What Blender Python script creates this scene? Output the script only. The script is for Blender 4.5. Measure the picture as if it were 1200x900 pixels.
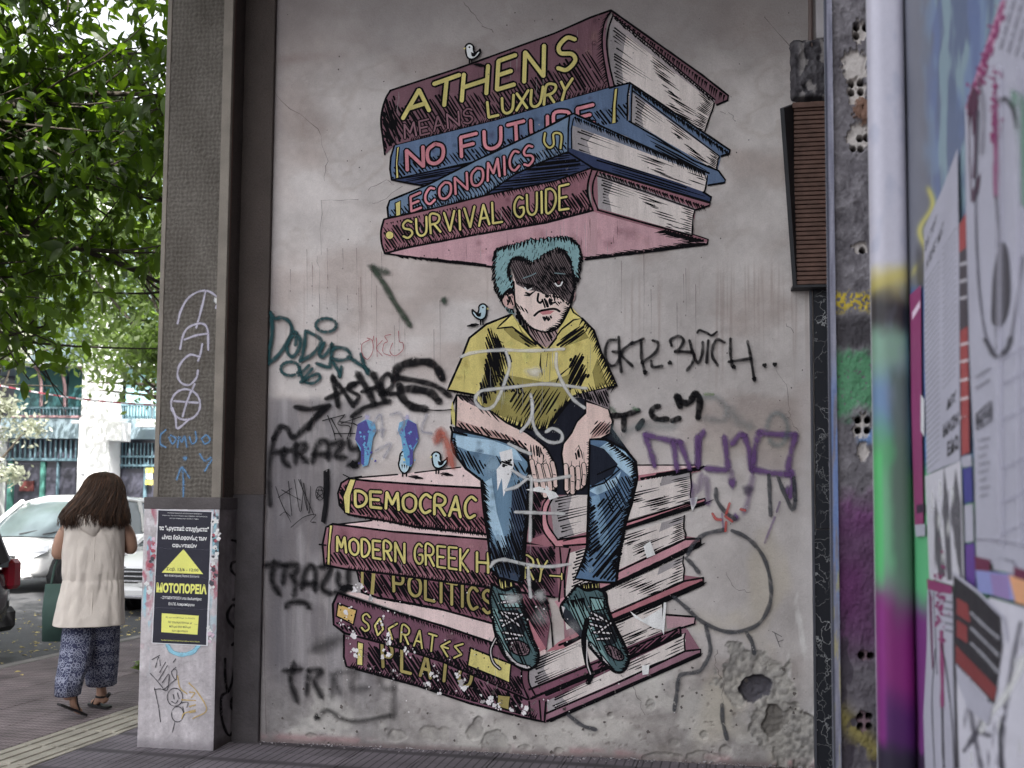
import bpy, bmesh, math, random
import numpy as np
from mathutils import Vector, Matrix
random.seed(7)
RNG = np.random.default_rng(7)
S = bpy.context.scene
COL = S.collection
for o in list(bpy.data.objects): bpy.data.objects.remove(o)

# ------------------------------------------------------------------ camera
F = 1167.0; YAW = math.radians(13.0); PITCH = math.radians(3.6); ROLL = -0.0078
CAM = Vector((0, 0, 1.45)); PX0 = 600.0; SHIFT = 66.5; PY0 = 450.0 + SHIFT
fw0 = Vector((-math.sin(YAW), math.cos(YAW), 0)); rt0 = Vector((math.cos(YAW), math.sin(YAW), 0)); up0 = Vector((0, 0, 1))
FW = (fw0 * math.cos(PITCH) + up0 * math.sin(PITCH)).normalized()
UP = (up0 * math.cos(PITCH) - fw0 * math.sin(PITCH)).normalized()
RT = rt0.copy()
UP, RT = (UP * math.cos(ROLL) + RT * math.sin(ROLL)).normalized(), (RT * math.cos(ROLL) - UP * math.sin(ROLL)).normalized()
cam = bpy.data.cameras.new('camera'); camo = bpy.data.objects.new('camera', cam); COL.objects.link(camo)
M = Matrix((RT, UP, -FW)).transposed().to_4x4(); M.translation = CAM
camo.matrix_world = M
cam.sensor_width = 36; cam.sensor_fit = 'HORIZONTAL'; cam.lens = F / 1200 * 36
cam.shift_y = SHIFT / 1200.0
cam.clip_end = 2000; cam.clip_start = 0.05
cam.dof.use_dof = True; cam.dof.focus_distance = 5.7; cam.dof.aperture_fstop = 3.2
S.camera = camo

# ------------------------------------------------------------------ world, sun, exposure
SUN_EL = math.radians(50); SUN_AZ = math.radians(138)       # azimuth from +Y towards +X
W = bpy.data.worlds.new("World"); S.world = W; W.use_nodes = True
nt = W.node_tree; nt.nodes.clear()
sky = nt.nodes.new('ShaderNodeTexSky'); sky.sky_type = 'NISHITA'; sky.sun_disc = False
sky.sun_elevation = SUN_EL; sky.sun_rotation = SUN_AZ; sky.air_density = 1.0; sky.dust_density = 3.5; sky.ozone_density = 0.6
bg = nt.nodes.new('ShaderNodeBackground'); bg.inputs['Strength'].default_value = 0.15
ow = nt.nodes.new('ShaderNodeOutputWorld')
hsv = nt.nodes.new('ShaderNodeHueSaturation'); hsv.inputs['Saturation'].default_value = .18      # thin overcast
nt.links.new(sky.outputs[0], hsv.inputs['Color']); nt.links.new(hsv.outputs[0], bg.inputs[0]); nt.links.new(bg.outputs[0], ow.inputs[0])
sl = bpy.data.lights.new('sun', 'SUN'); sl.energy = 3.2; sl.angle = math.radians(.6); sl.color = (1, .96, .9)
so = bpy.data.objects.new('sun', sl); COL.objects.link(so)
sd = Vector((math.sin(SUN_AZ) * math.cos(SUN_EL), math.cos(SUN_AZ) * math.cos(SUN_EL), math.sin(SUN_EL)))
so.rotation_euler = sd.to_track_quat('Z', 'Y').to_euler(); so.location = (0, 0, 30)
S.view_settings.view_transform = 'Standard'; S.view_settings.look = 'None'; S.view_settings.gamma = 1
S.view_settings.exposure = 1.78
S.render.engine = 'CYCLES'
S.cycles.transparent_max_bounces = 40; S.cycles.max_bounces = 8
S.render.resolution_x = 1024; S.render.resolution_y = 768

# ------------------------------------------------------------------ helpers
def lin(c):
    return tuple(((v / 255) / 12.92 if v / 255 <= .04045 else ((v / 255 + .055) / 1.055) ** 2.4) for v in c)
KA = 1.45                                # photograph tone to base colour
def C(r, g, b, k=1.0):
    q = lin((r, g, b)); y = .3 * q[0] + .55 * q[1] + .15 * q[2]; return tuple(min(.85, (v * .85 + y * .15) * KA * k) for v in q)
def lin_np(a):
    a = np.clip(a, 0, 255) / 255.0
    return np.where(a <= .04045, a / 12.92, ((a + .055) / 1.055) ** 2.4)
def ray(px, py):
    return (RT * (px - PX0) - UP * (py - PY0) + FW * F).normalized()
def hit(px, py, P, n):
    d = ray(px, py); t = (P - CAM).dot(n) / d.dot(n)
    return CAM + d * t
def ground(px, py, z=0.0):
    return hit(px, py, Vector((0, 0, z)), Vector((0, 0, 1)))
def at_Y(px, py, Y):
    return hit(px, py, Vector((0, Y, 0)), Vector((0, 1, 0)))
def proj_np(P):                           # world points -> photograph pixels
    d = P - np.array(CAM)
    x = d @ np.array(RT); y = d @ np.array(UP); z = d @ np.array(FW)
    return PX0 + F * x / z, PY0 - F * y / z
def tag(o, label=None, cat=None, group=None, kind=None):
    if label: o['label'] = label
    if cat: o['category'] = cat
    if group: o['group'] = group
    if kind: o['kind'] = kind
    return o
def empty(name, loc, rz=0, label=None, cat=None, group=None):
    o = bpy.data.objects.new(name, None); COL.objects.link(o)
    o.location = loc; o.rotation_euler = (0, 0, rz); o.empty_display_size = .1
    tag(o, label, cat, group); return o
def link(name, me, mat=None, parent=None, loc=None, rot=None):
    o = bpy.data.objects.new(name, me); COL.objects.link(o)
    if mat is not None and not me.materials:
        for m in (mat if isinstance(mat, (list, tuple)) else [mat]): me.materials.append(m)
    if parent: o.parent = parent
    if loc is not None: o.location = loc
    if rot is not None: o.rotation_euler = rot
    return o
def copy_tree(o, parent=None):
    c = o.copy(); COL.objects.link(c)
    if parent: c.parent = parent
    for ch in o.children: copy_tree(ch, c)
    return c

# value noise, vectorised
_tab = RNG.random((256, 256))
def vnoise(x, y):
    xi = np.floor(x).astype(int); yi = np.floor(y).astype(int)
    fx = x - xi; fy = y - yi; fx = fx * fx * (3 - 2 * fx); fy = fy * fy * (3 - 2 * fy)
    g = lambda a, b: _tab[a & 255, b & 255]
    return (g(xi, yi) * (1 - fx) + g(xi + 1, yi) * fx) * (1 - fy) + (g(xi, yi + 1) * (1 - fx) + g(xi + 1, yi + 1) * fx) * fy
def fbm(x, y, o=4, s=0):
    r = 0; a = .5; t = 0
    for k in range(o):
        r = r + a * vnoise(x * 2 ** k + 17.3 * k + s, y * 2 ** k + 9.1 * k + s * 1.7); t += a; a *= .5
    return r / t
def ss(a, b, x):
    t = np.clip((x - a) / (b - a + 1e-9), 0, 1); return t * t * (3 - 2 * t)

# materials -------------------------------------------------------------
def newmat(name):
    m = bpy.data.materials.new(name); m.use_nodes = True
    n = m.node_tree; n.nodes.clear()
    out = n.nodes.new('ShaderNodeOutputMaterial'); b = n.nodes.new('ShaderNodeBsdfPrincipled')
    n.links.new(b.outputs[0], out.inputs[0]); return m, n, b, out
def wear(m, amount=.70):
    """paint flaked off in small chips, more of them near the ground"""
    n = m.node_tree; L = n.links.new; b = next(q for q in n.nodes if q.type == 'BSDF_PRINCIPLED'); src = b.inputs['Alpha'].links[0].from_socket
    g = n.nodes.new('ShaderNodeNewGeometry'); s = n.nodes.new('ShaderNodeSeparateXYZ'); L(g.outputs['Position'], s.inputs[0])
    nz = n.nodes.new('ShaderNodeTexNoise'); nz.inputs['Scale'].default_value = 26; nz.inputs['Detail'].default_value = 7; nz.inputs['Roughness'].default_value = .72; L(g.outputs['Position'], nz.inputs[0])
    z = n.nodes.new('ShaderNodeMapRange'); z.inputs[1].default_value = .2; z.inputs[2].default_value = 1.5; z.inputs[3].default_value = .055; z.inputs[4].default_value = 0; L(s.outputs[2], z.inputs[0])
    ad = n.nodes.new('ShaderNodeMath'); L(nz.outputs[0], ad.inputs[0]); L(z.outputs[0], ad.inputs[1])
    r = n.nodes.new('ShaderNodeMapRange'); r.inputs[1].default_value = amount; r.inputs[2].default_value = amount + .02; r.inputs[3].default_value = 1; r.inputs[4].default_value = .12; L(ad.outputs[0], r.inputs[0])
    mu = n.nodes.new('ShaderNodeMath'); mu.operation = 'MULTIPLY'; L(src, mu.inputs[0]); L(r.outputs[0], mu.inputs[1]); L(mu.outputs[0], b.inputs['Alpha'])
def mat(name, col, rough=.7, var=.18, vscale=8, bump=0, bscale=60, metal=0, spec=.4, stretch=(1, 1, 1), attr=False, alpha=False, speck=0, bump2=0, b2scale=12, coat=0, voro=0):
    m, n, b, out = newmat(name); L = n.links.new
    geo = n.nodes.new('ShaderNodeTexCoord' if not attr else 'ShaderNodeNewGeometry')
    pos = geo.outputs['Object'] if not attr else geo.outputs['Position']
    mp = n.nodes.new('ShaderNodeMapping'); mp.inputs['Scale'].default_value = stretch; L(pos, mp.inputs[0])
    nz = n.nodes.new('ShaderNodeTexNoise'); nz.inputs['Scale'].default_value = vscale; nz.inputs['Detail'].default_value = 6; L(mp.outputs[0], nz.inputs[0])
    mr = n.nodes.new('ShaderNodeMapRange'); mr.inputs[1].default_value = .25; mr.inputs[2].default_value = .75
    mr.inputs[3].default_value = 1 - var; mr.inputs[4].default_value = 1 + var; L(nz.outputs[0], mr.inputs[0])
    mul = n.nodes.new('ShaderNodeVectorMath'); mul.operation = 'SCALE'; L(mr.outputs[0], mul.inputs['Scale'])
    if attr:
        at = n.nodes.new('ShaderNodeAttribute'); at.attribute_name = 'Col'; L(at.outputs['Color'], mul.inputs[0])
        if alpha: L(at.outputs['Alpha'], b.inputs['Alpha'])
    else:
        mul.inputs[0].default_value = col[:3]
    last = mul.outputs[0]
    if speck:
        n2 = n.nodes.new('ShaderNodeTexNoise'); n2.inputs['Scale'].default_value = 170; n2.inputs['Detail'].default_value = 3; L(pos, n2.inputs[0])
        m2 = n.nodes.new('ShaderNodeMapRange'); m2.inputs[1].default_value = .3; m2.inputs[2].default_value = .7; m2.inputs[3].default_value = 1 - speck; m2.inputs[4].default_value = 1 + speck
        L(n2.outputs[0], m2.inputs[0]); mm = n.nodes.new('ShaderNodeVectorMath'); mm.operation = 'SCALE'; L(last, mm.inputs[0]); L(m2.outputs[0], mm.inputs['Scale']); last = mm.outputs[0]
    L(last, b.inputs['Base Color'])
    b.inputs['Roughness'].default_value = rough; b.inputs['Metallic'].default_value = metal
    b.inputs['Specular IOR Level'].default_value = spec; b.inputs['Coat Weight'].default_value = coat
    prev = None
    for st, sc in ((bump, bscale), (bump2, b2scale)):
        if st:
            if voro and sc == bscale:
                nb = n.nodes.new('ShaderNodeTexVoronoi'); nb.inputs['Scale'].default_value = sc; nb.inputs['Randomness'].default_value = .8; o_ = nb.outputs['Distance']
            else:
                nb = n.nodes.new('ShaderNodeTexNoise'); nb.inputs['Scale'].default_value = sc; nb.inputs['Detail'].default_value = 5; o_ = nb.outputs[0]
            L(mp.outputs[0], nb.inputs[0])
            bu = n.nodes.new('ShaderNodeBump'); bu.inputs['Strength'].default_value = st; bu.inputs['Distance'].default_value = .01
            L(o_, bu.inputs['Height'])
            if prev: L(prev, bu.inputs['Normal'])
            prev = bu.outputs[0]
    if prev: L(prev, b.inputs['Normal'])
    return m

# mesh builder ----------------------------------------------------------
class MB:
    def __init__(s): s.v = []; s.f = []; s.mi = []
    def add(s, vs, fs, mi=0):
        k = len(s.v); s.v += [tuple(v) for v in vs]; s.f += [tuple(i + k for i in f) for f in fs]; s.mi += [mi] * len(fs); return s
    def box(s, x0, x1, y0, y1, z0, z1, mi=0, T=None, bev=0):
        if bev > 0:
            b = min(bev, (x1 - x0) / 2.01, (y1 - y0) / 2.01, (z1 - z0) / 2.01)
            vs = []; 
            rings = [(z0, b), (z0 + b, 0), (z1 - b, 0), (z1, b)]
            for z, i in rings:
                vs += [(x0 + i + (b if 0 else 0), y0 + b * (i == 0) + i * 1.0, z)] if 0 else []
                pts = [(x0 + b, y0), (x1 - b, y0), (x1, y0 + b), (x1, y1 - b), (x1 - b, y1), (x0 + b, y1), (x0, y1 - b), (x0, y0 + b)]
                cx, cy = (x0 + x1) / 2, (y0 + y1) / 2
                for px, py in pts:
                    if i: px = min(max(px, x0 + b), x1 - b); py = min(max(py, y0 + b), y1 - b)
                    vs.append((px, py, z))
            fs = []
            for r in range(3):
                for i in range(8): fs.append((r * 8 + i, r * 8 + (i + 1) % 8, (r + 1) * 8 + (i + 1) % 8, (r + 1) * 8 + i))
            fs.append(tuple(range(7, -1, -1))); fs.append(tuple(range(24, 32)))
        else:
            vs = [(x, y, z) for z in (z0, z1) for (x, y) in ((x0, y0), (x1, y0), (x1, y1), (x0, y1))]
            fs = [(3, 2, 1, 0), (4, 5, 6, 7), (0, 1, 5, 4), (1, 2, 6, 5), (2, 3, 7, 6), (3, 0, 4, 7)]
        if T: vs = [T @ Vector(v) for v in vs]
        return s.add(vs, fs, mi)
    def tube(s, pts, r, n=8, mi=0, closed=False, cap=True):
        pts = [Vector(p) for p in pts]; N = len(pts)
        rs = r if isinstance(r, (list, tuple)) else [r] * N
        vs = []; fs = []; ref = None
        for i, p in enumerate(pts):
            a = pts[(i - 1) % N] if closed else pts[max(i - 1, 0)]; b = pts[(i + 1) % N] if closed else pts[min(i + 1, N - 1)]
            t = (b - a).normalized() if (b - a).length > 1e-9 else Vector((0, 0, 1))
            if ref is None: ref = Vector((0, 0, 1)) if abs(t.z) < .9 else Vector((1, 0, 0))
            u = t.cross(ref).normalized(); w = u.cross(t).normalized(); ref = w
            for k in range(n):
                an = 2 * math.pi * k / n; vs.append(p + (u * math.cos(an) + w * math.sin(an)) * rs[i])
        for i in range(N if closed else N - 1):
            j = (i + 1) % N
            for k in range(n): fs.append((i * n + k, i * n + (k + 1) % n, j * n + (k + 1) % n, j * n + k))
        if cap and not closed: fs.append(tuple(range(n - 1, -1, -1))); fs.append(tuple((N - 1) * n + k for k in range(n)))
        return s.add(vs, fs, mi)
    def loft(s, rings, mi=0, cap=True, closed=True):
        n = len(rings[0]); vs = [p for r in rings for p in r]; fs = []
        for i in range(len(rings) - 1):
            for k in range(n if closed else n - 1): fs.append((i * n + k, i * n + (k + 1) % n, (i + 1) * n + (k + 1) % n, (i + 1) * n + k))
        if cap and closed: fs.append(tuple(range(n - 1, -1, -1))); fs.append(tuple((len(rings) - 1) * n + k for k in range(n)))
        return s.add(vs, fs, mi)
    def mesh(s, name, smooth=False):
        me = bpy.data.meshes.new(name); me.from_pydata(s.v, [], s.f); me.update()
        if smooth: me.polygons.foreach_set('use_smooth', [True] * len(me.polygons))
        if any(s.mi): me.polygons.foreach_set('material_index', s.mi)
        return me
    def build(s, name, m, parent=None, smooth=False, loc=None, rot=None):
        me = s.mesh(name, smooth)
        for q in (m if isinstance(m, (list, tuple)) else [m]): me.materials.append(q)
        return link(name, me, None, parent, loc, rot)

# ------------------------------------------------------------------ flat paint laid on a plane
PAINT = mat('paint', None, rough=.75, var=.16, vscale=9, attr=True, alpha=True, speck=.13, bump=.25, bscale=90, bump2=.6, b2scale=14, stretch=(1.8, 1.8, .22), spec=.06); wear(PAINT, .665)
SPRAY = mat('spray_paint', None, rough=.6, var=.1, vscale=20, attr=True, alpha=True, speck=.12, bump=.2, bscale=120, spec=.08); wear(SPRAY, .65)
PAPER = mat('printed_paper', None, rough=.65, var=.07, vscale=6, attr=True, alpha=True, speck=.05, bump=.35, bscale=14, spec=.3)
def catmull(pts, k=6):
    if len(pts) < 3: return [tuple(map(float, p)) for p in pts]
    P = [np.array(p, float) for p in pts]; P = [2 * P[0] - P[1]] + P + [2 * P[-1] - P[-2]]; out = []
    for i in range(1, len(P) - 2):
        for j in range(k):
            t = j / k
            out.append(tuple(.5 * ((2 * P[i]) + (-P[i - 1] + P[i + 1]) * t + (2 * P[i - 1] - 5 * P[i] + 4 * P[i + 1] - P[i + 2]) * t * t + (-P[i - 1] + 3 * P[i] - 3 * P[i + 1] + P[i + 2]) * t ** 3)))
    out.append(tuple(P[-2])); return out
def inside(p, poly):
    x, y = p; c = False; j = len(poly) - 1
    for i in range(len(poly)):
        xi, yi = poly[i]; xj, yj = poly[j]
        if (yi > y) != (yj > y) and x < (xj - xi) * (y - yi) / (yj - yi) + xi: c = not c
        j = i
    return c
def vn1(p): return float(vnoise(np.array([p[0] / 3.1]), np.array([p[1] / 3.1]))[0])
class Plane:
    def __init__(s, P, n): s.P = Vector(P); s.n = Vector(n).normalized(); s.z = 0.0006    # n points to the viewer's side
    def up(s, d=.000012): s.z += d; return s.z
    def at(s, px, py, off): return hit(px, py, s.P + s.n * off, s.n)
class Paint:
    def __init__(s, plane): s.pl = plane; s.v = []; s.f = []; s.c = []; s.k = 0
    def _o(s): s.k += 1; return s.pl.z + (s.k % 5) * 2e-6
    def _put(s, pts, cols, faces, off):
        b = len(s.v); s.v += [tuple(s.pl.at(x, y, off)) for x, y in pts]; s.c += cols; s.f += [tuple(i + b for i in f) for f in faces]
    def fill(s, pts, col, a=1.0, sm=0):
        if sm: pts = catmull(list(pts) + [pts[0]], sm)[:-1]
        off = s.pl.up(); s._put(pts, [(*col, a)] * len(pts), [tuple(range(len(pts)))], off)
    def stroke(s, pts, w, col, a=1.0, sm=0, taper=0.0, j=0.0, lift=False):
        if sm: pts = catmull(pts, sm)
        if col is INK: w *= 1.42 * (1.3 if taper == 1 else 1)
        if lift: s.pl.up()
        off = s._o(); P = np.array(pts, float); n = len(P)
        if n < 2: return
        T = np.gradient(P, axis=0); T /= (np.linalg.norm(T, axis=1)[:, None] + 1e-9); N = np.stack([-T[:, 1], T[:, 0]], 1)
        L = []; R = []
        for i in range(n):
            u = i / (n - 1); ww = w / 2
            if taper == 1: ww *= max(.12, 1 - u)
            elif taper == 2: ww *= max(.15, math.sin(math.pi * min(max(u, .04), .96)) ** .6)
            if j: ww *= 1 + random.uniform(-j, j)
            L.append(P[i] + N[i] * ww); R.append(P[i] - N[i] * ww)
        if not taper:      # rounded ends
            ext = w * .35; P0 = P[0] - T[0] * ext; P1 = P[-1] + T[-1] * ext
            L = [P0 + N[0] * w * .22] + L + [P1 + N[-1] * w * .22]; R = [P0 - N[0] * w * .22] + R + [P1 - N[-1] * w * .22]; n += 2
        pts2 = [tuple(p) for p in L] + [tuple(p) for p in R]
        s._put(pts2, [(*col, a)] * len(pts2), [(i, i + 1, n + i + 1, n + i) for i in range(n - 1)], off)
    def poly(s, pts, w, col, sm=0, close=False, j=.12, a=1):
        if close: pts = list(pts) + [pts[0]]
        if sm: pts = catmull(pts, sm)
        else:
            q = []
            for i in range(len(pts) - 1):
                A, B = pts[i], pts[i + 1]; d = math.dist(A, B); m = max(1, int(d / 7))
                q += [(A[0] + (B[0] - A[0]) * t / m, A[1] + (B[1] - A[1]) * t / m) for t in range(m)]
            pts = q + [pts[-1]]
        s.pl.up(); s.stroke(pts, w, col, a, j=j)
    def spray(s, pts, w, col, a=.95, soft=.4, sm=6, drip=0):
        """a soft edged sprayed line: opaque core, edges fading out"""
        if sm and len(pts) > 2: P = np.array(catmull(pts, sm))
        else:
            P = []
            for i in range(len(pts) - 1):
                m = max(1, int(math.dist(pts[i], pts[i + 1]) / 4))
                for t in range(m): P.append([pts[i][k] + (pts[i + 1][k] - pts[i][k]) * t / m for k in (0, 1)])
            P.append(list(pts[-1])); P = np.array(P, float)
        s.pl.up(6e-6); off = s._o()
        h = w / 2
        core = h * (1 - soft); outer = h * (1 + soft * 1.2)
        T = np.gradient(P, axis=0); T /= (np.linalg.norm(T, axis=1)[:, None] + 1e-9); N = np.stack([-T[:, 1], T[:, 0]], 1)
        rings = []; al = []
        wv = [1 + .12 * math.sin(i * .9 + w) + random.uniform(-.06, .06) for i in range(len(P))]
        for q, sc, aa in ((0, .05, 0), (0, .72, .6)) : pass
        seq = [(P[0] - T[0] * outer, .3, 0.0), (P[0] - T[0] * core * .7, .75, a)] + [(P[i], wv[i], a) for i in range(len(P))] + [(P[-1] + T[-1] * core * .7, .75, a), (P[-1] + T[-1] * outer, .3, 0.0)]
        idx = [0, 0] + list(range(len(P))) + [len(P) - 1] * 2
        pts2 = []; cols = []
        for (p, k, aa), i in zip(seq, idx):
            for off_, q in ((outer, 0), (core, aa), (-core, aa), (-outer, 0)):
                pts2.append(tuple(p + N[i] * off_ * k)); cols.append((*col, q * min(1, .62 + .85 * vn1(pts2[-1]))))
        n = len(seq); fs = []
        for i in range(n - 1):
            for k in range(3): fs.append((4 * i + k, 4 * i + k + 1, 4 * i + 5 + k, 4 * i + 4 + k))
        s._put(pts2, cols, fs, off)
        if w > 3.1:
            for i in range(0, len(P), 2):
                q = P[i] + N[i] * random.gauss(0, h * 1.5); r = random.uniform(.25, .6); s._put([(q[0] - r, q[1]), (q[0], q[1] - r), (q[0] + r, q[1]), (q[0], q[1] + r)], [(*col, a * .6)] * 4, [(0, 1, 2, 3)], s.pl.z + 5e-6)
    def blob(s, x, y, rx, ry, col, a=.9, soft=.6, n=20):
        s.pl.up(6e-6); off = s._o(); pts = [(x, y)]; cols = [(*col, a)]
        for r, aa in ((1 - soft, a), (1.0, 0)):
            for k in range(n):
                t = 2 * math.pi * k / n; j = 1 + .12 * math.sin(3 * t + x) + .08 * math.sin(5 * t + y)
                pts.append((x + math.cos(t) * rx * r * j, y + math.sin(t) * ry * r * j)); cols.append((*col, aa))
        fs = [(0, 1 + k, 1 + (k + 1) % n) for k in range(n)] + [(1 + k, 1 + n + k, 1 + n + (k + 1) % n, 1 + (k + 1) % n) for k in range(n)]
        s._put(pts, cols, fs, off)
    def disc(s, x, y, r, col, ry=None):
        s.fill([(x + math.cos(t * math.pi / 7) * r, y + math.sin(t * math.pi / 7) * (ry or r)) for t in range(14)], col)
    def chip(s, x, y, r, col, a=1, n=11, ex=1.0):
        """an irregular flake, torn bit or stain"""
        pts = []
        for k in range(n):
            t = 2 * math.pi * k / n; rr = r * random.uniform(.55, 1.15); pts.append((x + math.cos(t) * rr * ex, y + math.sin(t) * rr))
        s.fill(pts, col, a)
    def hatch(s, poly, ang, sp, w, col, jit=.25, gap=0.0, ext=0.0):
        """ruled ink lines clipped to a polygon"""
        s.pl.up(); a = math.radians(ang); d = np.array([math.cos(a), math.sin(a)]); nrm = np.array([-d[1], d[0]])
        P = np.array(poly, float); pr = P @ nrm; lo, hi = pr.min(), pr.max(); t = lo + sp * .5
        while t < hi:
            tt = t + random.uniform(-jit, jit) * sp; xs = []
            for i in range(len(P)):
                A, B = P[i], P[(i + 1) % len(P)]; pa, pb = A @ nrm - tt, B @ nrm - tt
                if (pa > 0) != (pb > 0): q = A + (B - A) * (pa / (pa - pb)); xs.append(q @ d)
            xs.sort()
            for i in range(0, len(xs) - 1, 2):
                a0, a1 = xs[i], xs[i + 1]; Ln = a1 - a0
                if Ln < sp * .7: continue
                a0 += random.uniform(0, .12) * Ln - ext; a1 -= random.uniform(0, .22) * Ln - ext
                if gap and random.random() < gap: 
                    m = a0 + (a1 - a0) * random.uniform(.3, .7); segs = [(a0, m - 1), (m + 1.5, a1)]
                else: segs = [(a0, a1)]
                for b0, b1 in segs:
                    p0 = nrm * tt + d * b0; p1 = nrm * tt + d * b1; mid = (p0 + p1) / 2 + nrm * random.uniform(-.3, .3)
                    s.stroke([tuple(p0), tuple((p0 + mid) / 2), tuple(mid), tuple((p1 + mid) / 2), tuple(p1)], w * random.uniform(.9, 1.3), col, taper=2 if random.random() < .6 else 0)
            t += sp
    def comb(s, line, dx, dy, l0, l1, sp, w, col, sm=0, rev=False, jl=.35):
        """a fringe of tapering ink ticks standing along a line"""
        s.pl.up(); pts = catmull(line, sm) if sm else line
        P = np.array(pts, float); seg = np.linalg.norm(np.diff(P, axis=0), axis=1); tot = seg.sum(); n = int(tot / sp)
        cs = np.concatenate([[0], np.cumsum(seg)]); dn = math.hypot(dx, dy); dx /= dn; dy /= dn
        for i in range(n):
            u = (i + random.uniform(.2, .8)) * sp; k = min(len(seg) - 1, np.searchsorted(cs, u) - 1); k = max(k, 0)
            q = P[k] + (P[k + 1] - P[k]) * ((u - cs[k]) / (seg[k] + 1e-9)); l = (l0 + (l1 - l0) * u / tot) * random.uniform(1 - jl, 1 + jl)
            e = q + np.array([dx, dy]) * l
            s.stroke([tuple(q), tuple((q + e) / 2 + np.array([random.uniform(-.3, .3), 0])), tuple(e)], w, col, taper=1)
    def build(s, name, parent=None, m=None):
        me = bpy.data.meshes.new(name); me.from_pydata(s.v, [], s.f); me.update()
        ca = me.color_attributes.new('Col', 'FLOAT_COLOR', 'POINT')
        ca.data.foreach_set('color', np.array(s.c, 'f').ravel())
        me.materials.append(m or PAINT); return link(name, me, None, parent)

INK = C(20, 19, 23, .6)
# hand lettering: strokes in a unit box (y down)
GL = {
'A': [[(0, 1), (.5, 0), (1, 1)], [(.22, .65), (.8, .65)]], 'B': [[(0, 0), (0, 1)], [(0, 0), (.8, .12), (.75, .42), (0, .5), (.9, .62), (.85, .92), (0, 1)]],
'C': [[(.95, .15), (.5, 0), (.08, .3), (.08, .72), (.45, 1), (.95, .85)]], 'D': [[(0, 0), (0, 1), (.6, .95), (.95, .6), (.9, .25), (.5, .02), (0, 0)]],
'E': [[(.95, 0), (0, 0), (0, 1), (.95, 1)], [(0, .5), (.75, .5)]], 'F': [[(.95, 0), (0, 0), (0, 1)], [(0, .48), (.75, .48)]],
'G': [[(.9, .12), (.5, 0), (.08, .3), (.08, .75), (.5, 1), (.92, .85), (.92, .55), (.55, .55)]], 'H': [[(0, 0), (0, 1)], [(1, 0), (1, 1)], [(0, .5), (1, .5)]],
'I': [[(.5, 0), (.5, 1)]], 'K': [[(0, 0), (0, 1)], [(.95, 0), (.05, .55), (.95, 1)]], 'L': [[(0, 0), (0, 1), (.9, 1)]],
'M': [[(0, 1), (.1, 0), (.5, .7), (.9, 0), (1, 1)]], 'N': [[(0, 1), (0, 0), (1, 1), (1, 0)]],
'O': [[(.5, 0), (.9, .18), (1, .5), (.88, .85), (.5, 1), (.12, .85), (0, .5), (.1, .18), (.5, 0)]],
'P': [[(0, 1), (0, 0), (.7, .05), (.9, .28), (.7, .52), (0, .55)]], 'R': [[(0, 1), (0, 0), (.7, .04), (.9, .26), (.65, .48), (0, .52)], [(.35, .52), (.95, 1)]],
'S': [[(.92, .14), (.5, 0), (.1, .18), (.2, .42), (.75, .56), (.92, .8), (.5, 1), (.05, .86)]], 'T': [[(0, 0), (1, 0)], [(.5, 0), (.5, 1)]],
'U': [[(0, 0), (.04, .75), (.45, 1), (.92, .8), (1, 0)]], 'V': [[(0, 0), (.5, 1), (1, 0)]], 'X': [[(0, 0), (1, 1)], [(1, 0), (0, 1)]],
'Y': [[(0, 0), (.5, .5)], [(1, 0), (.5, .5), (.4, 1)]], 'Z': [[(0, 0), (1, 0), (0, 1), (1, 1)]], '5': [[(.9, 0), (.1, 0), (.05, .45), (.7, .42), (.95, .7), (.6, 1), (0, .95)]],
's': [[(.95, 0), (0, .3), (.9, .65), (.05, 1)]], 'o': [[(.5, 0), (0, .5), (.45, 1), (1, .55), (.5, 0)]], 'c': [[(1, 0), (.05, .45), (.6, 1)]], 'e': [[(1, .05), (0, .5), (.9, 1)], [(0, .5), (.9, .5)]],
}
SMOOTH = set('BCDGOPRSU5')
def bil(q, u, v):
    (ax, ay), (bx, by), (cx, cy), (dx, dy) = q          # TL TR BR BL
    return ((ax * (1 - u) + bx * u) * (1 - v) + (dx * (1 - u) + cx * u) * v, (ay * (1 - u) + by * u) * (1 - v) + (dy * (1 - u) + cy * u) * v)
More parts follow.
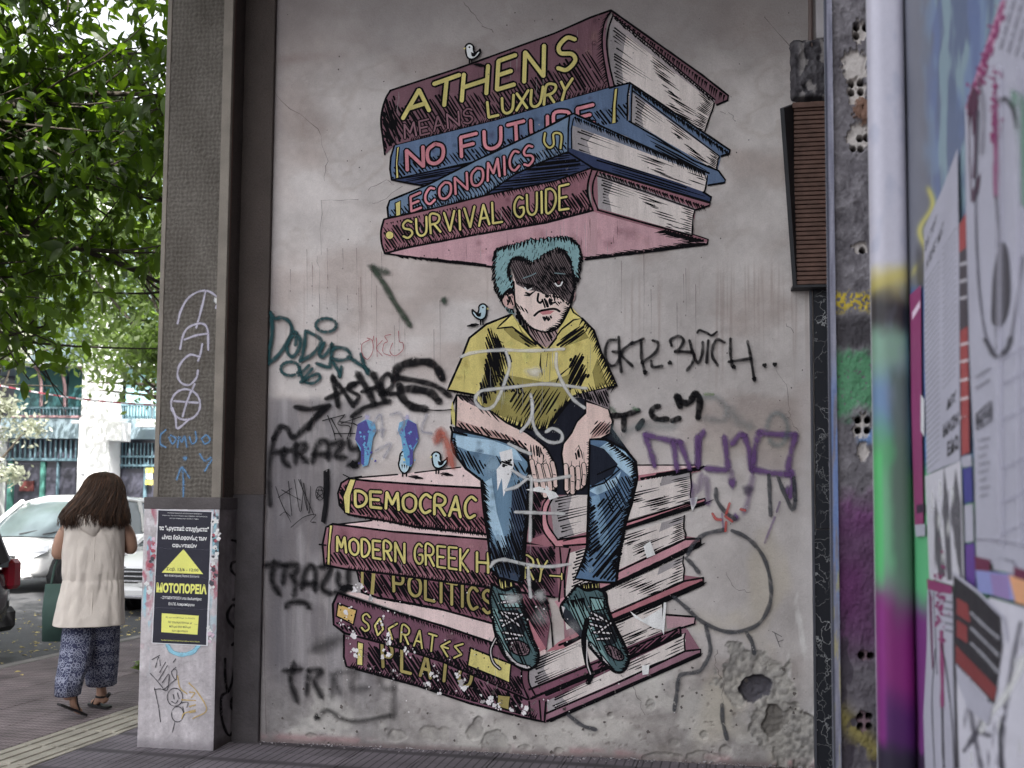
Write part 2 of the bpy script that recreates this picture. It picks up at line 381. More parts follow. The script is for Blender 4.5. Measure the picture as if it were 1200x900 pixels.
def word(p, text, q, w, col, ink, ow=2.6, fit=.74, xs=None, inkonly=False):
    n = len(text); wts = [.45 if c == 'I' else 1.15 if c in 'MNO' else 1 for c in text]; tot = sum(wts); x = 0; L = []
    for i, c in enumerate(text):
        wu = wts[i] / tot
        u0, u1 = (x + wu * (1 - fit) / 2, x + wu * (1 + fit) / 2) if xs is None else xs[i]
        x += wu; dv = random.uniform(-.03, .03)
        for st in GL[c]:
            pts = [bil(q, u0 + (u1 - u0) * a, b + dv) for a, b in st]
            L.append(catmull(pts, 5) if c in SMOOTH else pts)
    def dens(pts): 
        r = []
        for i in range(len(pts) - 1):
            m = max(1, int(math.dist(pts[i], pts[i + 1]) / 3)); r += [(pts[i][0] + (pts[i + 1][0] - pts[i][0]) * t / m, pts[i][1] + (pts[i + 1][1] - pts[i][1]) * t / m) for t in range(m)]
        return r + [pts[-1]]
    def segs(pts):      # split at sharp corners so mitres stay clean
        out = [[pts[0]]]
        for i in range(1, len(pts)):
            out[-1].append(pts[i])
            if i < len(pts) - 1:
                a = np.subtract(pts[i], pts[i - 1]); b = np.subtract(pts[i + 1], pts[i])
                if np.dot(a, b) / (np.linalg.norm(a) * np.linalg.norm(b) + 1e-9) < .75: out.append([pts[i]])
        return out
    p.pl.up()
    for l in L:
        for sg in segs(l): p.stroke(dens(sg), (w * 1.02 + 2.5 * ow) / 1.42 if not inkonly else w, ink)
    if not inkonly:
        p.pl.up(2.4e-5)
        for l in L:
            kk = random.uniform(.82, 1.06)
            for sg in segs(l): p.stroke(dens(sg), w * 1.02, tuple(v * kk for v in col))
# type set in Blender's built-in font, mapped into a quadrilateral
def set_type(p, text, q, col, bold=.0, a=1.0):
    cu = bpy.data.curves.new('t', 'FONT'); cu.body = text; cu.size = 1; cu.offset = bold; cu.resolution_u = 2
    o = bpy.data.objects.new('t', cu); COL.objects.link(o)
    dg = bpy.context.evaluated_depsgraph_get(); dg.update(); me = bpy.data.meshes.new_from_object(o.evaluated_get(dg))
    vs = np.array([v.co[:2] for v in me.vertices])
    if len(vs):
        lo = vs.min(0); hi = vs.max(0); u = (vs - lo) / (hi - lo + 1e-9)
        p.pl.up(2.4e-5); p._put([bil(q, a_, 1 - b_) for a_, b_ in u], [(*col, a)] * len(vs), [tuple(f.vertices) for f in me.polygons], p.pl.z)
    bpy.data.objects.remove(o); bpy.data.curves.remove(cu); bpy.data.meshes.remove(me)

# sheets with relief and colour given by a function of position --------
def sheet(name, P0, U, V, nu, nv, fn, n, m, parent=None, smooth=True):
    """grid from P0 along U and V; fn(px, py, u, v) -> depth along n (m), rgb 0..255"""
    P0, U, V, n = map(lambda q: np.array(q, float), (P0, U, V, n))
    u, v = np.meshgrid(np.linspace(0, 1, nu), np.linspace(0, 1, nv)); P = P0 + u[..., None] * U + v[..., None] * V
    P = P.reshape(-1, 3); px, py = proj_np(P); d, rgb = fn(px, py, u.ravel(), v.ravel())
    P = P + d[:, None] * n
    i = np.arange(nu * nv).reshape(nv, nu); f = np.stack([i[:-1, :-1], i[:-1, 1:], i[1:, 1:], i[1:, :-1]], -1).reshape(-1, 4)
    me = bpy.data.meshes.new(name); me.vertices.add(len(P)); me.vertices.foreach_set('co', P.ravel())
    me.loops.add(f.size); me.loops.foreach_set('vertex_index', f.ravel().astype('i'))
    me.polygons.add(len(f)); me.polygons.foreach_set('loop_start', np.arange(0, f.size, 4, dtype='i')); me.polygons.foreach_set('loop_total', np.full(len(f), 4, 'i'))
    me.update(); me.polygons.foreach_set('use_smooth', [smooth] * len(f))
    ca = me.color_attributes.new('Col', 'FLOAT_COLOR', 'POINT')
    ca.data.foreach_set('color', np.concatenate([np.clip(lin_np(rgb) * KA, 0, .85), np.ones((len(P), 1))], 1).astype('f').ravel())
    me.materials.append(m); return link(name, me, None, parent)
# ------------------------------------------------------------------ the plaster wall
WL = ground(303, 869); WR = ground(952, 900)
WU = (WR - WL).normalized(); WN = Vector((WU.y, -WU.x, 0)).normalized()     # WN faces the viewer
if WN.dot(CAM - WL) < 0: WN = -WN
VC = mat('painted_plaster', None, rough=.85, var=.05, vscale=5, attr=True, speck=.07, bump=.35, bscale=70, bump2=.25, b2scale=9, spec=.2)
def seg_d(px, py, ax, ay, bx, by):
    dx, dy = bx - ax, by - ay; t = np.clip(((px - ax) * dx + (py - ay) * dy) / (dx * dx + dy * dy), 0, 1)
    return np.hypot(px - ax - t * dx, py - ay - t * dy)
def mix(a, b, t): return a * (1 - t[:, None]) + np.array(b, float) * t[:, None]
def wall_fn(px, py, u, v):
    x, y = px, py
    big = fbm(x / 150, y / 150, 5); med = fbm(x / 40, y / 40, 5, 3); fine = fbm(x / 7, y / 7, 4, 7); brush = fbm(x / 9, y / 130, 4, 11)
    rgb = np.ones((len(x), 3)) * np.array([156, 151, 151.])
    rgb += (big - .5)[:, None] * 46 + (med - .5)[:, None] * 26 + (fine - .5)[:, None] * 12
    rgb += ss(.5, .75, fbm(x / 110, y / 60, 4, 21))[:, None] * np.array([-13, -17, -19.])            # brownish damp clouds
    rgb = mix(rgb, [118, 106, 100], .18 * ss(.52, .6, fbm(x / 70 + y / 200, y / 50, 5, 203)) * ss(.64, .6, fbm(x / 70 + y / 200, y / 50, 5, 203)) * ss(330, 250, y))
    st = np.exp(-((y - (75 + (x - 310) * -.12 + 22 * (fbm(x / 60, y / 200, 3, 5) - .5))) / 7) ** 2) * ss(480, 340, x)
    rgb += st[:, None] * np.array([-14, -18, -20.])
    rgb = mix(rgb, [104, 99, 100], .7 * ss(170, -20, y + 40 * (med - .5)))                              # vignette and overhang shade painted into the plaster: darker towards the top
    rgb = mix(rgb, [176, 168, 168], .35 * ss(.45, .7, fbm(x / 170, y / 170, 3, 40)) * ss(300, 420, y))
    # runs of dirty water
    dr = fbm(x / 2.6, y / 160, 3, 31); m = ss(.60, .78, dr) * ss(295, 335, y + 20 * (med - .5)) * ss(500, 380, y) * (ss(300, 340, x))
    rgb = mix(rgb, [112, 98, 94], .3 * m * ss(.4, .6, fbm(x / 40, y / 300, 2, 33)))
    # old grey overpainting low on the left, scraped in upright strips
    gm = ss(462, 474, y + 7 * (brush - .5)) * ss(450, 400, x + 50 * (med - .5) - (y - 460) * .08) * ss(311, 316, x)
    rgb = mix(rgb, [100, 97, 101], gm * (.6 + .3 * ss(.46, .54, brush)))
    rgb += ((brush - .5) * gm * 70)[:, None]
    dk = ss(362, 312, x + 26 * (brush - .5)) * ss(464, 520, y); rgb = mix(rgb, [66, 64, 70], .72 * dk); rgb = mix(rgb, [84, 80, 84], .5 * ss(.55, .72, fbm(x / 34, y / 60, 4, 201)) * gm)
    # bare greyer render along the foot
    low = ss(735, 800, y + 40 * (med - .5) - .05 * (x - 600) - 50 * ss(640, 560, x)); rgb = mix(rgb, [120, 117, 116], .62 * low)
    rgb += (low * (fine - .5) * 30)[:, None] + (low * (med - .5) * 50)[:, None]
    pale = ss(.56, .68, fbm(x / 55, y / 38, 4, 52)) * low; rgb = mix(rgb, [172, 170, 166], .45 * pale)
    # a paler upright band at the right edge and scrubbed patches
    rgb = mix(rgb, [172, 168, 170], .45 * ss(925, 946, x) * ss(300, 500, y) + .0)
    sc = ss(.6, .72, fbm(x / 18, y / 60, 4, 61)) * ss(600, 640, y) * ss(880, 920, x); rgb = mix(rgb, [186, 186, 186], .5 * sc)
    ol = ss(.52, .7, fbm(x / 60, y / 80, 3, 71)) * ss(470, 600, y) * ss(740, 860, x); rgb = mix(rgb, [150, 142, 128], .5 * ol)
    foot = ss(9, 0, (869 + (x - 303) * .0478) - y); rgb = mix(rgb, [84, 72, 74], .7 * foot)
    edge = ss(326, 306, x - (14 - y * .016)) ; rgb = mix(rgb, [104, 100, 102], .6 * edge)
    pink = np.exp(-((y - (868 + (x - 303) * .0478 - 6)) / 4) ** 2) * ss(.45, .6, med); rgb = mix(rgb, [120, 84, 88], .5 * pink)
    rgb = rgb * np.array([.99, .985, .985]) + np.array([17, 17, 15.]) * (rgb.mean(1, keepdims=True) / 150)
    d = (med - .5) * .006 + (fine - .5) * .0012
    # knocked out plaster: shallow scars at the foot, a deep hole bottom right
    def scar(cx, cy, rx, ry, k, s, nz=.55):
        r = np.hypot((x - cx) / rx, (y - cy) / ry) + (fbm(x / 16, y / 16, 4, s) - .5) * nz * 2
        return ss(1.0, .82, r) * k, ss(1.0, .93, r)
    dep = np.zeros(len(x)); msk = np.zeros(len(x))
    for a in ((872, 792, 30, 36, .008, 1), (902, 806, 32, 40, .010, 2), (930, 862, 36, 42, .020, 3), (908, 850, 30, 30, .012, 9)):
        k, mm = scar(*a); dep = np.maximum(dep, k); msk = np.maximum(msk, mm)
    k2, m2 = scar(885, 806, 24, 17, .05, 4, .4); dep = np.maximum(dep, k2)
    k3, m3 = scar(905, 845, 12, 16, .035, 5); dep = np.maximum(dep, k3)
    sm = np.zeros(len(x))
    for a in ((555, 858, 10, 9, .008, 6), (578, 868, 16, 14, .009, 7), (590, 880, 10, 9, .008, 8), (505, 860, 16, 10, .006, 9), (463, 862, 12, 8, .006, 10), (452, 856, 3, 3, .008, 12), (364, 862, 6, 3, .008, 13),
              (560, 846, 5, 5, .012, 14), (612, 876, 8, 4, .006, 15), (770, 890, 26, 9, .008, 16), (820, 888, 22, 8, .008, 17), (851, 880, 9, 10, .01, 18), (826, 861, 5, 5, .008, 19), (655, 880, 5, 4, .01, 20),
              (762, 826, 5, 6, .006, 21), (715, 838, 3, 3, .01, 22), (520, 862, 7, 10, .007, 23), (690, 892, 30, 5, .006, 24), (790, 870, 8, 6, .005, 25)):
        k, mm = scar(*a); dep = np.maximum(dep, k); sm = np.maximum(sm, mm)
    pit = ss(.76, .8, fbm(x / 5, y / 5, 3, 91)) * low; dep = dep + pit * .004
    ag = fbm(x / 5, y / 5, 4, 77); cl = fbm(x / 22, y / 22, 3, 78)
    rub = np.stack([124 + 84 * (ag - .4) + 40 * (cl - .5), 121 + 82 * (ag - .4) + 38 * (cl - .5), 117 + 76 * (ag - .4) + 34 * (cl - .5)], 1)
    rgb = rgb * (1 - msk[:, None] * .85) + rub * msk[:, None] * .85
    rgb = rgb * (1 - sm[:, None] * .45) + rub * sm[:, None] * .45
    rgb = mix(rgb, [58, 56, 64], .8 * m2)
    rgb = mix(rgb, [70, 66, 62], .5 * m3); rgb = mix(rgb, [90, 82, 78], .3 * pit)
    d = d - dep - msk * (ag - .5) * .02
    # the crust keeps a raised lip and a plaster skin round the hole
    return np.minimum(d, .002), rgb
w0 = WL - WU * .25; wlen = (WR - WL).length + .55
wall = sheet('mural_wall', w0 - Vector((0, 0, .01)), WU * wlen, (0, 0, 5.3), 600, 800, wall_fn, WN, VC)
tag(wall, 'tall weathered grey plaster wall covered in paint between the column and the marble strip', 'wall')
WP = Plane(WL + WN * .0028, WN)

MAUVE = C(108, 76, 86); ROSE = C(134, 90, 100); PINKL = C(190, 158, 160); MAROON = C(98, 62, 76); BLUE = C(84, 104, 134); BLUED = C(48, 58, 88)
YEL = C(190, 178, 98); YELD = C(150, 136, 74); PAGE = C(192, 182, 178); PAGEG = C(140, 134, 136); SKIN = C(198, 172, 164); PKL = C(196, 122, 132)
mural = empty('mural', WL + WU * 1.6, 0, 'pasted mural of a seated boy on stacked books with more books over his head', 'mural')
mural.rotation_euler = (0, 0, 0)
def keep(o, par):        # parent without moving
    o.parent = par; o.matrix_parent_inverse = Matrix.Translation(-(par_world(par))); return o
def par_world(p):
    t = Vector((0, 0, 0))
    while p: t += p.location; p = p.parent
    return t
def art(name, p, par=mural, m=None, **k):
    o = p.build(name, None, m); keep(o, par); tag(o, **k) if k else None; return o
def pages(p, q, lines=11, shade='l', w=1.0, jag=True):
    """block of leaves: q TL TR BR BL"""
    pts = [q[0], q[1]]
    if jag:
        for t in (.2, .4, .6, .8): a = bil(q, 1 + random.uniform(-.012, .012), t); pts.append(a)
    pts += [q[2], q[3]]
    p.fill(pts, PAGE); g = .16
    if 'l' in shade: p.fill([bil(q, 0, 0), bil(q, g, 0), bil(q, g * .7, .5), bil(q, g * .9, 1), bil(q, 0, 1)], PAGEG)
    if 't' in shade: p.fill([bil(q, .0, 0), bil(q, 1, 0), bil(q, 1, .2), bil(q, .8, .25), bil(q, .4, .14), bil(q, 0, .2)], PAGEG)
    if 'r' in shade: p.fill([bil(q, .8, 0), bil(q, 1, 0), bil(q, 1, .22), bil(q, .78, .28)], PAGEG)
    p.pl.up(); hgt = (math.dist(q[0], q[3]) + math.dist(q[1], q[2])) / 2; lines = max(5, int(hgt / 2.75)); ph = random.uniform(0, 3)
    for i in range(lines):
        v = (i + .5 + random.uniform(-.12, .12)) / lines
        l1 = .26 + .13 * math.sin(i * .7 + ph) + random.uniform(-.04, .04); m0 = .40 + .33 * v + random.uniform(-.05, .05); m1 = m0 + .17 + .09 * math.sin(i * 1.1 + ph) + random.uniform(-.04, .05)
        for (a, b, tp) in ((.035 + random.uniform(0, .03), l1, 1), (m0, min(m1, .9), 2), (.90 + random.uniform(-.05, .04), .995, 2)):
            if b - a < .04 or random.random() < .08: continue
            p.stroke([bil(q, a + (b - a) * t, v + random.uniform(-.004, .004)) for t in (0, .3, .6, 1)], w * random.uniform(.75, 1.0), INK, taper=tp)
        if i % 2 and random.random() < .6: a = m0 + random.uniform(-.04, .1); p.stroke([bil(q, a, v + .4 / lines), bil(q, a + .07, v + .4 / lines), bil(q, a + .14, v + .4 / lines)], w * .9, INK, taper=2)
    p.poly([bil(q, 1, 0)] + [bil(q, 1 + random.uniform(-.01, .01), t) for t in (.25, .5, .75)] + [bil(q, 1, 1)], 1.3, INK)
def creases(p, x0, x1, y0, y1, n, col=None, poly=None):
    """upright folds and trapped air in the pasted paper"""
    for i in range(n):
        x = random.uniform(x0, x1); y = random.uniform(y0, y1); l = random.uniform(10, 40)
        if poly and not (inside((x, y), poly) and inside((x, y + l), poly)): continue
        cc = col or (C(226, 214, 214) if random.random() < .6 else INK)
        p.stroke([(x, y), (x + random.uniform(-.8, .8), y + l / 2), (x + random.uniform(-1, 1), y + l)], .55, cc, a=.38, taper=2)
def blot(p, poly, n, cols, r=6, a=.22):
    xs = [q[0] for q in poly]; ys = [q[1] for q in poly]; k = 0
    for _ in range(n * 6):
        x, y = random.uniform(min(xs), max(xs)), random.uniform(min(ys), max(ys)); s = random.uniform(.5, 1) * r
        if inside((x, y), poly) and inside((x - s, y), poly) and inside((x + s, y), poly) and inside((x, y + s * 1.2), poly) and inside((x, y - s * 1.2), poly):
            p.blob(x, y, s, s * random.uniform(.6, 1.4), random.choice(cols), a, .9, 12); k += 1
            if k >= n: break
def dots(p, poly, n):
    xs = [q[0] for q in poly]; ys = [q[1] for q in poly]
    for _ in range(n):
        x, y = random.uniform(min(xs), max(xs)), random.uniform(min(ys), max(ys))
        if inside((x, y), poly): p.disc(x, y, .8, INK)

# ---- upper stack, from the back book forwards
def book(label): 
    o = empty('painted_book', par_world(mural) * 0, 0); o.parent = mural; o.location = (0, 0, 0); o['label'] = label; return o
# 1 ATHENS MEANS LUXURY
b = book('mauve painted book titled ATHENS MEANS LUXURY, top of the upper stack')
p = Paint(WP)
p.fill([(716, 12), (854, 112), (853, 118), (840, 124), (836, 118), (718, 20)], MAUVE)
p.fill([(718, 18), (838, 118), (833, 125), (715, 30)], C(150, 140, 142))
pages(p, [(714, 26), (837, 121), (826, 154), (716, 104)], 16, 'l', 1.15); art('page_block', p, b)
p = Paint(WP)
sp1 = [(457.5, 106), (540, 79), (606, 55), (650, 39), (693, 20), (716, 12), (709, 25), (706, 40), (706, 56), (709, 78), (714, 103), (650, 121), (582, 141), (505, 159.5), (462, 171), (451, 181), (449, 164), (447, 137), (451, 118)]
p.fill(sp1, MAUVE); blot(p, sp1, 26, [C(150, 110, 120), C(84, 52, 66), C(160, 124, 118)], 9, .3)
p.hatch([(447, 128), (500, 112), (560, 108), (640, 84), (668, 66), (690, 58), (706, 88), (712, 103), (650, 121), (582, 141), (505, 159), (462, 171), (450, 178)], 58, 4.0, 1.5, INK, gap=.2)
p.hatch([(447, 118), (462, 112), (470, 168), (451, 178)], 72, 2.8, 1.6, INK)
p.comb([(714, 14), (706, 38), (706, 58), (712, 96)], -1, .8, 7, 9, 3.2, 1.1, INK)
p.comb([(480, 165), (582, 140), (712, 102)], .4, -1, 5, 7, 2.8, 1.1, INK)
p.fill([(716, 12), (712, 22), (709.5, 40), (710, 56), (713, 78), (719, 101), (714, 104), (709, 80), (705, 56), (705, 40), (709, 22)], C(132, 96, 108))
p.poly([(451, 181), (449, 164), (446.5, 140), (451, 118), (457.5, 106)], 1.7, INK, 4)
p.poly([(457.5, 106), (540, 79), (606, 55), (650, 39), (693, 20), (716, 12)], 1.6, INK)
p.poly([(716, 12), (768, 49), (823, 88), (853.5, 112), (852.7, 117.5), (840, 123)], 1.8, INK)
p.poly([(718, 18), (768, 58), (838, 117)], 1.3, INK)
p.comb([(717, 15), (853, 114)], -.2, 1, 4, 9, 3.6, 1.5, INK)
p.comb([(719, 20), (836, 117)], .6, 1, 6, 7, 3.2, 1.3, INK)
p.poly([(716, 13), (709, 25), (706, 40), (706, 56), (709, 78), (714, 103)], 1.5, INK, 4)
p.poly([(718, 19), (713, 34), (711, 52), (714, 76), (720, 101)], 1.5, INK, 4)
p.poly([(462, 171), (505, 160), (582, 141), (650, 121), (714, 103)], 1.6, INK); dots(p, sp1, 16)
creases(p, 460, 710, 25, 140, 30, poly=sp1); art('book_spine', p, b)
p = Paint(WP); 
word(p, 'ATHENS', [(474, 111), (676, 39), (676, 77), (470, 139)], 4.6, YEL, INK, 1.9, xs=[(.01, .16), (.17, .32), (.345, .485), (.545, .65), (.70, .81), (.885, 1.0)])
word(p, 'LUXURY', [(569, 120), (673, 91), (668, 115), (571, 138)], 3.0, YEL, INK, 1.5, fit=.78)
word(p, 'MEANS', [(470, 147), (556, 126), (557, 143), (472, 163)], 2.0, C(128, 92, 102), INK, 1.1, fit=.72)
art('lettering', p, b)
# 2 NO FUTURE
b = book('blue painted book titled NO FUTURE, second in the upper stack'); p = Paint(WP)
p.fill([(738, 97), (740, 97), (796, 136), (855.4, 176), (854.5, 180), (845, 183), (841, 200), (850, 210), (849, 214), (830, 217), (737, 142)], BLUE)
p.fill([(740, 104), (842, 180), (836, 186), (742, 118)], C(96, 104, 124))
pages(p, [(740, 108), (843, 184), (840, 200), (740, 143)], 8, 'l', 1.1)
p.fill([(737, 141), (768, 158), (812, 186), (842, 200), (850, 211), (849, 214), (830, 216), (826, 206), (790, 190), (735, 160), (700, 146)], BLUE)
p.hatch([(745, 150), (800, 180), (840, 202), (828, 212), (780, 186)], 28, 3, 1.3, INK)
art('page_block', p, b); p = Paint(WP)
sp2 = [(462, 171), (505, 160), (582, 141), (650, 121), (714, 103), (721, 101), (738, 97), (735.5, 112), (735, 141), (719, 147), (667, 160), (558, 189), (476, 207), (459, 211), (457, 196), (458.5, 182)]
p.fill(sp2, BLUE); blot(p, sp2, 24, [BLUED, C(116, 138, 164), C(96, 92, 130)], 8, .35)
p.fill([(459, 211), (476, 207), (558, 189), (580, 183), (498, 218)], BLUED)
p.hatch([(459, 211), (476, 207), (558, 189), (580, 183), (498, 218)], -10, 2.6, 1.2, INK)
p.hatch([(462, 192), (520, 180), (600, 162), (700, 130), (735, 120), (735, 141), (667, 160), (558, 189), (476, 207), (459, 210)], 52, 4.0, 1.4, INK, gap=.2)
p.poly([(462, 171), (458, 184), (457, 198), (459, 211), (498, 218)], 1.6, INK)
p.poly([(459, 211), (476, 207), (558, 189), (640, 162)], 1.3, INK)
p.poly([(738, 97), (735.5, 112), (735, 141)], 1.5, INK); p.poly([(741, 101), (740, 120), (739.5, 143)], 1.3, INK)
p.poly([(714, 103), (738, 97), (796, 136), (855.4, 176), (854.5, 180), (845, 183)], 1.8, INK)
p.comb([(741, 100), (853, 178)], .3, 1, 6, 8, 2.6, 1.8, INK); p.poly([(741, 106), (843, 183)], 1.2, INK)
p.poly([(737, 142), (768, 160), (812, 188), (842, 200), (850, 211), (849, 214), (830, 217)], 1.5, INK)
p.fill([(720, 104), (724, 103.5), (722, 124), (722, 144), (717, 145), (718, 124)], YEL); p.poly([(720, 104), (724, 103.5), (722, 124), (722, 144), (717, 145), (718, 124)], 1.1, INK, close=True)
p.fill([(465, 173), (468, 172), (466, 192), (467.5, 208), (464, 209), (463.5, 192)], YEL); p.poly([(465, 173), (468, 172), (466, 192), (467.5, 208), (464, 209), (463.5, 192)], 1.1, INK, close=True)
creases(p, 462, 730, 105, 200, 26, poly=sp2); art('book_spine', p, b)
p = Paint(WP)
word(p, 'NO', [(474, 177), (522, 166), (522, 189), (475, 200)], 4.0, PKL, INK, 1.7, fit=.8)
word(p, 'FUTURE', [(536, 162), (700, 121), (701, 142), (537, 185)], 3.8, PKL, INK, 1.7, fit=.72); art('lettering', p, b)
# 3 ECONOMICS
b = book('blue painted book titled ECONOMICS, tilted third in the upper stack'); p = Paint(WP)
p.fill([(667.5, 134), (671, 133), (731, 160), (768, 177), (832, 203), (830, 206), (825, 226), (833.5, 231), (832.5, 237), (826, 238), (695, 197), (666, 178)], BLUE)
p.fill([(673, 140), (830, 204), (828, 212), (674, 152)], C(104, 112, 130))
pages(p, [(671, 147), (829, 206), (825, 226), (670, 174)], 10, 'l', 1.1)
p.fill([(666, 173), (700, 184), (777, 208), (825, 225), (833.5, 231), (832.5, 237), (700, 199), (690, 196), (664, 179)], BLUED)
p.hatch([(690, 182), (777, 208), (832, 230), (832, 237), (720, 203)], 17, 2.6, 1.3, INK, gap=.3)
art('page_block', p, b); p = Paint(WP)
p.fill([(545, 238), (604, 204), (637, 189), (665, 178), (695, 197), (688, 199), (650, 212), (577, 227), (509, 244), (455, 255)], BLUED)
p.hatch([(545, 236), (604, 204), (637, 189), (665, 178), (695, 197), (650, 211), (577, 226)], -6, 2.8, 1.3, INK)
sp3 = [(456.6, 235), (500, 217), (558, 188), (635, 152), (667.5, 135), (666, 150), (665.5, 178), (637, 189), (604, 204), (566, 229), (510, 243), (455, 255), (454, 243)]
p.fill(sp3, C(98, 120, 146)); blot(p, sp3, 20, [BLUED, C(126, 150, 172)], 7, .3)
p.hatch([(457, 246), (540, 216), (620, 180), (664, 166), (665, 178), (637, 189), (604, 204), (566, 229), (510, 243), (456, 254)], 55, 3.8, 1.2, INK)
p.comb([(470, 252), (566, 229), (604, 204), (664, 179)], -.2, -1, 4, 6, 2.5, 1.1, INK)
p.poly([(455, 255), (454, 243), (456.6, 235), (500, 217), (558, 188), (635, 152), (667.5, 135)], 1.7, INK)
p.poly([(455, 255), (510, 244), (566, 230), (604, 204), (637, 189), (665.5, 178)], 1.5, INK)
p.poly([(667.5, 135), (666, 150), (665.5, 178)], 1.4, INK); p.poly([(672, 139), (669.5, 152), (670, 174)], 1.2, INK)
p.poly([(667.5, 135), (672, 133), (731, 160), (768, 177), (831, 203)], 1.7, INK); p.comb([(672, 136), (829, 203)], .3, 1, 6, 8, 2.8, 1.6, INK)
p.poly([(665, 178), (695, 197), (760, 216), (832, 237), (833.5, 231), (824, 225)], 1.6, INK)
p.fill([(463, 238), (469.5, 235), (469.5, 252), (464, 254)], YEL); p.poly([(463, 238), (469.5, 235), (469.5, 252), (464, 254)], 1.0, INK, close=True)
creases(p, 460, 665, 140, 240, 24, poly=sp3); art('book_spine', p, b)
p = Paint(WP); word(p, 'ECONOMICS', [(479, 232), (627, 167), (628, 190), (480, 249)], 2.6, PKL, INK, 1.6, fit=.74)
word(p, '5', [(658, 156), (657, 176), (638, 173), (638, 156)], 2.2, YEL, INK, 1.4, fit=1); art('lettering', p, b)
# 4 SURVIVAL GUIDE
b = book('rose painted book titled SURVIVAL GUIDE, bottom of the upper stack'); p = Paint(WP)
und = [(451, 297), (478, 290), (558, 275), (640, 261), (695, 246), (760, 264), (811, 275), (829.8, 281), (828.8, 286), (760, 295), (685, 304), (640, 311), (580, 313), (520, 306)]
p.fill(und, C(176, 136, 144)); blot(p, und, 22, [C(196, 160, 164), C(146, 104, 116)], 12, .3)
p.fill([(688, 249), (695, 246), (700, 249), (700, 302), (688, 304)], C(190, 156, 162), .5)
p.comb([(470, 301), (580, 312.5)], -1, -.25, 12, 16, 7, 2.0, INK); p.comb([(828, 286), (690, 303)], -1, -.18, 16, 10, 6, 1.9, INK)
p.poly([(451, 297), (520, 306.5), (580, 313)], 1.5, INK); p.poly([(686, 304), (760, 295), (828.8, 286), (829.8, 281), (811, 275)], 1.8, INK)
dots(p, und, 26); creases(p, 470, 800, 250, 300, 60, poly=und)
art('book_cover', p, b, label='pale pink underside of the book'); p = Paint(WP)
p.fill([(688, 198), (700, 199), (832, 238), (832, 242), (815, 246), (811, 275), (829, 281), (828, 284), (760, 266), (695, 248)], ROSE)
p.fill([(702, 202), (815, 244), (813, 250), (702, 216)], C(120, 112, 116))
pages(p, [(700, 207), (814, 247), (811, 275), (701, 244)], 11, 'l', 1.1)
p.comb([(701, 201), (828, 242)], .5, 1, 8, 9, 3.2, 1.5, INK); p.poly([(700, 206), (760, 226), (815, 246)], 1.2, INK)
p.poly([(688, 198), (700, 199), (832.5, 238), (831, 241), (815, 246)], 1.5, INK)
p.poly([(700, 246), (750, 260), (811, 276)], 1.6, INK); p.comb([(780, 270), (829, 283)], -1, .1, 14, 20, 3, 1.8, INK)
art('page_block', p, b); p = Paint(WP)
sp4 = [(450, 257), (509, 244), (577, 227), (650, 212), (687.7, 198), (693, 198), (689, 215), (689, 230), (695, 247), (640, 261), (558, 275), (478, 290), (451, 297), (447.4, 285.7), (446.5, 271)]
p.fill(sp4, ROSE); blot(p, sp4, 24, [MAROON, C(166, 120, 130)], 8, .3)
p.hatch([(448, 266), (500, 258), (580, 244), (655, 232), (688, 222), (692, 246), (640, 260), (558, 274), (478, 289), (452, 296)], 56, 3.2, 1.5, INK)
p.comb([(577, 227), (650, 212), (690, 200)], .5, 1, 6, 8, 3, 1.3, INK); p.comb([(451, 262), (540, 241)], .4, 1, 3, 5, 4, 1.2, INK)
p.comb([(460, 294), (640, 260), (694, 247)], .3, -1, 6, 8, 2.6, 1.3, INK)
p.poly([(451, 297), (447.4, 285.7), (446.5, 271), (450, 257)], 1.7, INK, 4); p.poly([(450, 257), (509, 244), (577, 227), (650, 212), (693, 197)], 1.5, INK)
p.poly([(451, 297), (478, 290), (558, 275), (640, 261), (695, 246.5)], 1.7, INK)
p.poly([(694, 197), (689, 215), (689, 230), (695, 247)], 1.6, INK, 4); p.poly([(700, 201), (695, 215), (695, 230), (701, 246)], 1.5, INK, 4)
creases(p, 455, 690, 200, 285, 24, poly=sp4); art('book_spine', p, b)
p = Paint(WP); word(p, 'SURVIVAL', [(469, 260), (591, 235), (592, 260), (470, 280)], 2.4, YEL, INK, 1.5, fit=.74)
word(p, 'GUIDE', [(600, 232), (669, 216), (669, 245), (601, 255)], 2.4, YEL, INK, 1.5, fit=.76); p.disc(456.6, 275.6, 5.2, INK); p.disc(456.6, 275.6, 4.4, YEL); art('lettering', p, b)

# ---- lower stack, from the bottom book upwards
b = book('maroon painted book titled PLATO with flaking letters, bottom of the lower stack'); p = Paint(WP)
p.fill([(620, 820), (804, 735), (821, 762), (821, 768), (638, 846)], C(132, 92, 106))
pages(p, [(640, 818), (803, 742), (803, 764), (642, 834)], 8, 'l', 1.2)
p.fill([(640, 838), (803, 762), (821, 762), (821, 768), (640, 846)], C(136, 98, 112)); p.comb([(640, 846), (821, 768)], .9, -.6, 5, 9, 3.2, 1.7, INK)
p.poly([(640, 836), (720, 802), (803, 763), (821, 761), (821, 768), (730, 808), (638, 846)], 1.7, INK); p.poly([(645, 844), (730, 807), (820, 767)], 3.2, INK); art('page_block', p, b); p = Paint(WP)
sp9 = [(403, 744), (430, 749), (520, 776), (610, 816), (640, 820), (640, 846), (610, 840), (550, 824), (490, 804), (406, 781), (403, 770)]
p.fill(sp9, C(112, 74, 90)); blot(p, sp9, 22, [C(76, 46, 60), C(142, 104, 114)], 8, .3)
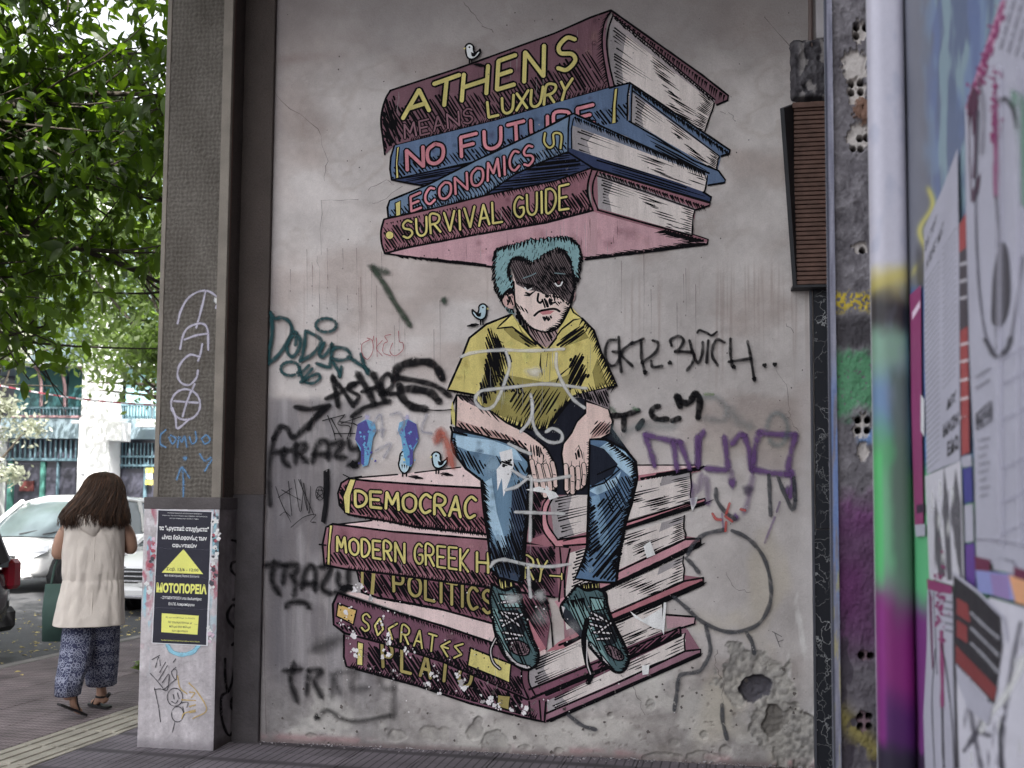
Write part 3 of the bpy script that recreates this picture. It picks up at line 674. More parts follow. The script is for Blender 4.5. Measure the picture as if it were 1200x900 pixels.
p.hatch([(430, 752), (520, 778), (612, 818), (612, 838), (550, 822), (490, 802), (430, 786)], 58, 3.0, 1.7, INK, gap=.2); p.comb([(410, 781), (490, 804), (630, 843)], .5, -1, 6, 10, 2.6, 1.5, INK)
p.poly([(403, 744), (403, 770), (406, 781), (490, 804), (550, 824), (610, 840), (638, 846), (640, 820)], 1.8, INK); p.poly([(620, 822), (622, 842)], 1.4, INK); p.poly([(632, 820), (634, 844)], 1.4, INK)
for q in ([(419, 752), (426, 754), (425, 780), (418, 779)], [(583, 814), (598, 816), (596, 832), (583, 828)]): p.fill(q, YEL if q[0][0] < 500 else YELD); p.poly(q, 1.1, INK, close=True)
art('book_spine', p, b); p = Paint(WP)
word(p, 'PLATO', [(443, 750), (560, 786), (556, 808), (444, 780)], 3.4, YELD, INK, 1.5, fit=.55); art('lettering', p, b)
b = book('maroon painted book titled SOCRATES, second from the bottom of the lower stack'); p = Paint(WP)
p.fill([(398, 693), (420, 694), (442, 702), (510, 713), (582, 732), (640, 748), (640, 772), (579, 754), (540, 740), (450, 710)], C(200, 176, 174)); dots(p, [(398, 693), (510, 713), (582, 732), (579, 754), (450, 710)], 8)
p.fill([(780, 719), (815, 723), (816, 731), (782, 737)], C(170, 134, 142)); p.poly([(776, 720), (815, 723), (814, 731), (780, 742)], 1.7, INK)
p.fill([(610, 780), (797, 736), (798, 746), (640, 822), (612, 816)], MAROON)
pages(p, [(617, 776), (776, 706), (776, 740), (622, 806)], 13, 'l', 1.3)
p.fill([(620, 810), (640, 802), (797, 735), (798, 745), (640, 818), (622, 818)], C(116, 72, 90)); p.hatch([(700, 776), (797, 736), (797, 745), (700, 790)], -40, 3, 1.5, INK); p.comb([(622, 818), (797, 745)], .9, -.5, 6, 9, 3.4, 1.5, INK)
p.poly([(620, 808), (700, 776), (797, 735)], 1.7, INK); p.poly([(622, 819), (700, 786), (798, 745), (797, 735)], 1.8, INK); p.poly([(640, 814), (700, 788), (797, 744)], 3, INK); art('page_block', p, b); p = Paint(WP)
sp8 = [(396, 695), (466, 718), (520, 734), (582, 755), (618, 765), (611, 780), (611, 800), (618, 820), (570, 798), (520, 776), (470, 760), (430, 749), (404, 742), (391, 732), (390, 708)]
p.fill(sp8, C(104, 68, 84)); blot(p, sp8, 26, [C(76, 46, 60), C(132, 96, 106)], 9, .3)
p.hatch([(392, 728), (430, 738), (480, 752), (560, 778), (610, 794), (616, 818), (570, 797), (520, 775), (470, 759), (406, 741)], 58, 3.2, 1.6, INK); p.comb([(400, 698), (582, 756)], .3, 1, 4, 6, 3, 1.3, INK)
p.comb([(430, 748), (520, 775), (612, 815)], .3, -1, 5, 9, 2.8, 1.4, INK)
p.poly([(404, 742), (391, 732), (390, 708), (396, 695), (466, 718), (520, 734), (582, 755), (618, 765)], 2, INK); p.poly([(404, 742), (430, 749), (470, 760), (520, 776), (570, 798), (618, 820)], 1.8, INK)
p.poly([(618, 766), (612, 780), (612, 800), (620, 820)], 1.6, INK, 4); p.poly([(626, 768), (620, 784), (620, 800), (628, 816)], 1.4, INK, 4)
for q, c in (([(396, 707), (418, 715), (414, 732), (394, 722)], C(190, 156, 84)), ([(551, 759), (599, 778), (597, 800), (548, 780)], YEL)): p.fill(q, c); p.poly(q, 1.5, INK, close=True); dots(p, q, 14)
creases(p, 400, 610, 700, 800, 20, poly=sp8); art('book_spine', p, b); p = Paint(WP)
word(p, 'SocRATes', [(422, 717), (546, 756), (544, 775), (420, 737)], 2.0, YEL, INK, 1.4, fit=.62); art('lettering', p, b)
b = book('dark rose painted book titled POLITICS, third from the bottom of the lower stack'); p = Paint(WP)
p.fill([(660, 720), (802, 674), (824, 677), (824, 685), (714, 728), (662, 756)], ROSE)
pages(p, [(660, 716), (801, 652), (801, 682), (664, 738)], 13, 'r', 1.25)
p.fill([(655, 752), (700, 728), (712, 722), (802, 680), (824, 677), (824, 685), (720, 728), (660, 760), (640, 764)], C(160, 98, 108)); p.comb([(714, 730), (824, 685)], .9, -.5, 5, 10, 3.4, 1.9, INK)
p.poly([(700, 726), (802, 681), (824, 677), (824, 685), (730, 727), (655, 756)], 1.8, INK); p.poly([(662, 756), (716, 728), (823, 683)], 3.2, INK); art('page_block', p, b); p = Paint(WP)
sp7 = [(418, 666), (450, 672), (510, 680), (576, 689), (640, 694), (646, 720), (640, 762), (620, 752), (578, 731), (510, 712), (442, 700), (424, 694)]
p.fill(sp7, C(112, 70, 84)); blot(p, sp7, 18, [C(80, 46, 60), C(150, 100, 112)], 8, .3)
p.hatch(sp7, 58, 3.0, 1.7, INK); p.comb([(440, 700), (510, 712), (580, 731)], 1, .35, 9, 12, 3.6, 1.6, INK)
p.poly([(418, 668), (424, 694), (442, 700), (510, 712), (578, 731), (640, 760)], 1.6, INK); p.fill([(436, 670), (440, 671), (438, 697), (434, 696)], YELD); p.fill([(423, 668), (426, 669), (426, 690), (423, 688)], YELD)
p.fill([(600, 715), (614, 700), (616, 720), (640, 760), (632, 764)], C(166, 104, 114)); p.poly([(640, 706), (646, 730), (648, 758)], 1.3, INK)
art('book_spine', p, b); p = Paint(WP)
word(p, 'POLITICS', [(459, 671), (580, 693), (580, 720), (459, 693)], 3.2, YELD, INK, 1.5, fit=.7); art('lettering', p, b)
b = book('rose painted book titled MODERN GREEK HISTORY, second in the lower stack'); p = Paint(WP)
p.fill([(393, 614), (436, 610), (520, 614), (640, 626), (640, 640), (571, 632), (460, 623)], C(198, 170, 170)); p.poly([(390, 615), (436, 610)], 1.3, INK)
p.fill([(650, 640), (803, 628), (821, 631), (821, 639), (724, 682), (655, 712)], ROSE)
pages(p, [(668, 648), (802, 604), (803, 634), (662, 700)], 14, 'r', 1.25)
p.fill([(650, 705), (724, 668), (803, 631), (821, 631), (821, 639), (724, 684), (656, 714)], C(176, 124, 134)); p.comb([(700, 696), (821, 639)], .9, -.45, 6, 11, 3.2, 2.1, INK)
p.poly([(700, 682), (724, 670), (803, 632), (821, 631), (821, 639), (724, 682), (690, 698)], 1.8, INK); p.poly([(700, 694), (730, 680), (820, 637)], 3.4, INK); art('page_block', p, b); p = Paint(WP)
sp6 = [(390, 615), (460, 623), (571, 632), (640, 638), (668, 640), (664, 660), (660, 700), (620, 694), (576, 689), (510, 680), (450, 672), (406, 667), (380, 662), (378, 638), (382, 618)]
p.fill(sp6, ROSE); blot(p, sp6, 26, [C(112, 66, 80), C(176, 128, 136)], 9, .3)
p.hatch([(382, 645), (450, 652), (520, 664), (600, 674), (650, 668), (650, 698), (576, 688), (510, 679), (450, 671), (382, 661)], 56, 3.6, 1.6, INK)
p.fill([(616, 640), (650, 641), (655, 700), (622, 700)], MAROON); p.hatch([(616, 640), (650, 641), (655, 700), (622, 700)], 58, 2.6, 1.7, INK); p.comb([(408, 667), (510, 680), (576, 688)], .2, -1, 4, 6, 2.6, 1.4, INK)
p.poly([(380, 662), (378, 638), (382, 618), (390, 614), (460, 623), (571, 632), (666, 641)], 1.8, INK); p.poly([(380, 662), (406, 667), (450, 672), (510, 680), (576, 689), (650, 700)], 1.8, INK)
p.poly([(656, 642), (658, 670), (655, 705)], 1.4, INK, 4); p.poly([(668, 643), (662, 670), (662, 700)], 1.6, INK, 4)
p.fill([(386, 616), (390, 616), (387, 640), (386, 662), (383, 661), (384, 640)], YEL); p.poly([(386, 616), (384, 640), (383, 661)], 1, INK); p.poly([(390, 616), (387, 640), (387, 662)], 1, INK)
creases(p, 392, 640, 620, 670, 26, poly=sp6); art('book_spine', p, b); p = Paint(WP)
word(p, 'MODERN', [(392, 629), (476, 637), (476, 660), (393, 646)], 2.6, YEL, INK, 1.4, fit=.72); word(p, 'GREEK', [(484, 637), (551, 644), (551, 670), (484, 660)], 2.4, YEL, INK, 1.4, fit=.74)
word(p, 'H', [(559, 647), (572, 648), (572, 671), (559, 670)], 2.8, YEL, INK, 1.5, fit=1); word(p, 'RY', [(613, 652), (643, 657), (640, 682), (614, 678)], 2.0, YEL, INK, 1.3, fit=.8)
word(p, 'T', [(658, 672), (658, 679), (644, 678), (644, 671)], 1.6, YEL, INK, 1.2, fit=1); art('lettering', p, b)
b = book('rose painted book titled DEMOCRACY with birds on it, top of the lower stack'); p = Paint(WP)
p.fill([(416, 560), (466, 556), (540, 547), (600, 545), (747, 545), (820, 545), (820, 551), (748, 562), (690, 576), (565, 573), (438, 564)], C(202, 178, 176)); p.poly([(416, 560), (466, 556)], 1.3, INK); p.poly([(486, 554), (540, 547.5)], 1.2, INK); p.poly([(745, 545), (820, 545)], 1.2, INK)
dots(p, [(438, 562), (540, 549), (600, 550), (565, 570)], 10)
p.fill([(620, 566), (690, 566), (748, 558), (820, 548), (821, 552), (748, 570), (690, 590), (690, 640), (640, 636)], ROSE)
pages(p, [(644, 584), (809, 552), (810, 588), (650, 634)], 19, 'lr', 1.2)
p.fill([(748, 557), (820, 546), (820, 551), (748, 562)], C(166, 104, 114)); p.comb([(748, 562), (820, 550)], .9, -.4, 5, 12, 3.4, 2.4, INK)
p.fill([(640, 634), (686, 630), (732, 613), (810, 588), (826, 584), (827, 590), (730, 620), (686, 640), (655, 640)], C(176, 112, 122)); p.comb([(725, 622), (827, 590)], .9, -.4, 5, 11, 3.2, 2.0, INK)
p.poly([(650, 633), (688, 628), (732, 613), (812, 588), (826, 584), (827, 590), (730, 621), (686, 638), (652, 640)], 1.7, INK); p.poly([(660, 634), (732, 618), (815, 589)], 1.1, INK)
p.poly([(728, 620), (780, 604), (826, 589)], 3, INK); p.poly([(770, 557), (820, 549)], 3.4, INK); art('page_block', p, b); p = Paint(WP)
sp5 = [(408, 561), (438, 564), (510, 569), (565, 572), (620, 574), (640, 580), (634, 600), (636, 620), (652, 640), (640, 640), (570, 625), (490, 618), (450, 610), (408, 603), (398, 592), (396, 578), (400, 566)]
p.fill(sp5, C(140, 90, 100)); blot(p, sp5, 24, [C(116, 66, 80), C(182, 126, 134)], 9, .3)
p.hatch([(400, 586), (450, 588), (520, 600), (570, 606), (570, 624), (490, 617), (450, 609), (408, 602)], 52, 3.4, 1.6, INK); p.hatch([(398, 570), (408, 566), (408, 602), (399, 592)], 60, 2.6, 1.5, INK)
p.comb([(412, 604), (450, 610), (490, 618), (570, 626)], .3, 1, 2, 3, 2.4, 1.5, INK); p.comb([(430, 607), (490, 617), (570, 625)], .1, -1, 5, 7, 2.4, 1.3, INK)
p.fill([(616, 572), (636, 578), (634, 600), (640, 625), (622, 632)], MAROON); p.hatch([(616, 572), (636, 578), (634, 600), (640, 625), (622, 632)], 62, 2.5, 1.7, INK)
p.poly([(408, 603), (398, 592), (396, 578), (400, 566), (408, 561), (438, 564), (510, 569), (566, 572)], 1.8, INK); p.poly([(408, 603), (450, 610), (490, 618), (570, 626)], 1.8, INK)
p.fill([(636, 592), (645, 580), (642, 596), (642, 614), (654, 633), (660, 640), (650, 640), (636, 622)], C(182, 124, 132)); p.poly([(644, 581), (636, 594), (636, 620), (650, 640)], 1.5, INK, 4); p.poly([(650, 580), (642, 596), (642, 614), (654, 633)], 1.5, INK, 4)
q = [(410, 561), (417, 562), (411, 580), (410, 602), (404, 601), (402, 582)]; p.fill(q, YEL); p.poly(q, 1.2, INK, close=True)
creases(p, 410, 566, 565, 620, 26, poly=sp5); art('book_spine', p, b); p = Paint(WP)
word(p, 'DEMOCRAC', [(414, 575), (561, 583), (559, 608), (415, 592)], 3.1, YEL, INK, 1.5, fit=.76); art('lettering', p, b)

# ---- the boy
boy = empty('painted_boy', (0, 0, 0)); boy.parent = mural; boy['label'] = 'seated boy with shaded face, teal hair, yellow shirt and torn jeans'
def inkfold(p, pts, w=1.3): p.stroke(pts, w, INK, taper=2)
JE = C(88, 118, 142); JEL = C(146, 176, 196); JED = C(50, 62, 82)
p = Paint(WP)                                                              # dark gap between arms and legs
p.fill([(530, 500), (560, 505), (621, 500), (660, 466), (690, 466), (716, 500), (738, 530), (700, 580), (640, 580), (600, 560), (540, 530)], C(26, 28, 38)); p.poly([(535, 463), (530, 475), (529, 497)], 1.4, INK)
p.fill([(530, 470), (533, 484), (534, 500), (530, 496), (528, 480)], YEL)
ll = [(530, 506), (529, 518), (532, 530), (546, 549), (564, 563), (566, 590), (572, 633), (576, 668), (584, 677), (613, 684), (615, 648), (617, 623), (621, 590), (624, 572), (619, 541), (604, 524), (577, 514), (547, 508)]
p.fill(ll, JE)
p.fill([(534, 510), (577, 516), (604, 526), (612, 540), (580, 534), (548, 528), (534, 522)], JEL); p.fill([(566, 566), (576, 560), (582, 600), (592, 634), (600, 656), (590, 650), (576, 620), (568, 596)], JEL)
p.blob(578, 545, 16, 20, JEL, .5, .8)
p.fill([(600, 570), (622, 566), (620, 592), (616, 625), (614, 682), (584, 676), (577, 660), (574, 630), (590, 655), (598, 640)], JED); blot(p, ll, 24, [JED, JEL], 8, .3)
p.hatch([(600, 560), (623, 560), (620, 600), (614, 683), (578, 674), (573, 640), (590, 640), (596, 610)], 72, 2.7, 1.05, INK); p.hatch([(572, 630), (612, 620), (612, 682), (580, 675)], 68, 3, 1.2, INK)
p.hatch([(531, 520), (550, 530), (570, 545), (566, 562), (546, 548), (532, 530)], 62, 3.4, 1.5, INK); p.hatch([(576, 530), (608, 540), (618, 560), (590, 562)], 60, 4.4, 1.4, INK)
p.comb([(531, 512), (532, 530), (546, 549), (565, 563), (567, 590), (572, 633)], 1, .9, 7, 9, 2.6, 1.7, INK); p.comb([(620, 545), (622, 570), (617, 620), (613, 680)], -.7, 1, 8, 10, 2.2, 1.8, INK)
p.fill([(585, 530), (600, 526), (602, 545), (598, 560), (590, 582), (588, 560), (583, 575), (582, 550), (588, 543)], C(206, 200, 204)); p.hatch([(588, 540), (600, 538), (600, 546), (588, 548)], 20, 2, 1.5, INK)
p.poly(ll[:10], 2.2, INK); p.poly(ll[9:16], 2.0, INK); p.poly([(528, 500), (530, 506), (547, 510)], 2, INK)
art('left_trouser_leg' if 0 else 'trouser_leg', p, boy); p = Paint(WP)
rl = [(689, 514), (710, 515), (733, 527), (745, 541), (747, 560), (740, 591), (733, 614), (726, 647), (722, 683), (700, 682), (674, 678), (684, 655), (688, 640), (689, 600), (690, 570), (690, 545)]
p.fill(rl, C(78, 106, 136)); p.fill([(712, 518), (733, 530), (743, 545), (740, 560), (726, 548), (700, 526)], JEL); p.fill([(690, 575), (706, 566), (720, 560), (728, 552), (722, 570), (700, 580)], JEL)
p.fill([(692, 582), (702, 580), (712, 620), (716, 650), (706, 650), (698, 620)], C(120, 156, 186), .8); blot(p, rl, 20, [JED, JEL], 8, .3)
p.fill([(690, 520), (708, 526), (724, 544), (718, 556), (694, 570), (689, 566)], C(30, 34, 46)); p.hatch([(700, 590), (730, 570), (738, 590), (724, 680), (690, 680), (700, 640)], -50, 3.8, 1.5, INK); p.hatch([(704, 560), (744, 556), (736, 600), (716, 600)], 62, 3.2, 1.1, INK)
p.hatch([(690, 590), (698, 590), (706, 640), (690, 660)], -40, 3.6, 1.6, INK); p.comb([(715, 518), (744, 542), (746, 565), (735, 610), (724, 670)], -1, .5, 8, 11, 2.6, 1.8, INK); p.comb([(690, 580), (689, 640), (680, 670)], .8, .8, 5, 7, 3, 1.6, INK)
p.poly(rl[:9], 2.2, INK); p.poly(rl[8:] , 2.0, INK); p.poly([(692, 571), (708, 566), (726, 550), (722, 546), (700, 556)], 1.3, INK); art('trouser_leg', p, boy)
# shoes and socks
TE = C(66, 90, 94); TEL = C(116, 152, 152); SOLE = C(176, 170, 172); TOE = C(112, 90, 98)
def shoe(ol, sole, toe, laces, sock, tongue, far, hi):
    p = Paint(WP); p.fill(sock, YEL); p.comb([sock[0], sock[1]], .1, 1, 12, 16, 2.3, 1.5, INK); p.poly(sock, 1.5, INK, close=True)
    art('sock', p, boy); p = Paint(WP)
    p.fill(ol, TE, sm=3); p.fill(sole, SOLE, sm=3); p.fill(toe, TOE, sm=3); p.fill(far, C(30, 34, 40), sm=3); p.fill(tongue, TEL)
    p.fill(hi, TEL, .8); p.poly(tongue, 1.4, INK, close=True)
    p.comb(ol[:len(ol) // 2], 1, .2, 4, 5, 3, 1.2, INK); p.comb(ol[len(ol) // 2:], -.8, -.2, 5, 6, 2.5, 1.6, INK)
    for a, c in laces: p.stroke([a, c], 3.6, INK); p.pl.up(); p.stroke([a, c], 1.9, C(190, 184, 188)); p.pl.up()
    p.hatch([q for q in ol], 66, 4.2, 1.2, INK); p.poly(toe, 1.3, INK, 3, close=True); dots(p, toe, 40); p.hatch(toe, 70, 3, .9, INK); p.poly(sole, 1.2, INK, 3, close=True); p.poly(ol, 2.2, INK, 4, close=True); return p
p = shoe([(577, 684), (574, 700), (576, 716), (581, 745), (591, 768), (604, 780), (618, 785), (629, 778), (631, 764), (624, 748), (618, 728), (612, 704), (606, 687), (592, 692)],
     [(580, 745), (591, 768), (606, 782), (622, 784), (620, 780), (606, 776), (594, 762), (584, 744)], [(595, 754), (602, 750), (612, 752), (620, 758), (619, 767), (608, 768), (598, 762)],
     [((585, 717), (608, 720)), ((586, 727), (604, 728)), ((588, 734), (612, 720)), ((590, 741), (612, 745)), ((593, 749), (606, 748)), ((586, 717), (610, 734)), ((588, 706), (604, 704))],
     [(583, 677), (600, 682), (604, 700), (588, 698)], [(584, 696), (602, 698), (610, 712), (590, 712)], [(590, 716), (608, 716), (616, 738), (604, 750), (594, 748)], [(577, 712), (583, 714), (590, 752), (598, 764), (590, 762), (582, 742)])
p.stroke([(581, 748), (575, 762), (578, 776), (586, 784)], 3.2, INK, sm=5, lift=True); p.stroke([(581, 748), (575, 762), (578, 776), (586, 784)], 1.2, SOLE, sm=5, lift=True); art('shoe', p, boy)
p = shoe([(676, 686), (663, 702), (657, 712), (662, 726), (678, 742), (690, 757), (705, 774), (720, 787), (731, 786), (737, 772), (731, 754), (720, 732), (712, 710), (710, 696), (702, 690), (688, 692)],
     [(690, 757), (705, 775), (722, 789), (716, 781), (704, 766), (692, 752)], [(708, 757), (716, 756), (728, 764), (731, 772), (724, 774), (714, 768)],
     [((691, 724), (712, 728)), ((691, 731), (706, 735)), ((695, 741), (716, 742)), ((700, 749), (714, 748)), ((693, 718), (708, 726)), ((700, 742), (716, 730))],
     [(680, 684), (702, 683), (702, 704), (692, 703)], [(691, 700), (708, 702), (708, 714), (694, 716)], [(692, 718), (708, 720), (724, 748), (712, 756), (698, 740)], [(664, 706), (676, 700), (690, 716), (700, 750), (714, 776), (700, 764), (680, 738)])
p.fill([(658, 712), (668, 716), (684, 742), (690, 756), (676, 742), (662, 726)], C(40, 44, 52)); p.fill([(658, 710), (662, 712), (660, 719)], SOLE)
p.comb([(664, 704), (686, 700)], .3, 1, 12, 16, 3, 2, INK); p.stroke([(688, 726), (684, 750), (688, 776), (693, 790), (689, 800)], 4.4, INK, sm=5, lift=True); p.stroke([(688, 750), (688, 776), (692, 790)], 1.4, SOLE, sm=5, lift=True); art('shoe', p, boy)
# shirt
p = Paint(WP)
sh = [(600, 368), (570, 380), (550, 396), (540, 422), (524, 457), (557, 463), (562, 484), (593, 496), (621, 504), (642, 503), (663, 475), (673, 464), (700, 458), (723, 452), (712, 428), (705, 414), (696, 387), (682, 373), (668, 358), (655, 384), (640, 408), (612, 384)]
p.fill(sh, C(186, 172, 92)); SHD = C(140, 130, 66)
p.fill([(598, 440), (640, 448), (664, 440), (676, 430), (668, 464), (650, 496), (624, 502), (600, 492), (566, 480), (570, 440)], SHD, .8); p.fill([(575, 415), (592, 420), (584, 450), (566, 478), (560, 462)], SHD, .7); p.fill([(700, 420), (712, 450), (698, 456), (694, 436)], SHD, .6)
p.fill([(603, 372), (612, 388), (630, 406), (622, 408), (600, 396), (590, 386)], SHD, .6); p.fill([(664, 392), (684, 386), (690, 396), (668, 404), (654, 404)], SHD, .6); blot(p, sh, 26, [C(172, 158, 80), C(216, 204, 118)], 10, .3)
p.hatch([(574, 400), (592, 404), (600, 424), (588, 450), (570, 478), (560, 462), (566, 434)], 74, 2.7, 1.7, INK); p.hatch([(572, 382), (582, 390), (594, 420), (576, 440), (568, 400)], 70, 2.6, 1.7, INK)
p.hatch([(600, 456), (664, 452), (650, 482), (620, 500), (596, 480)], -58, 4.4, 1.6, INK); p.hatch([(668, 420), (684, 410), (690, 440), (676, 458), (664, 460)], -62, 3, 2.0, INK)
p.hatch([(600, 384), (612, 392), (636, 408), (618, 406)], 35, 3, 1.5, INK); p.hatch([(656, 396), (682, 378), (690, 388), (668, 406), (650, 408)], -35, 3.4, 1.6, INK)
p.hatch([(578, 428), (600, 440), (620, 468), (590, 460)], 58, 3.6, 1.6, INK); p.comb([(682, 374), (697, 388), (706, 416), (722, 451)], -.6, 1, 8, 13, 3.4, 1.6, INK); p.comb([(526, 457), (557, 463)], -.2, 1, 2, 3, 3, 1.5, INK)
p.comb([(566, 484), (593, 496), (621, 503), (642, 502), (664, 474)], .3, -1, 8, 14, 3, 1.5, INK); p.comb([(722, 452), (700, 458), (673, 464)], -.5, -1, 8, 10, 3, 1.3, INK)
for q in ([(634, 414), (633, 428), (636, 440)], [(642, 414), (640, 430)], [(580, 440), (572, 452), (566, 474)], [(650, 452), (656, 440), (668, 430)], [(575, 384), (578, 396), (590, 402)]): inkfold(p, q, 1.6)
p.fill([(600, 368), (586, 382), (582, 385), (600, 384), (612, 392), (606, 378)], C(198, 184, 98)); p.poly([(600, 368), (586, 381), (582, 385), (600, 383), (612, 392)], 1.3, INK)
p.fill([(668, 358), (682, 373), (674, 376), (660, 384), (654, 394), (660, 372)], C(198, 184, 98)); p.poly([(668, 358), (672, 366), (682, 373), (672, 375), (658, 386), (648, 400)], 1.4, INK)
p.poly([(600, 368), (570, 380), (550, 396), (540, 422), (524.5, 457), (557, 463), (562, 484), (593, 496), (621, 504), (642, 503), (663, 475), (673, 464), (723, 452), (712, 428), (705, 414), (696, 387), (682, 373)], 1.8, INK)
creases(p, 540, 700, 400, 480, 34, poly=sh); art('shirt', p, boy)
# neck and arms
p = Paint(WP); nk = [(612, 372), (618, 388), (628, 400), (640, 408), (650, 398), (660, 372)]; p.fill(nk, C(150, 124, 124)); p.hatch(nk, 60, 3, 1.2, INK); p.poly([(612, 382), (626, 399), (640, 411), (652, 396)], 1.8, INK); art('neck', p, boy)
p = Paint(WP)
al = [(535, 463), (557, 466), (560, 474), (577, 483), (593, 495), (617, 507), (632, 518), (641, 526), (651, 545), (654, 560), (650, 576), (642, 570), (641, 585), (635, 583), (630, 572), (624, 566), (620, 548), (619, 530), (600, 517), (577, 514), (545, 504), (534, 500)]
p.fill(al, SKIN); p.fill([(536, 492), (560, 500), (600, 512), (617, 524), (616, 528), (600, 517), (577, 513), (545, 503), (534, 499)], C(168, 134, 128)); p.fill([(555, 466), (536, 464), (552, 474), (566, 480), (562, 472)], C(90, 78, 82))
p.hatch([(536, 494), (580, 504), (617, 520), (619, 530), (600, 517), (577, 513), (538, 502)], 48, 3.2, 1.4, INK); p.hatch([(560, 472), (596, 496), (590, 498), (556, 480)], 48, 4.2, 1.2, INK); p.hatch([(620, 520), (638, 524), (636, 534), (621, 540)], 84, 2.8, 1.3, INK)
p.hatch([(536, 462), (557, 465), (562, 474), (540, 470)], 45, 2.4, 1.4, INK)
for q in ([(630, 536), (631, 552), (632, 570)], [(640, 540), (642, 556), (643, 570)], [(634, 528), (637, 534), (636, 545)], [(624, 548), (628, 562)], [(645, 540), (648, 556), (650, 568)], [(628, 540), (633, 546), (640, 538)]): inkfold(p, q, 1.2)
for x, y in ((636, 584), (627, 572), (651, 574), (646, 580)): p.blob(x, y, 2.4, 3, INK, .9, .2, 8)
p.poly(al, 1.6, INK, close=True); p.comb([(641, 526), (651, 545), (654, 560)], -1, .3, 3, 4, 2.6, 1.2, INK); 
def fingers(F_):
    for a_, m_, c_, w_ in F_: p.pl.up(); p.stroke([a_, m_, c_], (w_ + 2.2) / 1.42, INK, sm=4)
    for a_, m_, c_, w_ in F_: p.pl.up(); p.stroke([a_, m_, (c_[0], c_[1] - .5)], w_, SKIN, sm=4)
    for a_, m_, c_, w_ in F_: p.pl.up(); p.stroke([(m_[0] - 1.4, m_[1]), (m_[0] + 1.2, m_[1] + .6)], .7, INK); p.stroke([(c_[0] + w_ * .42, m_[1]), (c_[0] + w_ * .42, c_[1] - 2)], .9, INK, taper=2)
fingers([((623, 540), (626, 556), (629, 571), 4.6), ((631, 545), (635, 562), (639, 582), 5), ((639, 545), (643, 560), (645, 574), 4.8), ((647, 542), (650, 556), (651, 570), 4.4)])
art('arm', p, boy, label='left forearm with limp hanging hand'); p = Paint(WP)
ar = [(686, 470), (700, 474), (713, 479), (718, 494), (715, 508), (704, 514), (691, 515), (691, 530), (690, 556), (688, 568), (681, 574), (676, 573), (674, 580), (669, 575), (665, 580), (661, 574), (661, 553), (658, 532), (660, 520), (670, 507), (676, 494), (686, 484)]
p.fill(ar, SKIN); p.fill([(704, 494), (717, 498), (714, 508), (692, 514), (696, 504)], C(168, 134, 128)); p.hatch([(700, 492), (718, 494), (714, 508), (692, 514), (690, 508)], -48, 2.8, 1.3, INK)
for q in ([(670, 540), (669, 556), (668, 572)], [(679, 540), (680, 556), (678, 572)], [(674, 528), (678, 522), (682, 532)], [(662, 548), (665, 560)], [(684, 530), (685, 550)], [(672, 546), (676, 552), (673, 560)]): inkfold(p, q, 1.2)
p.hatch([(674, 526), (682, 526), (683, 538), (675, 538)], 80, 2.4, 1.1, INK); p.comb([(691, 516), (691, 540), (688, 566)], -1, .2, 3, 4, 2.4, 1.2, INK); p.poly(ar, 1.6, INK, close=True)
p.fill([(673, 463), (712, 455), (715, 480), (700, 474), (686, 468)], C(120, 108, 112)); p.hatch([(673, 463), (712, 455), (715, 480), (700, 474), (686, 468)], 66, 2.5, 1.4, INK); fingers([((663, 545), (664, 560), (664, 574), 4.4), ((670, 548), (671, 564), (671, 578), 4.8), ((677, 548), (678, 562), (677, 573), 4.6), ((684, 544), (685, 556), (684, 568), 4.2)])
art('arm', p, boy, label='right forearm resting with hand pointing down')
# head
p = Paint(WP)
fc = [(602, 330), (604, 357), (612, 374), (620, 382), (629, 387), (643, 389), (656, 382), (666, 364), (672, 347), (675, 329), (667, 297), (640, 290), (600, 302)]
p.fill([(591, 342), (588, 352), (592, 361), (600, 363), (604, 356), (602, 343), (597, 340)], C(184, 150, 144)); p.poly([(602, 343), (596, 340), (590, 344), (588, 353), (593, 361), (601, 363)], 1.4, INK, 4); p.poly([(594, 345), (597, 350), (595, 357)], 1.4, INK); p.hatch([(593, 346), (600, 346), (602, 358), (595, 358)], 70, 2, 1.1, INK)
p.fill([(672, 344), (675, 342), (673, 352), (668, 356)], C(150, 122, 122)); p.fill(fc, C(210, 182, 174))
dk = [(597, 306), (605, 300), (623, 309), (640, 295), (661, 291), (667, 303), (672, 322), (675, 333), (672, 350), (667, 356), (660, 350), (653, 346), (648, 345), (640, 345), (631, 342), (629, 341), (618, 340), (605, 333)]
p.fill(dk, C(92, 80, 82)); p.hatch(dk, 62, 2.15, .8, INK, ext=1); p.hatch([(640, 306), (662, 312), (672, 326), (674, 336), (668, 354), (640, 344), (626, 330)], 50, 2.6, .9, INK); p.comb([(672, 310), (675, 333), (669, 354)], -.6, 1, 7, 9, 2, 1.6, INK)
p.comb([(606, 330), (627, 334), (640, 345), (655, 347), (667, 357)], .5, 1, 4, 5, 2.6, 1.4, INK)
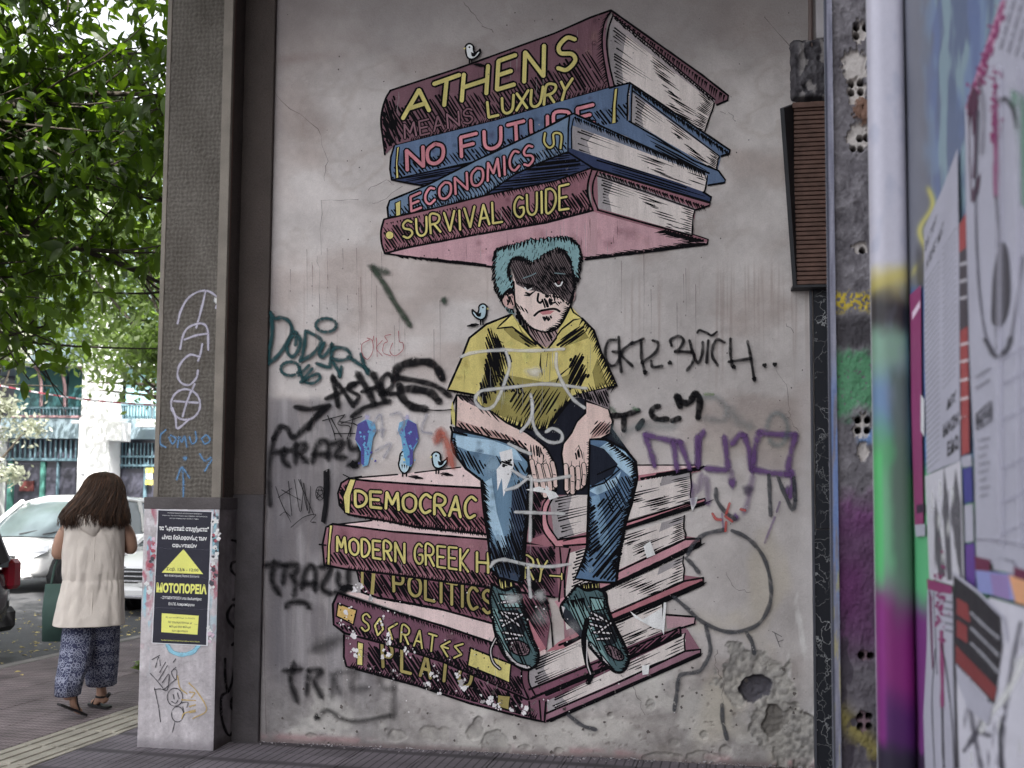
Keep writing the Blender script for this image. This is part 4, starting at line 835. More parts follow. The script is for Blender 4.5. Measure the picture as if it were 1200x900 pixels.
# eyes, nose, mouth
p.blob(620, 337, 5.5, 3.6, INK, .8, .3); p.stroke([(615, 337), (618, 340.4), (623, 338)], 1.7, C(200, 194, 192), lift=True); p.disc(622, 335, 1.6, INK); p.stroke([(614, 346), (620, 346), (627, 341)], 2.2, INK, taper=2, lift=True); p.stroke([(616, 343), (622, 345)], 1.4, INK)
p.blob(655, 331, 7, 3.6, INK, .9, .3); p.stroke([(650.5, 332), (653.5, 335.4), (657, 334.4), (659, 330.5)], 1.8, C(206, 214, 212), lift=True); p.disc(655, 331, 2, C(80, 50, 52))
p.stroke([(613, 326), (622, 323), (628, 320)], 1.4, C(96, 116, 122), lift=True); p.stroke([(650, 320), (662, 321)], 1.4, C(96, 116, 122))
p.stroke([(631, 344), (630, 352), (633, 355), (635, 353)], 1.8, INK, sm=4, lift=True); p.stroke([(644, 350), (647, 355), (651, 354)], 1.5, INK, sm=4); p.stroke([(649, 344), (650, 352)], 1.3, INK); p.hatch([(635, 350), (648, 350), (646, 362), (638, 362)], 70, 2.2, 1.3, INK); p.disc(641, 347, 2.6, INK, 2); p.hatch([(648, 352), (658, 354), (656, 360)], 50, 2, 1, INK)
p.fill([(632, 366), (640, 364), (650, 364), (645, 368), (636, 369)], C(176, 108, 112)); p.stroke([(626, 370), (632, 365), (640, 363), (650, 362), (656, 365)], 1.9, INK, sm=4, lift=True); p.hatch([(633, 371), (648, 370), (645, 376), (638, 376)], 62, 2, 1.3, INK)
p.comb([(604, 358), (613, 374), (624, 385)], .6, 1, 5, 3, 2.3, 1.6, INK); p.hatch([(604, 354), (616, 362), (622, 370), (610, 364)], 56, 2.4, 1.1, INK); p.comb([(668, 360), (656, 382), (643, 389)], -1, -.3, 6, 5, 2.2, 1.6, INK)
p.hatch([(606, 362), (616, 376), (620, 390), (610, 384), (604, 370)], 75, 2.2, 1.7, INK)
p.poly([(602, 330), (604, 357), (612, 374), (620, 382), (629, 387), (643, 389), (656, 382), (666, 364), (672, 347)], 1.6, INK, 4); art('face', p, boy)
p = Paint(WP); HR = C(112, 148, 152)
hr = [(581, 292), (592, 288), (604, 286), (620, 281), (639, 279), (655, 277), (667, 278), (677, 285), (681, 297), (679, 310), (676, 326), (672, 324), (668, 303), (662, 293), (653, 290), (640, 296), (624, 307), (615, 303), (609, 300), (600, 302), (596, 311), (598, 324), (603, 342), (597, 338), (592, 342), (588, 347), (581, 337), (579, 317), (580, 300)]
hj = []
for i in range(len(hr)):
    A_, B_ = hr[i], hr[(i + 1) % len(hr)]; n_ = max(2, int(math.dist(A_, B_) / 2.4)); cxx = (630, 300) if i < 15 or i > 24 else (630, 330)
    for t in range(n_):
        x, y = A_[0] + (B_[0] - A_[0]) * t / n_, A_[1] + (B_[1] - A_[1]) * t / n_; k = random.uniform(.2, 3.4) if t % 2 else random.uniform(-2.6, 0); dx, dy = x - 630, y - 312; dd = math.hypot(dx, dy); hj.append((x + dx / dd * k, y + dy / dd * k + (1.2 if t % 2 else 0)))
p.fill(hj, HR); p.poly(hj, .8, INK, close=True, j=.5); blot(p, hr, 16, [C(86, 116, 122), C(142, 176, 178)], 5, .35)
for i in range(len(hr)):
    a, c = hr[i], hr[(i + 1) % len(hr)]
    for t in (.15, .4, .65, .9):
        x, y = a[0] + (c[0] - a[0]) * t, a[1] + (c[1] - a[1]) * t; dx, dy = (630 - x) * -.05, (320 - y) * .02 + 2
        p.stroke([(x - dx * .6, y - 1.5), (x + dx * .5, y + 2.5), (x + random.uniform(-1.5, 1.5) + dx, y + random.uniform(4, 8))], random.uniform(1.4, 2.2), INK, taper=2)
for _ in range(150):
    x, y = random.uniform(580, 680), random.uniform(280, 342)
    if inside((x, y), hr): d = (x - 630) / 60; p.stroke([(x, y), (x + d * 2 - 1, y + random.uniform(3, 6))], 1.5, INK, taper=2)
p.fill([(590, 358), (600, 364), (604, 368), (596, 367)], HR); p.hatch([(590, 358), (604, 366), (596, 368)], 80, 2, 1.2, INK); art('hair', p, boy)
# birds
def bird(cx, cy, s, body, label, face):
    p = Paint(WP); T = lambda q: [(cx + x * s * (-1 if face < 0 else 1), cy + y * s) for x, y in q]
    bd = T([(-6, -7), (-3, -10), (1, -10), (4, -7), (4, -3), (6, 1), (11, -2), (12, -4), (12, 1), (8, 6), (2, 9), (-3, 7), (-5, 2)]) if face else T([(0, -12), (-4, -8), (-5, -2), (-6, 3), (-4, 9), (0, 12), (4, 9), (6, 3), (5, -2), (4, -8)])
    for x in ((-1, 2) if face else (-2, 2)): p.stroke([T([(x, 7)])[0], T([(x, 15)])[0]], 1.2, INK)
    p.stroke(T([(4, 15), (12, 16), (19, 17)]), 2.6, INK, taper=2); p.stroke(T([(6, 13.6), (14, 14.4)]), 1.4, INK, taper=2)
    p.fill(bd, body, sm=3); p.poly(bd, 1.4, INK, 3, close=True)
    if face: p.fill(T([(1, 0), (4, 1), (9, 0), (6, 5), (2, 5)]), INK, sm=3); p.disc(*T([(-1, -6)])[0], 1.1, INK); p.fill(T([(-6, -6), (-9, -4), (-6, -3.4)]), YEL)
    else: p.fill(T([(-1.6, -3), (1.6, -3), (0, 1)]), YEL); p.disc(*T([(-2.6, -6)])[0], .9, INK); p.disc(*T([(2.6, -6)])[0], .9, INK); [p.stroke(T([(x, 3), (x, 7)]), 1, INK, taper=1) for x in (-2.4, 0, 2.4)]
    o = art('painted_bird', p, mural); o['label'] = label
BB = C(158, 182, 192)
bird(551, 61, .95, C(196, 200, 206), 'small white painted bird on the top edge of the ATHENS book', 1); bird(565, 366, .95, BB, 'pale blue painted bird perched on the boy shoulder', -1)
bird(474, 541, 1.15, BB, 'pale blue painted bird facing out on the DEMOCRACY book', 0); bird(512, 540, 1.0, BB, 'pale blue painted bird in profile on the DEMOCRACY book', 1)
# torn and flaked paper
p = Paint(WP); WC = C(200, 196, 198); GC = C(150, 145, 146)
for x, y, n, r in ((422, 690, 9, 6), (434, 700, 6, 4), (404, 716, 6, 4), (399, 730, 4, 3), (412, 746, 7, 5), (418, 765, 8, 3.5), (447, 728, 6, 4), (453, 752, 8, 4), (452, 766, 6, 4), (478, 763, 8, 4), (462, 786, 4, 3), (500, 800, 8, 4), (510, 790, 8, 3.6), (540, 806, 6, 4), (545, 800, 3, 4), (578, 824, 14, 5), (612, 828, 7, 4), (565, 818, 5, 3), (536, 790, 3, 3), (515, 812, 5, 2), (640, 576, 5, 3), (600, 832, 4, 3)):
    for _ in range(max(2, n // 2)): p.chip(x + random.gauss(0, r * .7), y + random.gauss(0, r * .8), random.uniform(1.4, r * .95), WC if random.random() < .75 else GC, n=17, ex=random.uniform(.45, 1.2))
    for _ in range(n // 2): p.chip(x + random.gauss(0, r), y + random.gauss(0, r), random.uniform(.5, 1.5), WC, ex=random.uniform(.6, 1.3))
for _ in range(70): p.chip(random.uniform(395, 800), random.uniform(690, 840), random.uniform(.5, 1.3), WC)
for q in ([(753, 726), (776, 712), (776, 738), (766, 736), (744, 724), (738, 716)], [(808, 584), (818, 582), (816, 590), (811, 600)], [(752, 780), (761, 779), (760, 790), (753, 791)], [(778, 706), (781, 706), (778, 744), (775, 738)], [(616, 574), (632, 570), (651, 577), (655, 582), (644, 586), (640, 578)], [(754, 640), (762, 634), (768, 650), (758, 654)]): p.fill(q, C(206, 202, 204))
art('paper_tear', p, mural)['kind'] = 'stuff'
# ------------------------------------------------------------------ tags sprayed and scrawled on the wall
BK = C(20, 19, 24, .6); SP = SPRAY
WP.z += .0002
def graf(name, label, fn, pl=WP, m=SPRAY, cat='graffiti', par=None, group=None):
    p = Paint(pl); fn(p); o = p.build(name, par, m)
    if par is None: tag(o, label, cat, group)
    elif label: o['label'] = label
    return o
def many(p, L, w, col, a=.95, soft=.4): [p.spray(q, w, col, a, soft) for q in L]
TEAL = C(24, 62, 66)
def ell(cx, cy, rx, ry, t0=0, t1=360, n=16): return [(cx + math.cos(math.radians(t0 + (t1 - t0) * i / n)) * rx, cy + math.sin(math.radians(t0 + (t1 - t0) * i / n)) * ry) for i in range(n + 1)]
graf('graffiti_tag', 'dark teal sprayed tag with looping letters at the left edge of the wall', lambda p: (many(p, [
 [(317, 366), (319, 388), (316, 408), (314, 426)], [(314, 426), (326, 416), (337, 400), (342, 386), (338, 376), (330, 372), (322, 373), (316, 366)], [(347, 392), (340, 396), (336, 410), (342, 418), (349, 411), (352, 400), (348, 391), (344, 389)], [(347, 396), (346, 404)],
 [(358, 388), (356, 408), (352, 423)], [(352, 423), (366, 415), (376, 402), (374, 396), (360, 388)], [(380, 402), (374, 414), (378, 418), (386, 410), (389, 403), (387, 426), (384, 430), (371, 426)],
 [(388, 410), (396, 407), (407, 410), (410, 419), (398, 422), (389, 420)], [(390, 424), (396, 434), (398, 441)], [(400, 430), (398, 441)], [(408, 418), (420, 426), (432, 434)], [(423, 415), (426, 426), (431, 438)]], 4.2, TEAL),
 many(p, [ell(382, 381, 12, 8, 20, 380), ell(340, 432, 11, 8, 60, 400), [(350, 440), (362, 428)], [(350, 430), (356, 446), (366, 449), (374, 444), (373, 438), (362, 442), (354, 448)], [(352, 448), (366, 432)]], 3.4, TEAL)))
graf('graffiti_tag', 'thin red scrawled OKEY beside the teal tag', lambda p: many(p, [[(433, 398), (424, 404), (425, 416), (431, 421), (437, 411), (436, 399), (430, 396)], [(438, 394), (437, 399)], [(441, 396), (442, 418)], [(448, 399), (441, 408), (448, 417)],
 [(458, 392), (451, 394), (454, 400), (450, 403), (449, 413), (458, 417)], [(460, 402), (457, 412), (463, 417), (472, 410), (472, 402), (468, 400), (467, 388)]], .9, C(150, 60, 70), .8, .2))
graf('graffiti_tag', 'heavy black sprayed ASHES tag with a swelling final letter', lambda p: (many(p, [[(390, 442), (393, 458), (396, 476)]], 5.5, BK), many(p, [[(391, 444), (402, 458), (414, 476)], [(382, 467), (398, 460), (416, 450)]], 5, BK), p.blob(390, 443, 5, 6, BK), many(p, [[(420, 448), (409, 451), (411, 458), (420, 464), (416, 472)], [(424, 459), (446, 452)]], 4.5, BK),
 many(p, [[(419, 438), (430, 456), (438, 472)], [(437, 438), (444, 454), (450, 468)]], 7.5, BK), many(p, [[(446, 462), (458, 454), (460, 444), (454, 438), (447, 446), (451, 460), (466, 461)], [(412, 488), (426, 478), (440, 474), (457, 470)]], 5, BK),
 many(p, [[(462, 444), (466, 431), (480, 425), (500, 424), (511, 430), (518, 443)], [(470, 456), (486, 456), (504, 460), (514, 470)], [(468, 452), (471, 465), (482, 476), (498, 479)]], 9, BK, .96, .25), many(p, [[(464, 442), (488, 446), (510, 452), (527, 464)]], 6, BK), many(p, [[(498, 480), (514, 481), (529, 480)]], 1.6, BK)))
graf('graffiti_tag', 'black sprayed arrow above the upper TRAZY tag', lambda p: (many(p, [[(346, 477), (364, 479), (386, 475)]], 5.5, BK), many(p, [[(380, 478), (366, 492), (361, 503)]], 4.5, BK), many(p, [[(384, 476), (364, 494), (350, 508), (342, 512), (336, 502), (328, 500), (320, 514)]], 5.5, BK, .9, .5), many(p, [[(320, 514), (316, 540), (315, 570), (316, 592)]], 4.5, BK, .8, .8)))
graf('graffiti_tag', 'black fine-line tag of jagged letters under the ASHES tag', lambda p: many(p, [[(384, 487), (391, 506), (393, 515)], [(378, 493), (404, 486)], [(392, 508), (416, 508)], [(404, 486), (396, 497), (410, 500), (407, 514)], [(398, 494), (412, 496)], [(414, 488), (410, 512)], [(400, 496), (424, 488)], [(414, 496), (438, 509)], [(388, 490), (400, 512)]], 1.3, BK, .9, .2))
def trazy(S):
    def f(p):
        for q in S: p.spray(q, 5.6, BK, .86, .75)
    return f
graf('graffiti_tag', 'soft black sprayed TRAZY beside the two blue stencil figures', trazy([[(322, 530), (342, 527)], [(333, 526), (331, 538), (338, 546)], [(346, 520), (346, 542)], [(346, 522), (358, 520), (354, 529), (350, 531), (359, 541)], [(366, 541), (370, 524), (377, 516), (384, 520), (384, 538)], [(368, 532), (384, 532)], [(389, 520), (402, 518), (392, 534), (404, 536)], [(408, 516), (411, 526), (420, 524)], [(422, 514), (421, 538), (408, 545)]]))
graf('graffiti_tag', 'soft black sprayed TRAZY left of the MODERN GREEK book', trazy([[(309, 663), (320, 660), (331, 662)], [(321, 658), (318, 680), (327, 696)], [(334, 662), (331, 683)], [(336, 662), (348, 662), (345, 672), (341, 674), (346, 684), (344, 698)], [(353, 689), (357, 670), (364, 662), (369, 670), (369, 692)], [(356, 684), (368, 684)], [(375, 664), (387, 666), (377, 688), (387, 696)], [(396, 671), (396, 684), (403, 690)], [(408, 669), (405, 692), (392, 694)], [(335, 711), (340, 706), (356, 706), (362, 712)]]))
graf('graffiti_tag', 'faded black sprayed TRAZY low on the wall below the books', lambda p: ([p.spray(q, 5.4, BK, .8, .8) for q in ([(332, 786), (353, 784)], [(344, 777), (340, 798), (348, 822)], [(361, 786), (359, 814)], [(362, 785), (377, 786), (368, 798), (377, 817)])], [p.spray(q, 6, BK, .4, .9) for q in ([(388, 816), (392, 790), (400, 788)], [(406, 788), (418, 786), (410, 806), (430, 806)], [(444, 790), (448, 806), (460, 806)], [(462, 790), (461, 840)], [(388, 790), (398, 812)])], p.spray([(371, 842), (383, 832), (400, 842), (420, 845), (457, 838)], 4.5, BK, .6, .8), p.spray([(368, 760), (400, 748)], 12, BK, .5, .9), p.blob(371, 840, 5, 5, BK, .8)))
graf('graffiti_mark', 'upright black paint bar left of the DEMOCRACY book', lambda p: (p.fill([(379, 552), (386, 549), (386, 570), (384, 595), (381, 614), (376, 611), (379, 590)], BK, .95), p.chip(414, 544, 5, BK, .9, ex=1.4), p.stroke([(402, 556), (410, 560), (424, 558)], 1.3, BK), p.chip(402, 690, 5, BK, .95), p.chip(410, 688, 5, BK, .9), p.stroke([(374, 638), (382, 639)], 2, BK)))
graf('graffiti_tag', 'thin black scribbled tag with a circled star', lambda p: many(p, [[(323, 570), (330, 590), (341, 612)], [(326, 583), (342, 572)], [(338, 564), (342, 604)], [(345, 562), (352, 600), (356, 566)], [(356, 566), (362, 602), (364, 570)], [(350, 562), (368, 604)], [(328, 604), (334, 600), (340, 605)], [(341, 618), (356, 606), (370, 603), (364, 611), (370, 612)], ell(375, 578, 5, 8, 0, 360), [(371, 584), (375, 570), (379, 584), (370, 575), (380, 576), (371, 584)], [(330, 574), (352, 586)], [(352, 562), (360, 598)]], .95, BK, .85, .2))
graf('graffiti_tag', 'black sprayed tag ending in two dots right of the boy', lambda p: (many(p, [[(722, 398), (713, 400), (709, 413), (713, 427), (722, 427), (727, 414), (718, 412)], [(725, 395), (726, 416), (728, 436)], [(741, 401), (728, 414), (741, 429)], [(740, 403), (754, 397)], [(751, 399), (752, 420), (756, 438)], [(765, 399), (771, 402), (768, 413), (752, 425)], [(763, 423), (765, 430), (776, 429)],
 [(787, 405), (786, 398), (795, 394), (801, 399), (795, 410), (790, 412), (800, 412), (813, 414), (812, 424), (805, 434)], [(808, 399), (812, 414), (818, 425), (823, 414), (823.5, 401)], [(830, 399), (828, 425)], [(849, 401), (840, 398), (835, 408), (835, 418), (841, 428)], [(856, 397), (856, 414), (858, 429)], [(854, 424), (880, 420)], [(876, 400), (880, 420), (884, 446)]], 3.4, BK, .92, .35),
 many(p, [[(817, 390), (820, 387), (828, 390), (834, 393), (840, 389)]], 2.8, BK), [p.blob(x, y, 3.2, 3, BK, .95, .3) for x, y in ((785, 425), (896, 428), (908, 427), (884, 444), (756, 436), (860, 430))]))
graf('graffiti_tag', 'thick black T.C.4 letters right of the boy elbow', lambda p: (many(p, [[(717, 487), (732, 486), (748, 481)], [(731, 488), (731, 504)], [(753, 493), (747, 502)], [(772, 476), (766, 478), (763, 485), (770, 491), (782, 491)], [(788, 493), (796, 490)]], 6.2, BK, .96, .22), many(p, [[(793, 464), (797, 476)], [(794, 466), (802, 472), (809, 470), (813, 462)], [(815, 461), (820, 468), (818, 489)]], 7.5, BK, .96, .2), p.spray([(716, 478), (720, 482)], 4, C(70, 96, 76), .6, .8), p.spray([(742, 478), (748, 480)], 3, C(70, 110, 76), .6, .8)))
PUR = C(92, 62, 112)
graf('graffiti_tag', 'purple sprayed block letters with drips above the circle', lambda p: (many(p, [[(756, 510), (762, 528), (767, 546)], [(756, 509), (776, 514), (797, 518)], [(789, 518), (793, 550)], [(797, 518), (808, 548)], [(824, 506), (819, 518), (817, 545)], [(817, 512), (818, 545)], [(828, 549), (850, 551)], [(849, 512), (853, 548)], [(858, 520), (866, 510), (872, 510)], [(872, 510), (878, 528), (880, 550)],
 [(889, 506), (910, 509), (932, 509)], [(889, 508), (884, 530), (882, 552)], [(932, 510), (926, 534), (922, 556)], [(884, 550), (904, 554), (925, 556)], [(927, 552), (929, 566), (926, 582)]], 6.6, PUR, .85, .5), many(p, [[(822, 556), (818, 575)], [(828, 560), (830, 590)], [(812, 568), (812, 590)], [(857, 552), (857, 566)], [(882, 558), (876, 588), (872, 600)]], 6, PUR, .45, .7), many(p, [[(846, 602), (848, 622)], [(908, 606), (896, 636)], [(914, 588), (910, 600)]], 2.4, PUR, .6, .5), p.blob(858, 566, 6, 8, PUR, .85), p.blob(862, 606, 5, 6, PUR, .85), p.blob(876, 574, 8, 8, C(70, 60, 80), .7), p.blob(922, 575, 4, 8, PUR, .8)))
GRY = C(92, 108, 112)
graf('graffiti_tag', 'faint grey green sprayed loops above the purple letters', lambda p: (p.spray([(825, 464), (840, 466), (850, 478), (848, 492), (826, 490)], 6, GRY, .32, .9), p.spray([(855, 478), (866, 494), (880, 500)], 9, GRY, .3, .9), p.spray(ell(911, 503, 12, 19, 180, 500), 5, GRY, .45, .8), p.spray([(716, 500), (728, 514), (745, 500), (790, 500)], 8, GRY, .3, .9), p.spray([(826, 462), (836, 462)], 2.5, C(96, 130, 60), .6, .7)))
DG = C(58, 60, 66)
graf('graffiti_drawing', 'black outline circle figure with bent lines right of the lower books', lambda p: (many(p, [[(806, 650), (812, 638), (826, 626), (848, 621)], [(858, 622), (872, 628), (886, 640), (897, 658), (903, 684), (902, 708), (889, 731), (866, 740), (846, 739), (822, 728), (804, 712), (790, 700)], [(804, 654), (812, 662), (819, 671)],
  [(827, 734), (831, 750), (832, 765), (826, 778), (818, 787), (800, 790), (795, 796), (793, 812), (790, 832)], [(875, 742), (881, 752), (884, 766)], [(846, 826), (847, 846), (852, 866)], [(839, 573), (840, 586), (850, 600), (861, 608)], [(901, 557), (902, 580), (903, 604)], [(912, 560), (920, 580), (929, 597), (932, 586)], [(930, 560), (932, 586)], [(666, 838), (682, 850), (698, 855)]], 4.6, DG, .82, .3)))
graf('graffiti_mark', 'tiny scratched letter to the right of the black circle', lambda p: many(p, [[(905, 740), (916, 746)], [(908, 742), (914, 758)], [(912, 752), (918, 750)]], 1, DG, .6, .3))
graf('graffiti_mark', 'small red paint strokes above the black circle', lambda p: many(p, [[(855, 590), (851, 602)], [(835, 602), (839, 608), (845, 609)], [(850, 605), (858, 611)], [(851, 612), (850, 622)], [(868, 597), (873, 598)]], 3.2, C(170, 66, 62), .85, .3))
graf('graffiti_mark', 'dark olive sprayed slash and dot under the upper books', lambda p: (many(p, [[(437, 314), (448, 330), (462, 354), (480, 381)]], 6, C(50, 62, 50), .9, .45), p.spray([(434, 312), (444, 316), (454, 319)], 6, C(60, 70, 60), .75, .7), p.blob(520, 352, 5, 6, C(48, 62, 52), .9)))
BV = C(76, 70, 140); BC = C(84, 150, 190)
def fig(cx, cy, flip, label):
    def f(p):
        T = lambda q: [(cx + x * flip, cy + y) for x, y in q]
        p.fill(T([(-8, -16), (2, -22), (12, -18), (14, -8), (10, 0), (8, 14), (4, 32), (-2, 34), (-4, 16), (-10, 4)]), BC, .85); p.fill(T([(-8, -16), (2, -21), (6, -10), (4, 4), (0, 16), (0, 33), (-4, 30), (-4, 12), (-11, 2)]), BV, .85); p.blob(cx + 3 * flip, cy - 24, 4, 5, C(150, 146, 190), .5)
        for _ in range(26): p.chip(cx + random.gauss(2, 5) * flip, cy + random.uniform(-18, 30), random.uniform(.8, 2), random.choice([BV, BC]))
    graf('stencil_figure', label, f)
fig(427, 513, 1, 'blue and purple stencilled figure, the left one beside TRAZY'); fig(480, 513, -1, 'blue and purple stencilled figure directly behind the outward facing bird')
graf('graffiti_mark', 'orange red sprayed arch behind the boy hip', lambda p: (p.spray([(512, 516), (516, 506), (524, 520), (530, 545)], 8, C(168, 84, 66), .75, .7), p.spray([(516, 504), (510, 518)], 6, C(168, 84, 66), .5, .8)))
graf('graffiti_mark', 'faint grey sprayed letters behind the stencil figures', lambda p: many(p, [[(436, 498), (446, 486), (448, 512)], [(438, 505), (450, 504)], [(458, 486), (468, 484), (474, 496), (466, 508)], [(500, 486), (494, 504), (506, 508)], [(440, 528), (458, 520), (450, 536)]], 3.6, C(130, 130, 144), .5, .6))
LV = C(206, 206, 222)
graf('graffiti_tag', 'pale lilac sprayed lines crossing the boy shirt, hands and shins', lambda p: many(p, [[(540, 418), (556, 413), (589, 410), (620, 411), (661, 409)], [(593, 412), (597, 428), (592, 446), (586, 462), (578, 476), (566, 479), (557, 470), (562, 459), (578, 456), (598, 454), (640, 450), (687, 455)], [(652, 414), (652, 430), (660, 450), (672, 468), (685, 478)], [(622, 462), (624, 480), (620, 494), (610, 506)],
  [(624, 470), (624, 492), (630, 508), (644, 518), (657, 517), (658, 508), (648, 502), (640, 506)], [(600, 551), (616, 560), (634, 563), (668, 558)], [(593, 574), (606, 570), (621, 558)], [(623, 560), (622, 590), (621, 634)], [(604, 600), (630, 601), (661, 602)], [(575, 664), (580, 658), (592, 656), (619, 662), (643, 664), (668, 661)], [(619, 664), (620, 682), (622, 700)], [(596, 520), (612, 528), (622, 532)]], 3.6, LV, .62, .45) or (p.blob(626, 436, 13, 8, LV, .6, .8), p.blob(633, 698, 9, 9, LV, .5, .8), p.blob(600, 702, 14, 9, LV, .5, .8), p.blob(634, 722, 12, 14, LV, .25, .9), p.blob(670, 738, 12, 14, LV, .22, .9)))
# cracks are part of the wall
def cr(p):
    for q in ([(543, 2), (556, 18), (566, 30), (578, 38)], [(312, 90), (330, 120), (372, 150), (384, 190), (380, 212)], [(375, 300), (378, 236), (420, 234)], [(374, 372), (375, 330), (372, 300)], [(430, 222), (452, 212), (462, 216)], [(470, 218), (446, 236), (432, 238)], [(843, 132), (858, 134), (862, 142)], [(908, 432), (922, 450), (926, 480), (924, 490), (936, 506)],
              [(740, 800), (748, 818), (756, 838)], [(840, 760), (838, 780), (848, 800), (846, 830)], [(896, 20), (930, 60)], [(850, 670), (862, 690), (880, 694)], [(420, 760), (430, 764)], [(366, 470), (368, 500)], [(310, 500), (312, 600), (308, 700), (312, 860)], [(920, 380), (930, 390)]):
        P = []
        for i in range(len(q) - 1):
            for t in (0, .25, .5, .75): P.append((q[i][0] + (q[i + 1][0] - q[i][0]) * t + random.uniform(-1.6, 1.6), q[i][1] + (q[i + 1][1] - q[i][1]) * t + random.uniform(-1.6, 1.6)))
        p.stroke(P + [q[-1]], .7, C(96, 84, 82), a=.5, j=.6)
    for _ in range(150): p.chip(random.uniform(315, 945), random.uniform(10, 860), random.uniform(.4, 1.1), C(80, 72, 72), .8)
    for _ in range(60): p.chip(random.uniform(330, 945), random.uniform(780, 890), random.uniform(.8, 2.6), C(78, 70, 68), .8)
    for _ in range(30):
        x = random.gauss(430, 60) if random.random() < .5 else random.gauss(800, 45); y = random.uniform(290, 390); l = random.uniform(15, 110)
        p.stroke([(x, y), (x + .4, y + l / 2), (x + random.uniform(-1, 1), y + l)], 1.0, C(112, 90, 88), .4, taper=1); p.blob(x, y + l, 1, 1.6, C(104, 84, 84), .5, .5, 6)
o = graf('crack', None, cr, m=PAINT, par=wall); o['kind'] = 'stuff'; o['label'] = 'cracks, specks and dribbles in the plaster'
# ------------------------------------------------------------------ column of the arcade
def frame(org, xd):      # local frame: x along xd, y away from viewer, z up
    x = Vector(xd).normalized(); y = Vector((-x.y, x.x, 0)); return Matrix((x, y, Vector((0, 0, 1)))).transposed().to_4x4(), x, y
A = ground(167, 873); B = ground(250, 880); cw = (A - B).length
CX = WU.copy(); CY = -WN; BY = (WL + WN * .0 - B).dot(CY)          # distance from plinth front to wall
column = empty('column', B - CX * cw / 2, 0, 'tall brown stucco arcade column on a grey concrete plinth with a black poster', 'column')
CO = B - CX * cw; CO.z = 0
def cbox(mb, x0, x1, y0, y1, z0, z1, mi=0, bev=0):
    T = Matrix((CX, CY, Vector((0, 0, 1)))).transposed().to_4x4(); T.translation = CO
    mb.box(x0, x1, y0, y1, z0, z1, mi, T, bev)
def cpart(mb, name, m, par=column, **k):
    o = mb.build(name, m); keep(o, par); 
    for a, b_ in k.items(): o[a] = b_
    return o
zt = hit(250, 597, B, -CY).z; zb = hit(250, 583, B, -CY).z
CONC = mat('grey_concrete', C(140, 135, 138), rough=.85, var=.2, vscale=4, bump=.4, bscale=60, speck=.12)
CONCD = mat('dark_concrete', C(76, 71, 72), rough=.85, var=.25, vscale=6, bump=.4, bscale=50, speck=.12)
STU = mat('brown_stucco', C(66, 58, 54), rough=.9, var=.15, vscale=5, bump=.9, bscale=110, speck=.2, stretch=(1, 1, .8))
TRIM = mat('trim_render', C(112, 105, 96), rough=.8, var=.2, vscale=7, bump=.2, speck=.08)
mb = MB(); cbox(mb, .006, cw - .002, .006, BY + .02, -.02, zt - .002, bev=.004); cpart(mb, 'plinth_core', CONCD)
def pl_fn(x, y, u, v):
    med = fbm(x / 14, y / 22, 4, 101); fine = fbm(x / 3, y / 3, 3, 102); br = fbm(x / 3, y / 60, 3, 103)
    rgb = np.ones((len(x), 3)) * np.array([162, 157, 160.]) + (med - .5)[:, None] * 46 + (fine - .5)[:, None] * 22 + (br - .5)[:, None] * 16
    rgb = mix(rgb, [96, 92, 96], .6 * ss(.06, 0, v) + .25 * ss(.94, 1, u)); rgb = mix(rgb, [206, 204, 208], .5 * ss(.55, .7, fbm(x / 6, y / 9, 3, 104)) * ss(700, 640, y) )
    rgb = mix(rgb, [120, 176, 192], .75 * ss(.5, .62, fbm(x / 7, y / 30, 3, 105)) * ss(.0, .04, u) * ss(.16, .1, u) * ss(800, 760, y))
    rgb = mix(rgb, [120, 176, 192], .7 * ss(.52, .62, fbm(x / 7, y / 24, 3, 106)) * ss(.88, .93, u) * ss(790, 650, y))
    rgb = mix(rgb, [150, 70, 84], .7 * ss(.6, .68, fbm(x / 6, y / 12, 3, 107)) * (ss(.2, .1, u) + ss(.86, .92, u)) * ss(790, 640, y))
    rgb = mix(rgb, [60, 60, 66], .8 * ss(.60, .66, fbm(x / 4, y / 7, 3, 108)) * ss(.88, .93, u) * ss(690, 600, y))
    return (med - .5) * .004 + (fine - .5) * .002, rgb
Bt = CO.copy(); 
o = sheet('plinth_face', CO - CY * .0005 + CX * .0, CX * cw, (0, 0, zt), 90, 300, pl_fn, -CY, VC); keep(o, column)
def ps_fn(x, y, u, v):  # shade painted in: side coloured darker than the plinth front
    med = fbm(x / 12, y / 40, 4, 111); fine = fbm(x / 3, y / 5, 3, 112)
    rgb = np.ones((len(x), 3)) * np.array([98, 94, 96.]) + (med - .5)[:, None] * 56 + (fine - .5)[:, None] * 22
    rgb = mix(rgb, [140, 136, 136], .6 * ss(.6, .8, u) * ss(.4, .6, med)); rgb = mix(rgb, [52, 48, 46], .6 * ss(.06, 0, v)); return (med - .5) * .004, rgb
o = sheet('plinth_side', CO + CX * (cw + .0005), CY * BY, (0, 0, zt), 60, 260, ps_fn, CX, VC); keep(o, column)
mb = MB(); cbox(mb, -.004, cw + .005, -.004, BY - .002, zt + .0, zb, bev=.003); cpart(mb, 'plinth_cap', CONCD)
SI = .022; SF = .055; TOPZ = 5.3
mb = MB(); cbox(mb, SI + .01, cw - SI - .004, SF + .01, BY - .002, zb - .003, TOPZ); cpart(mb, 'shaft', STU)
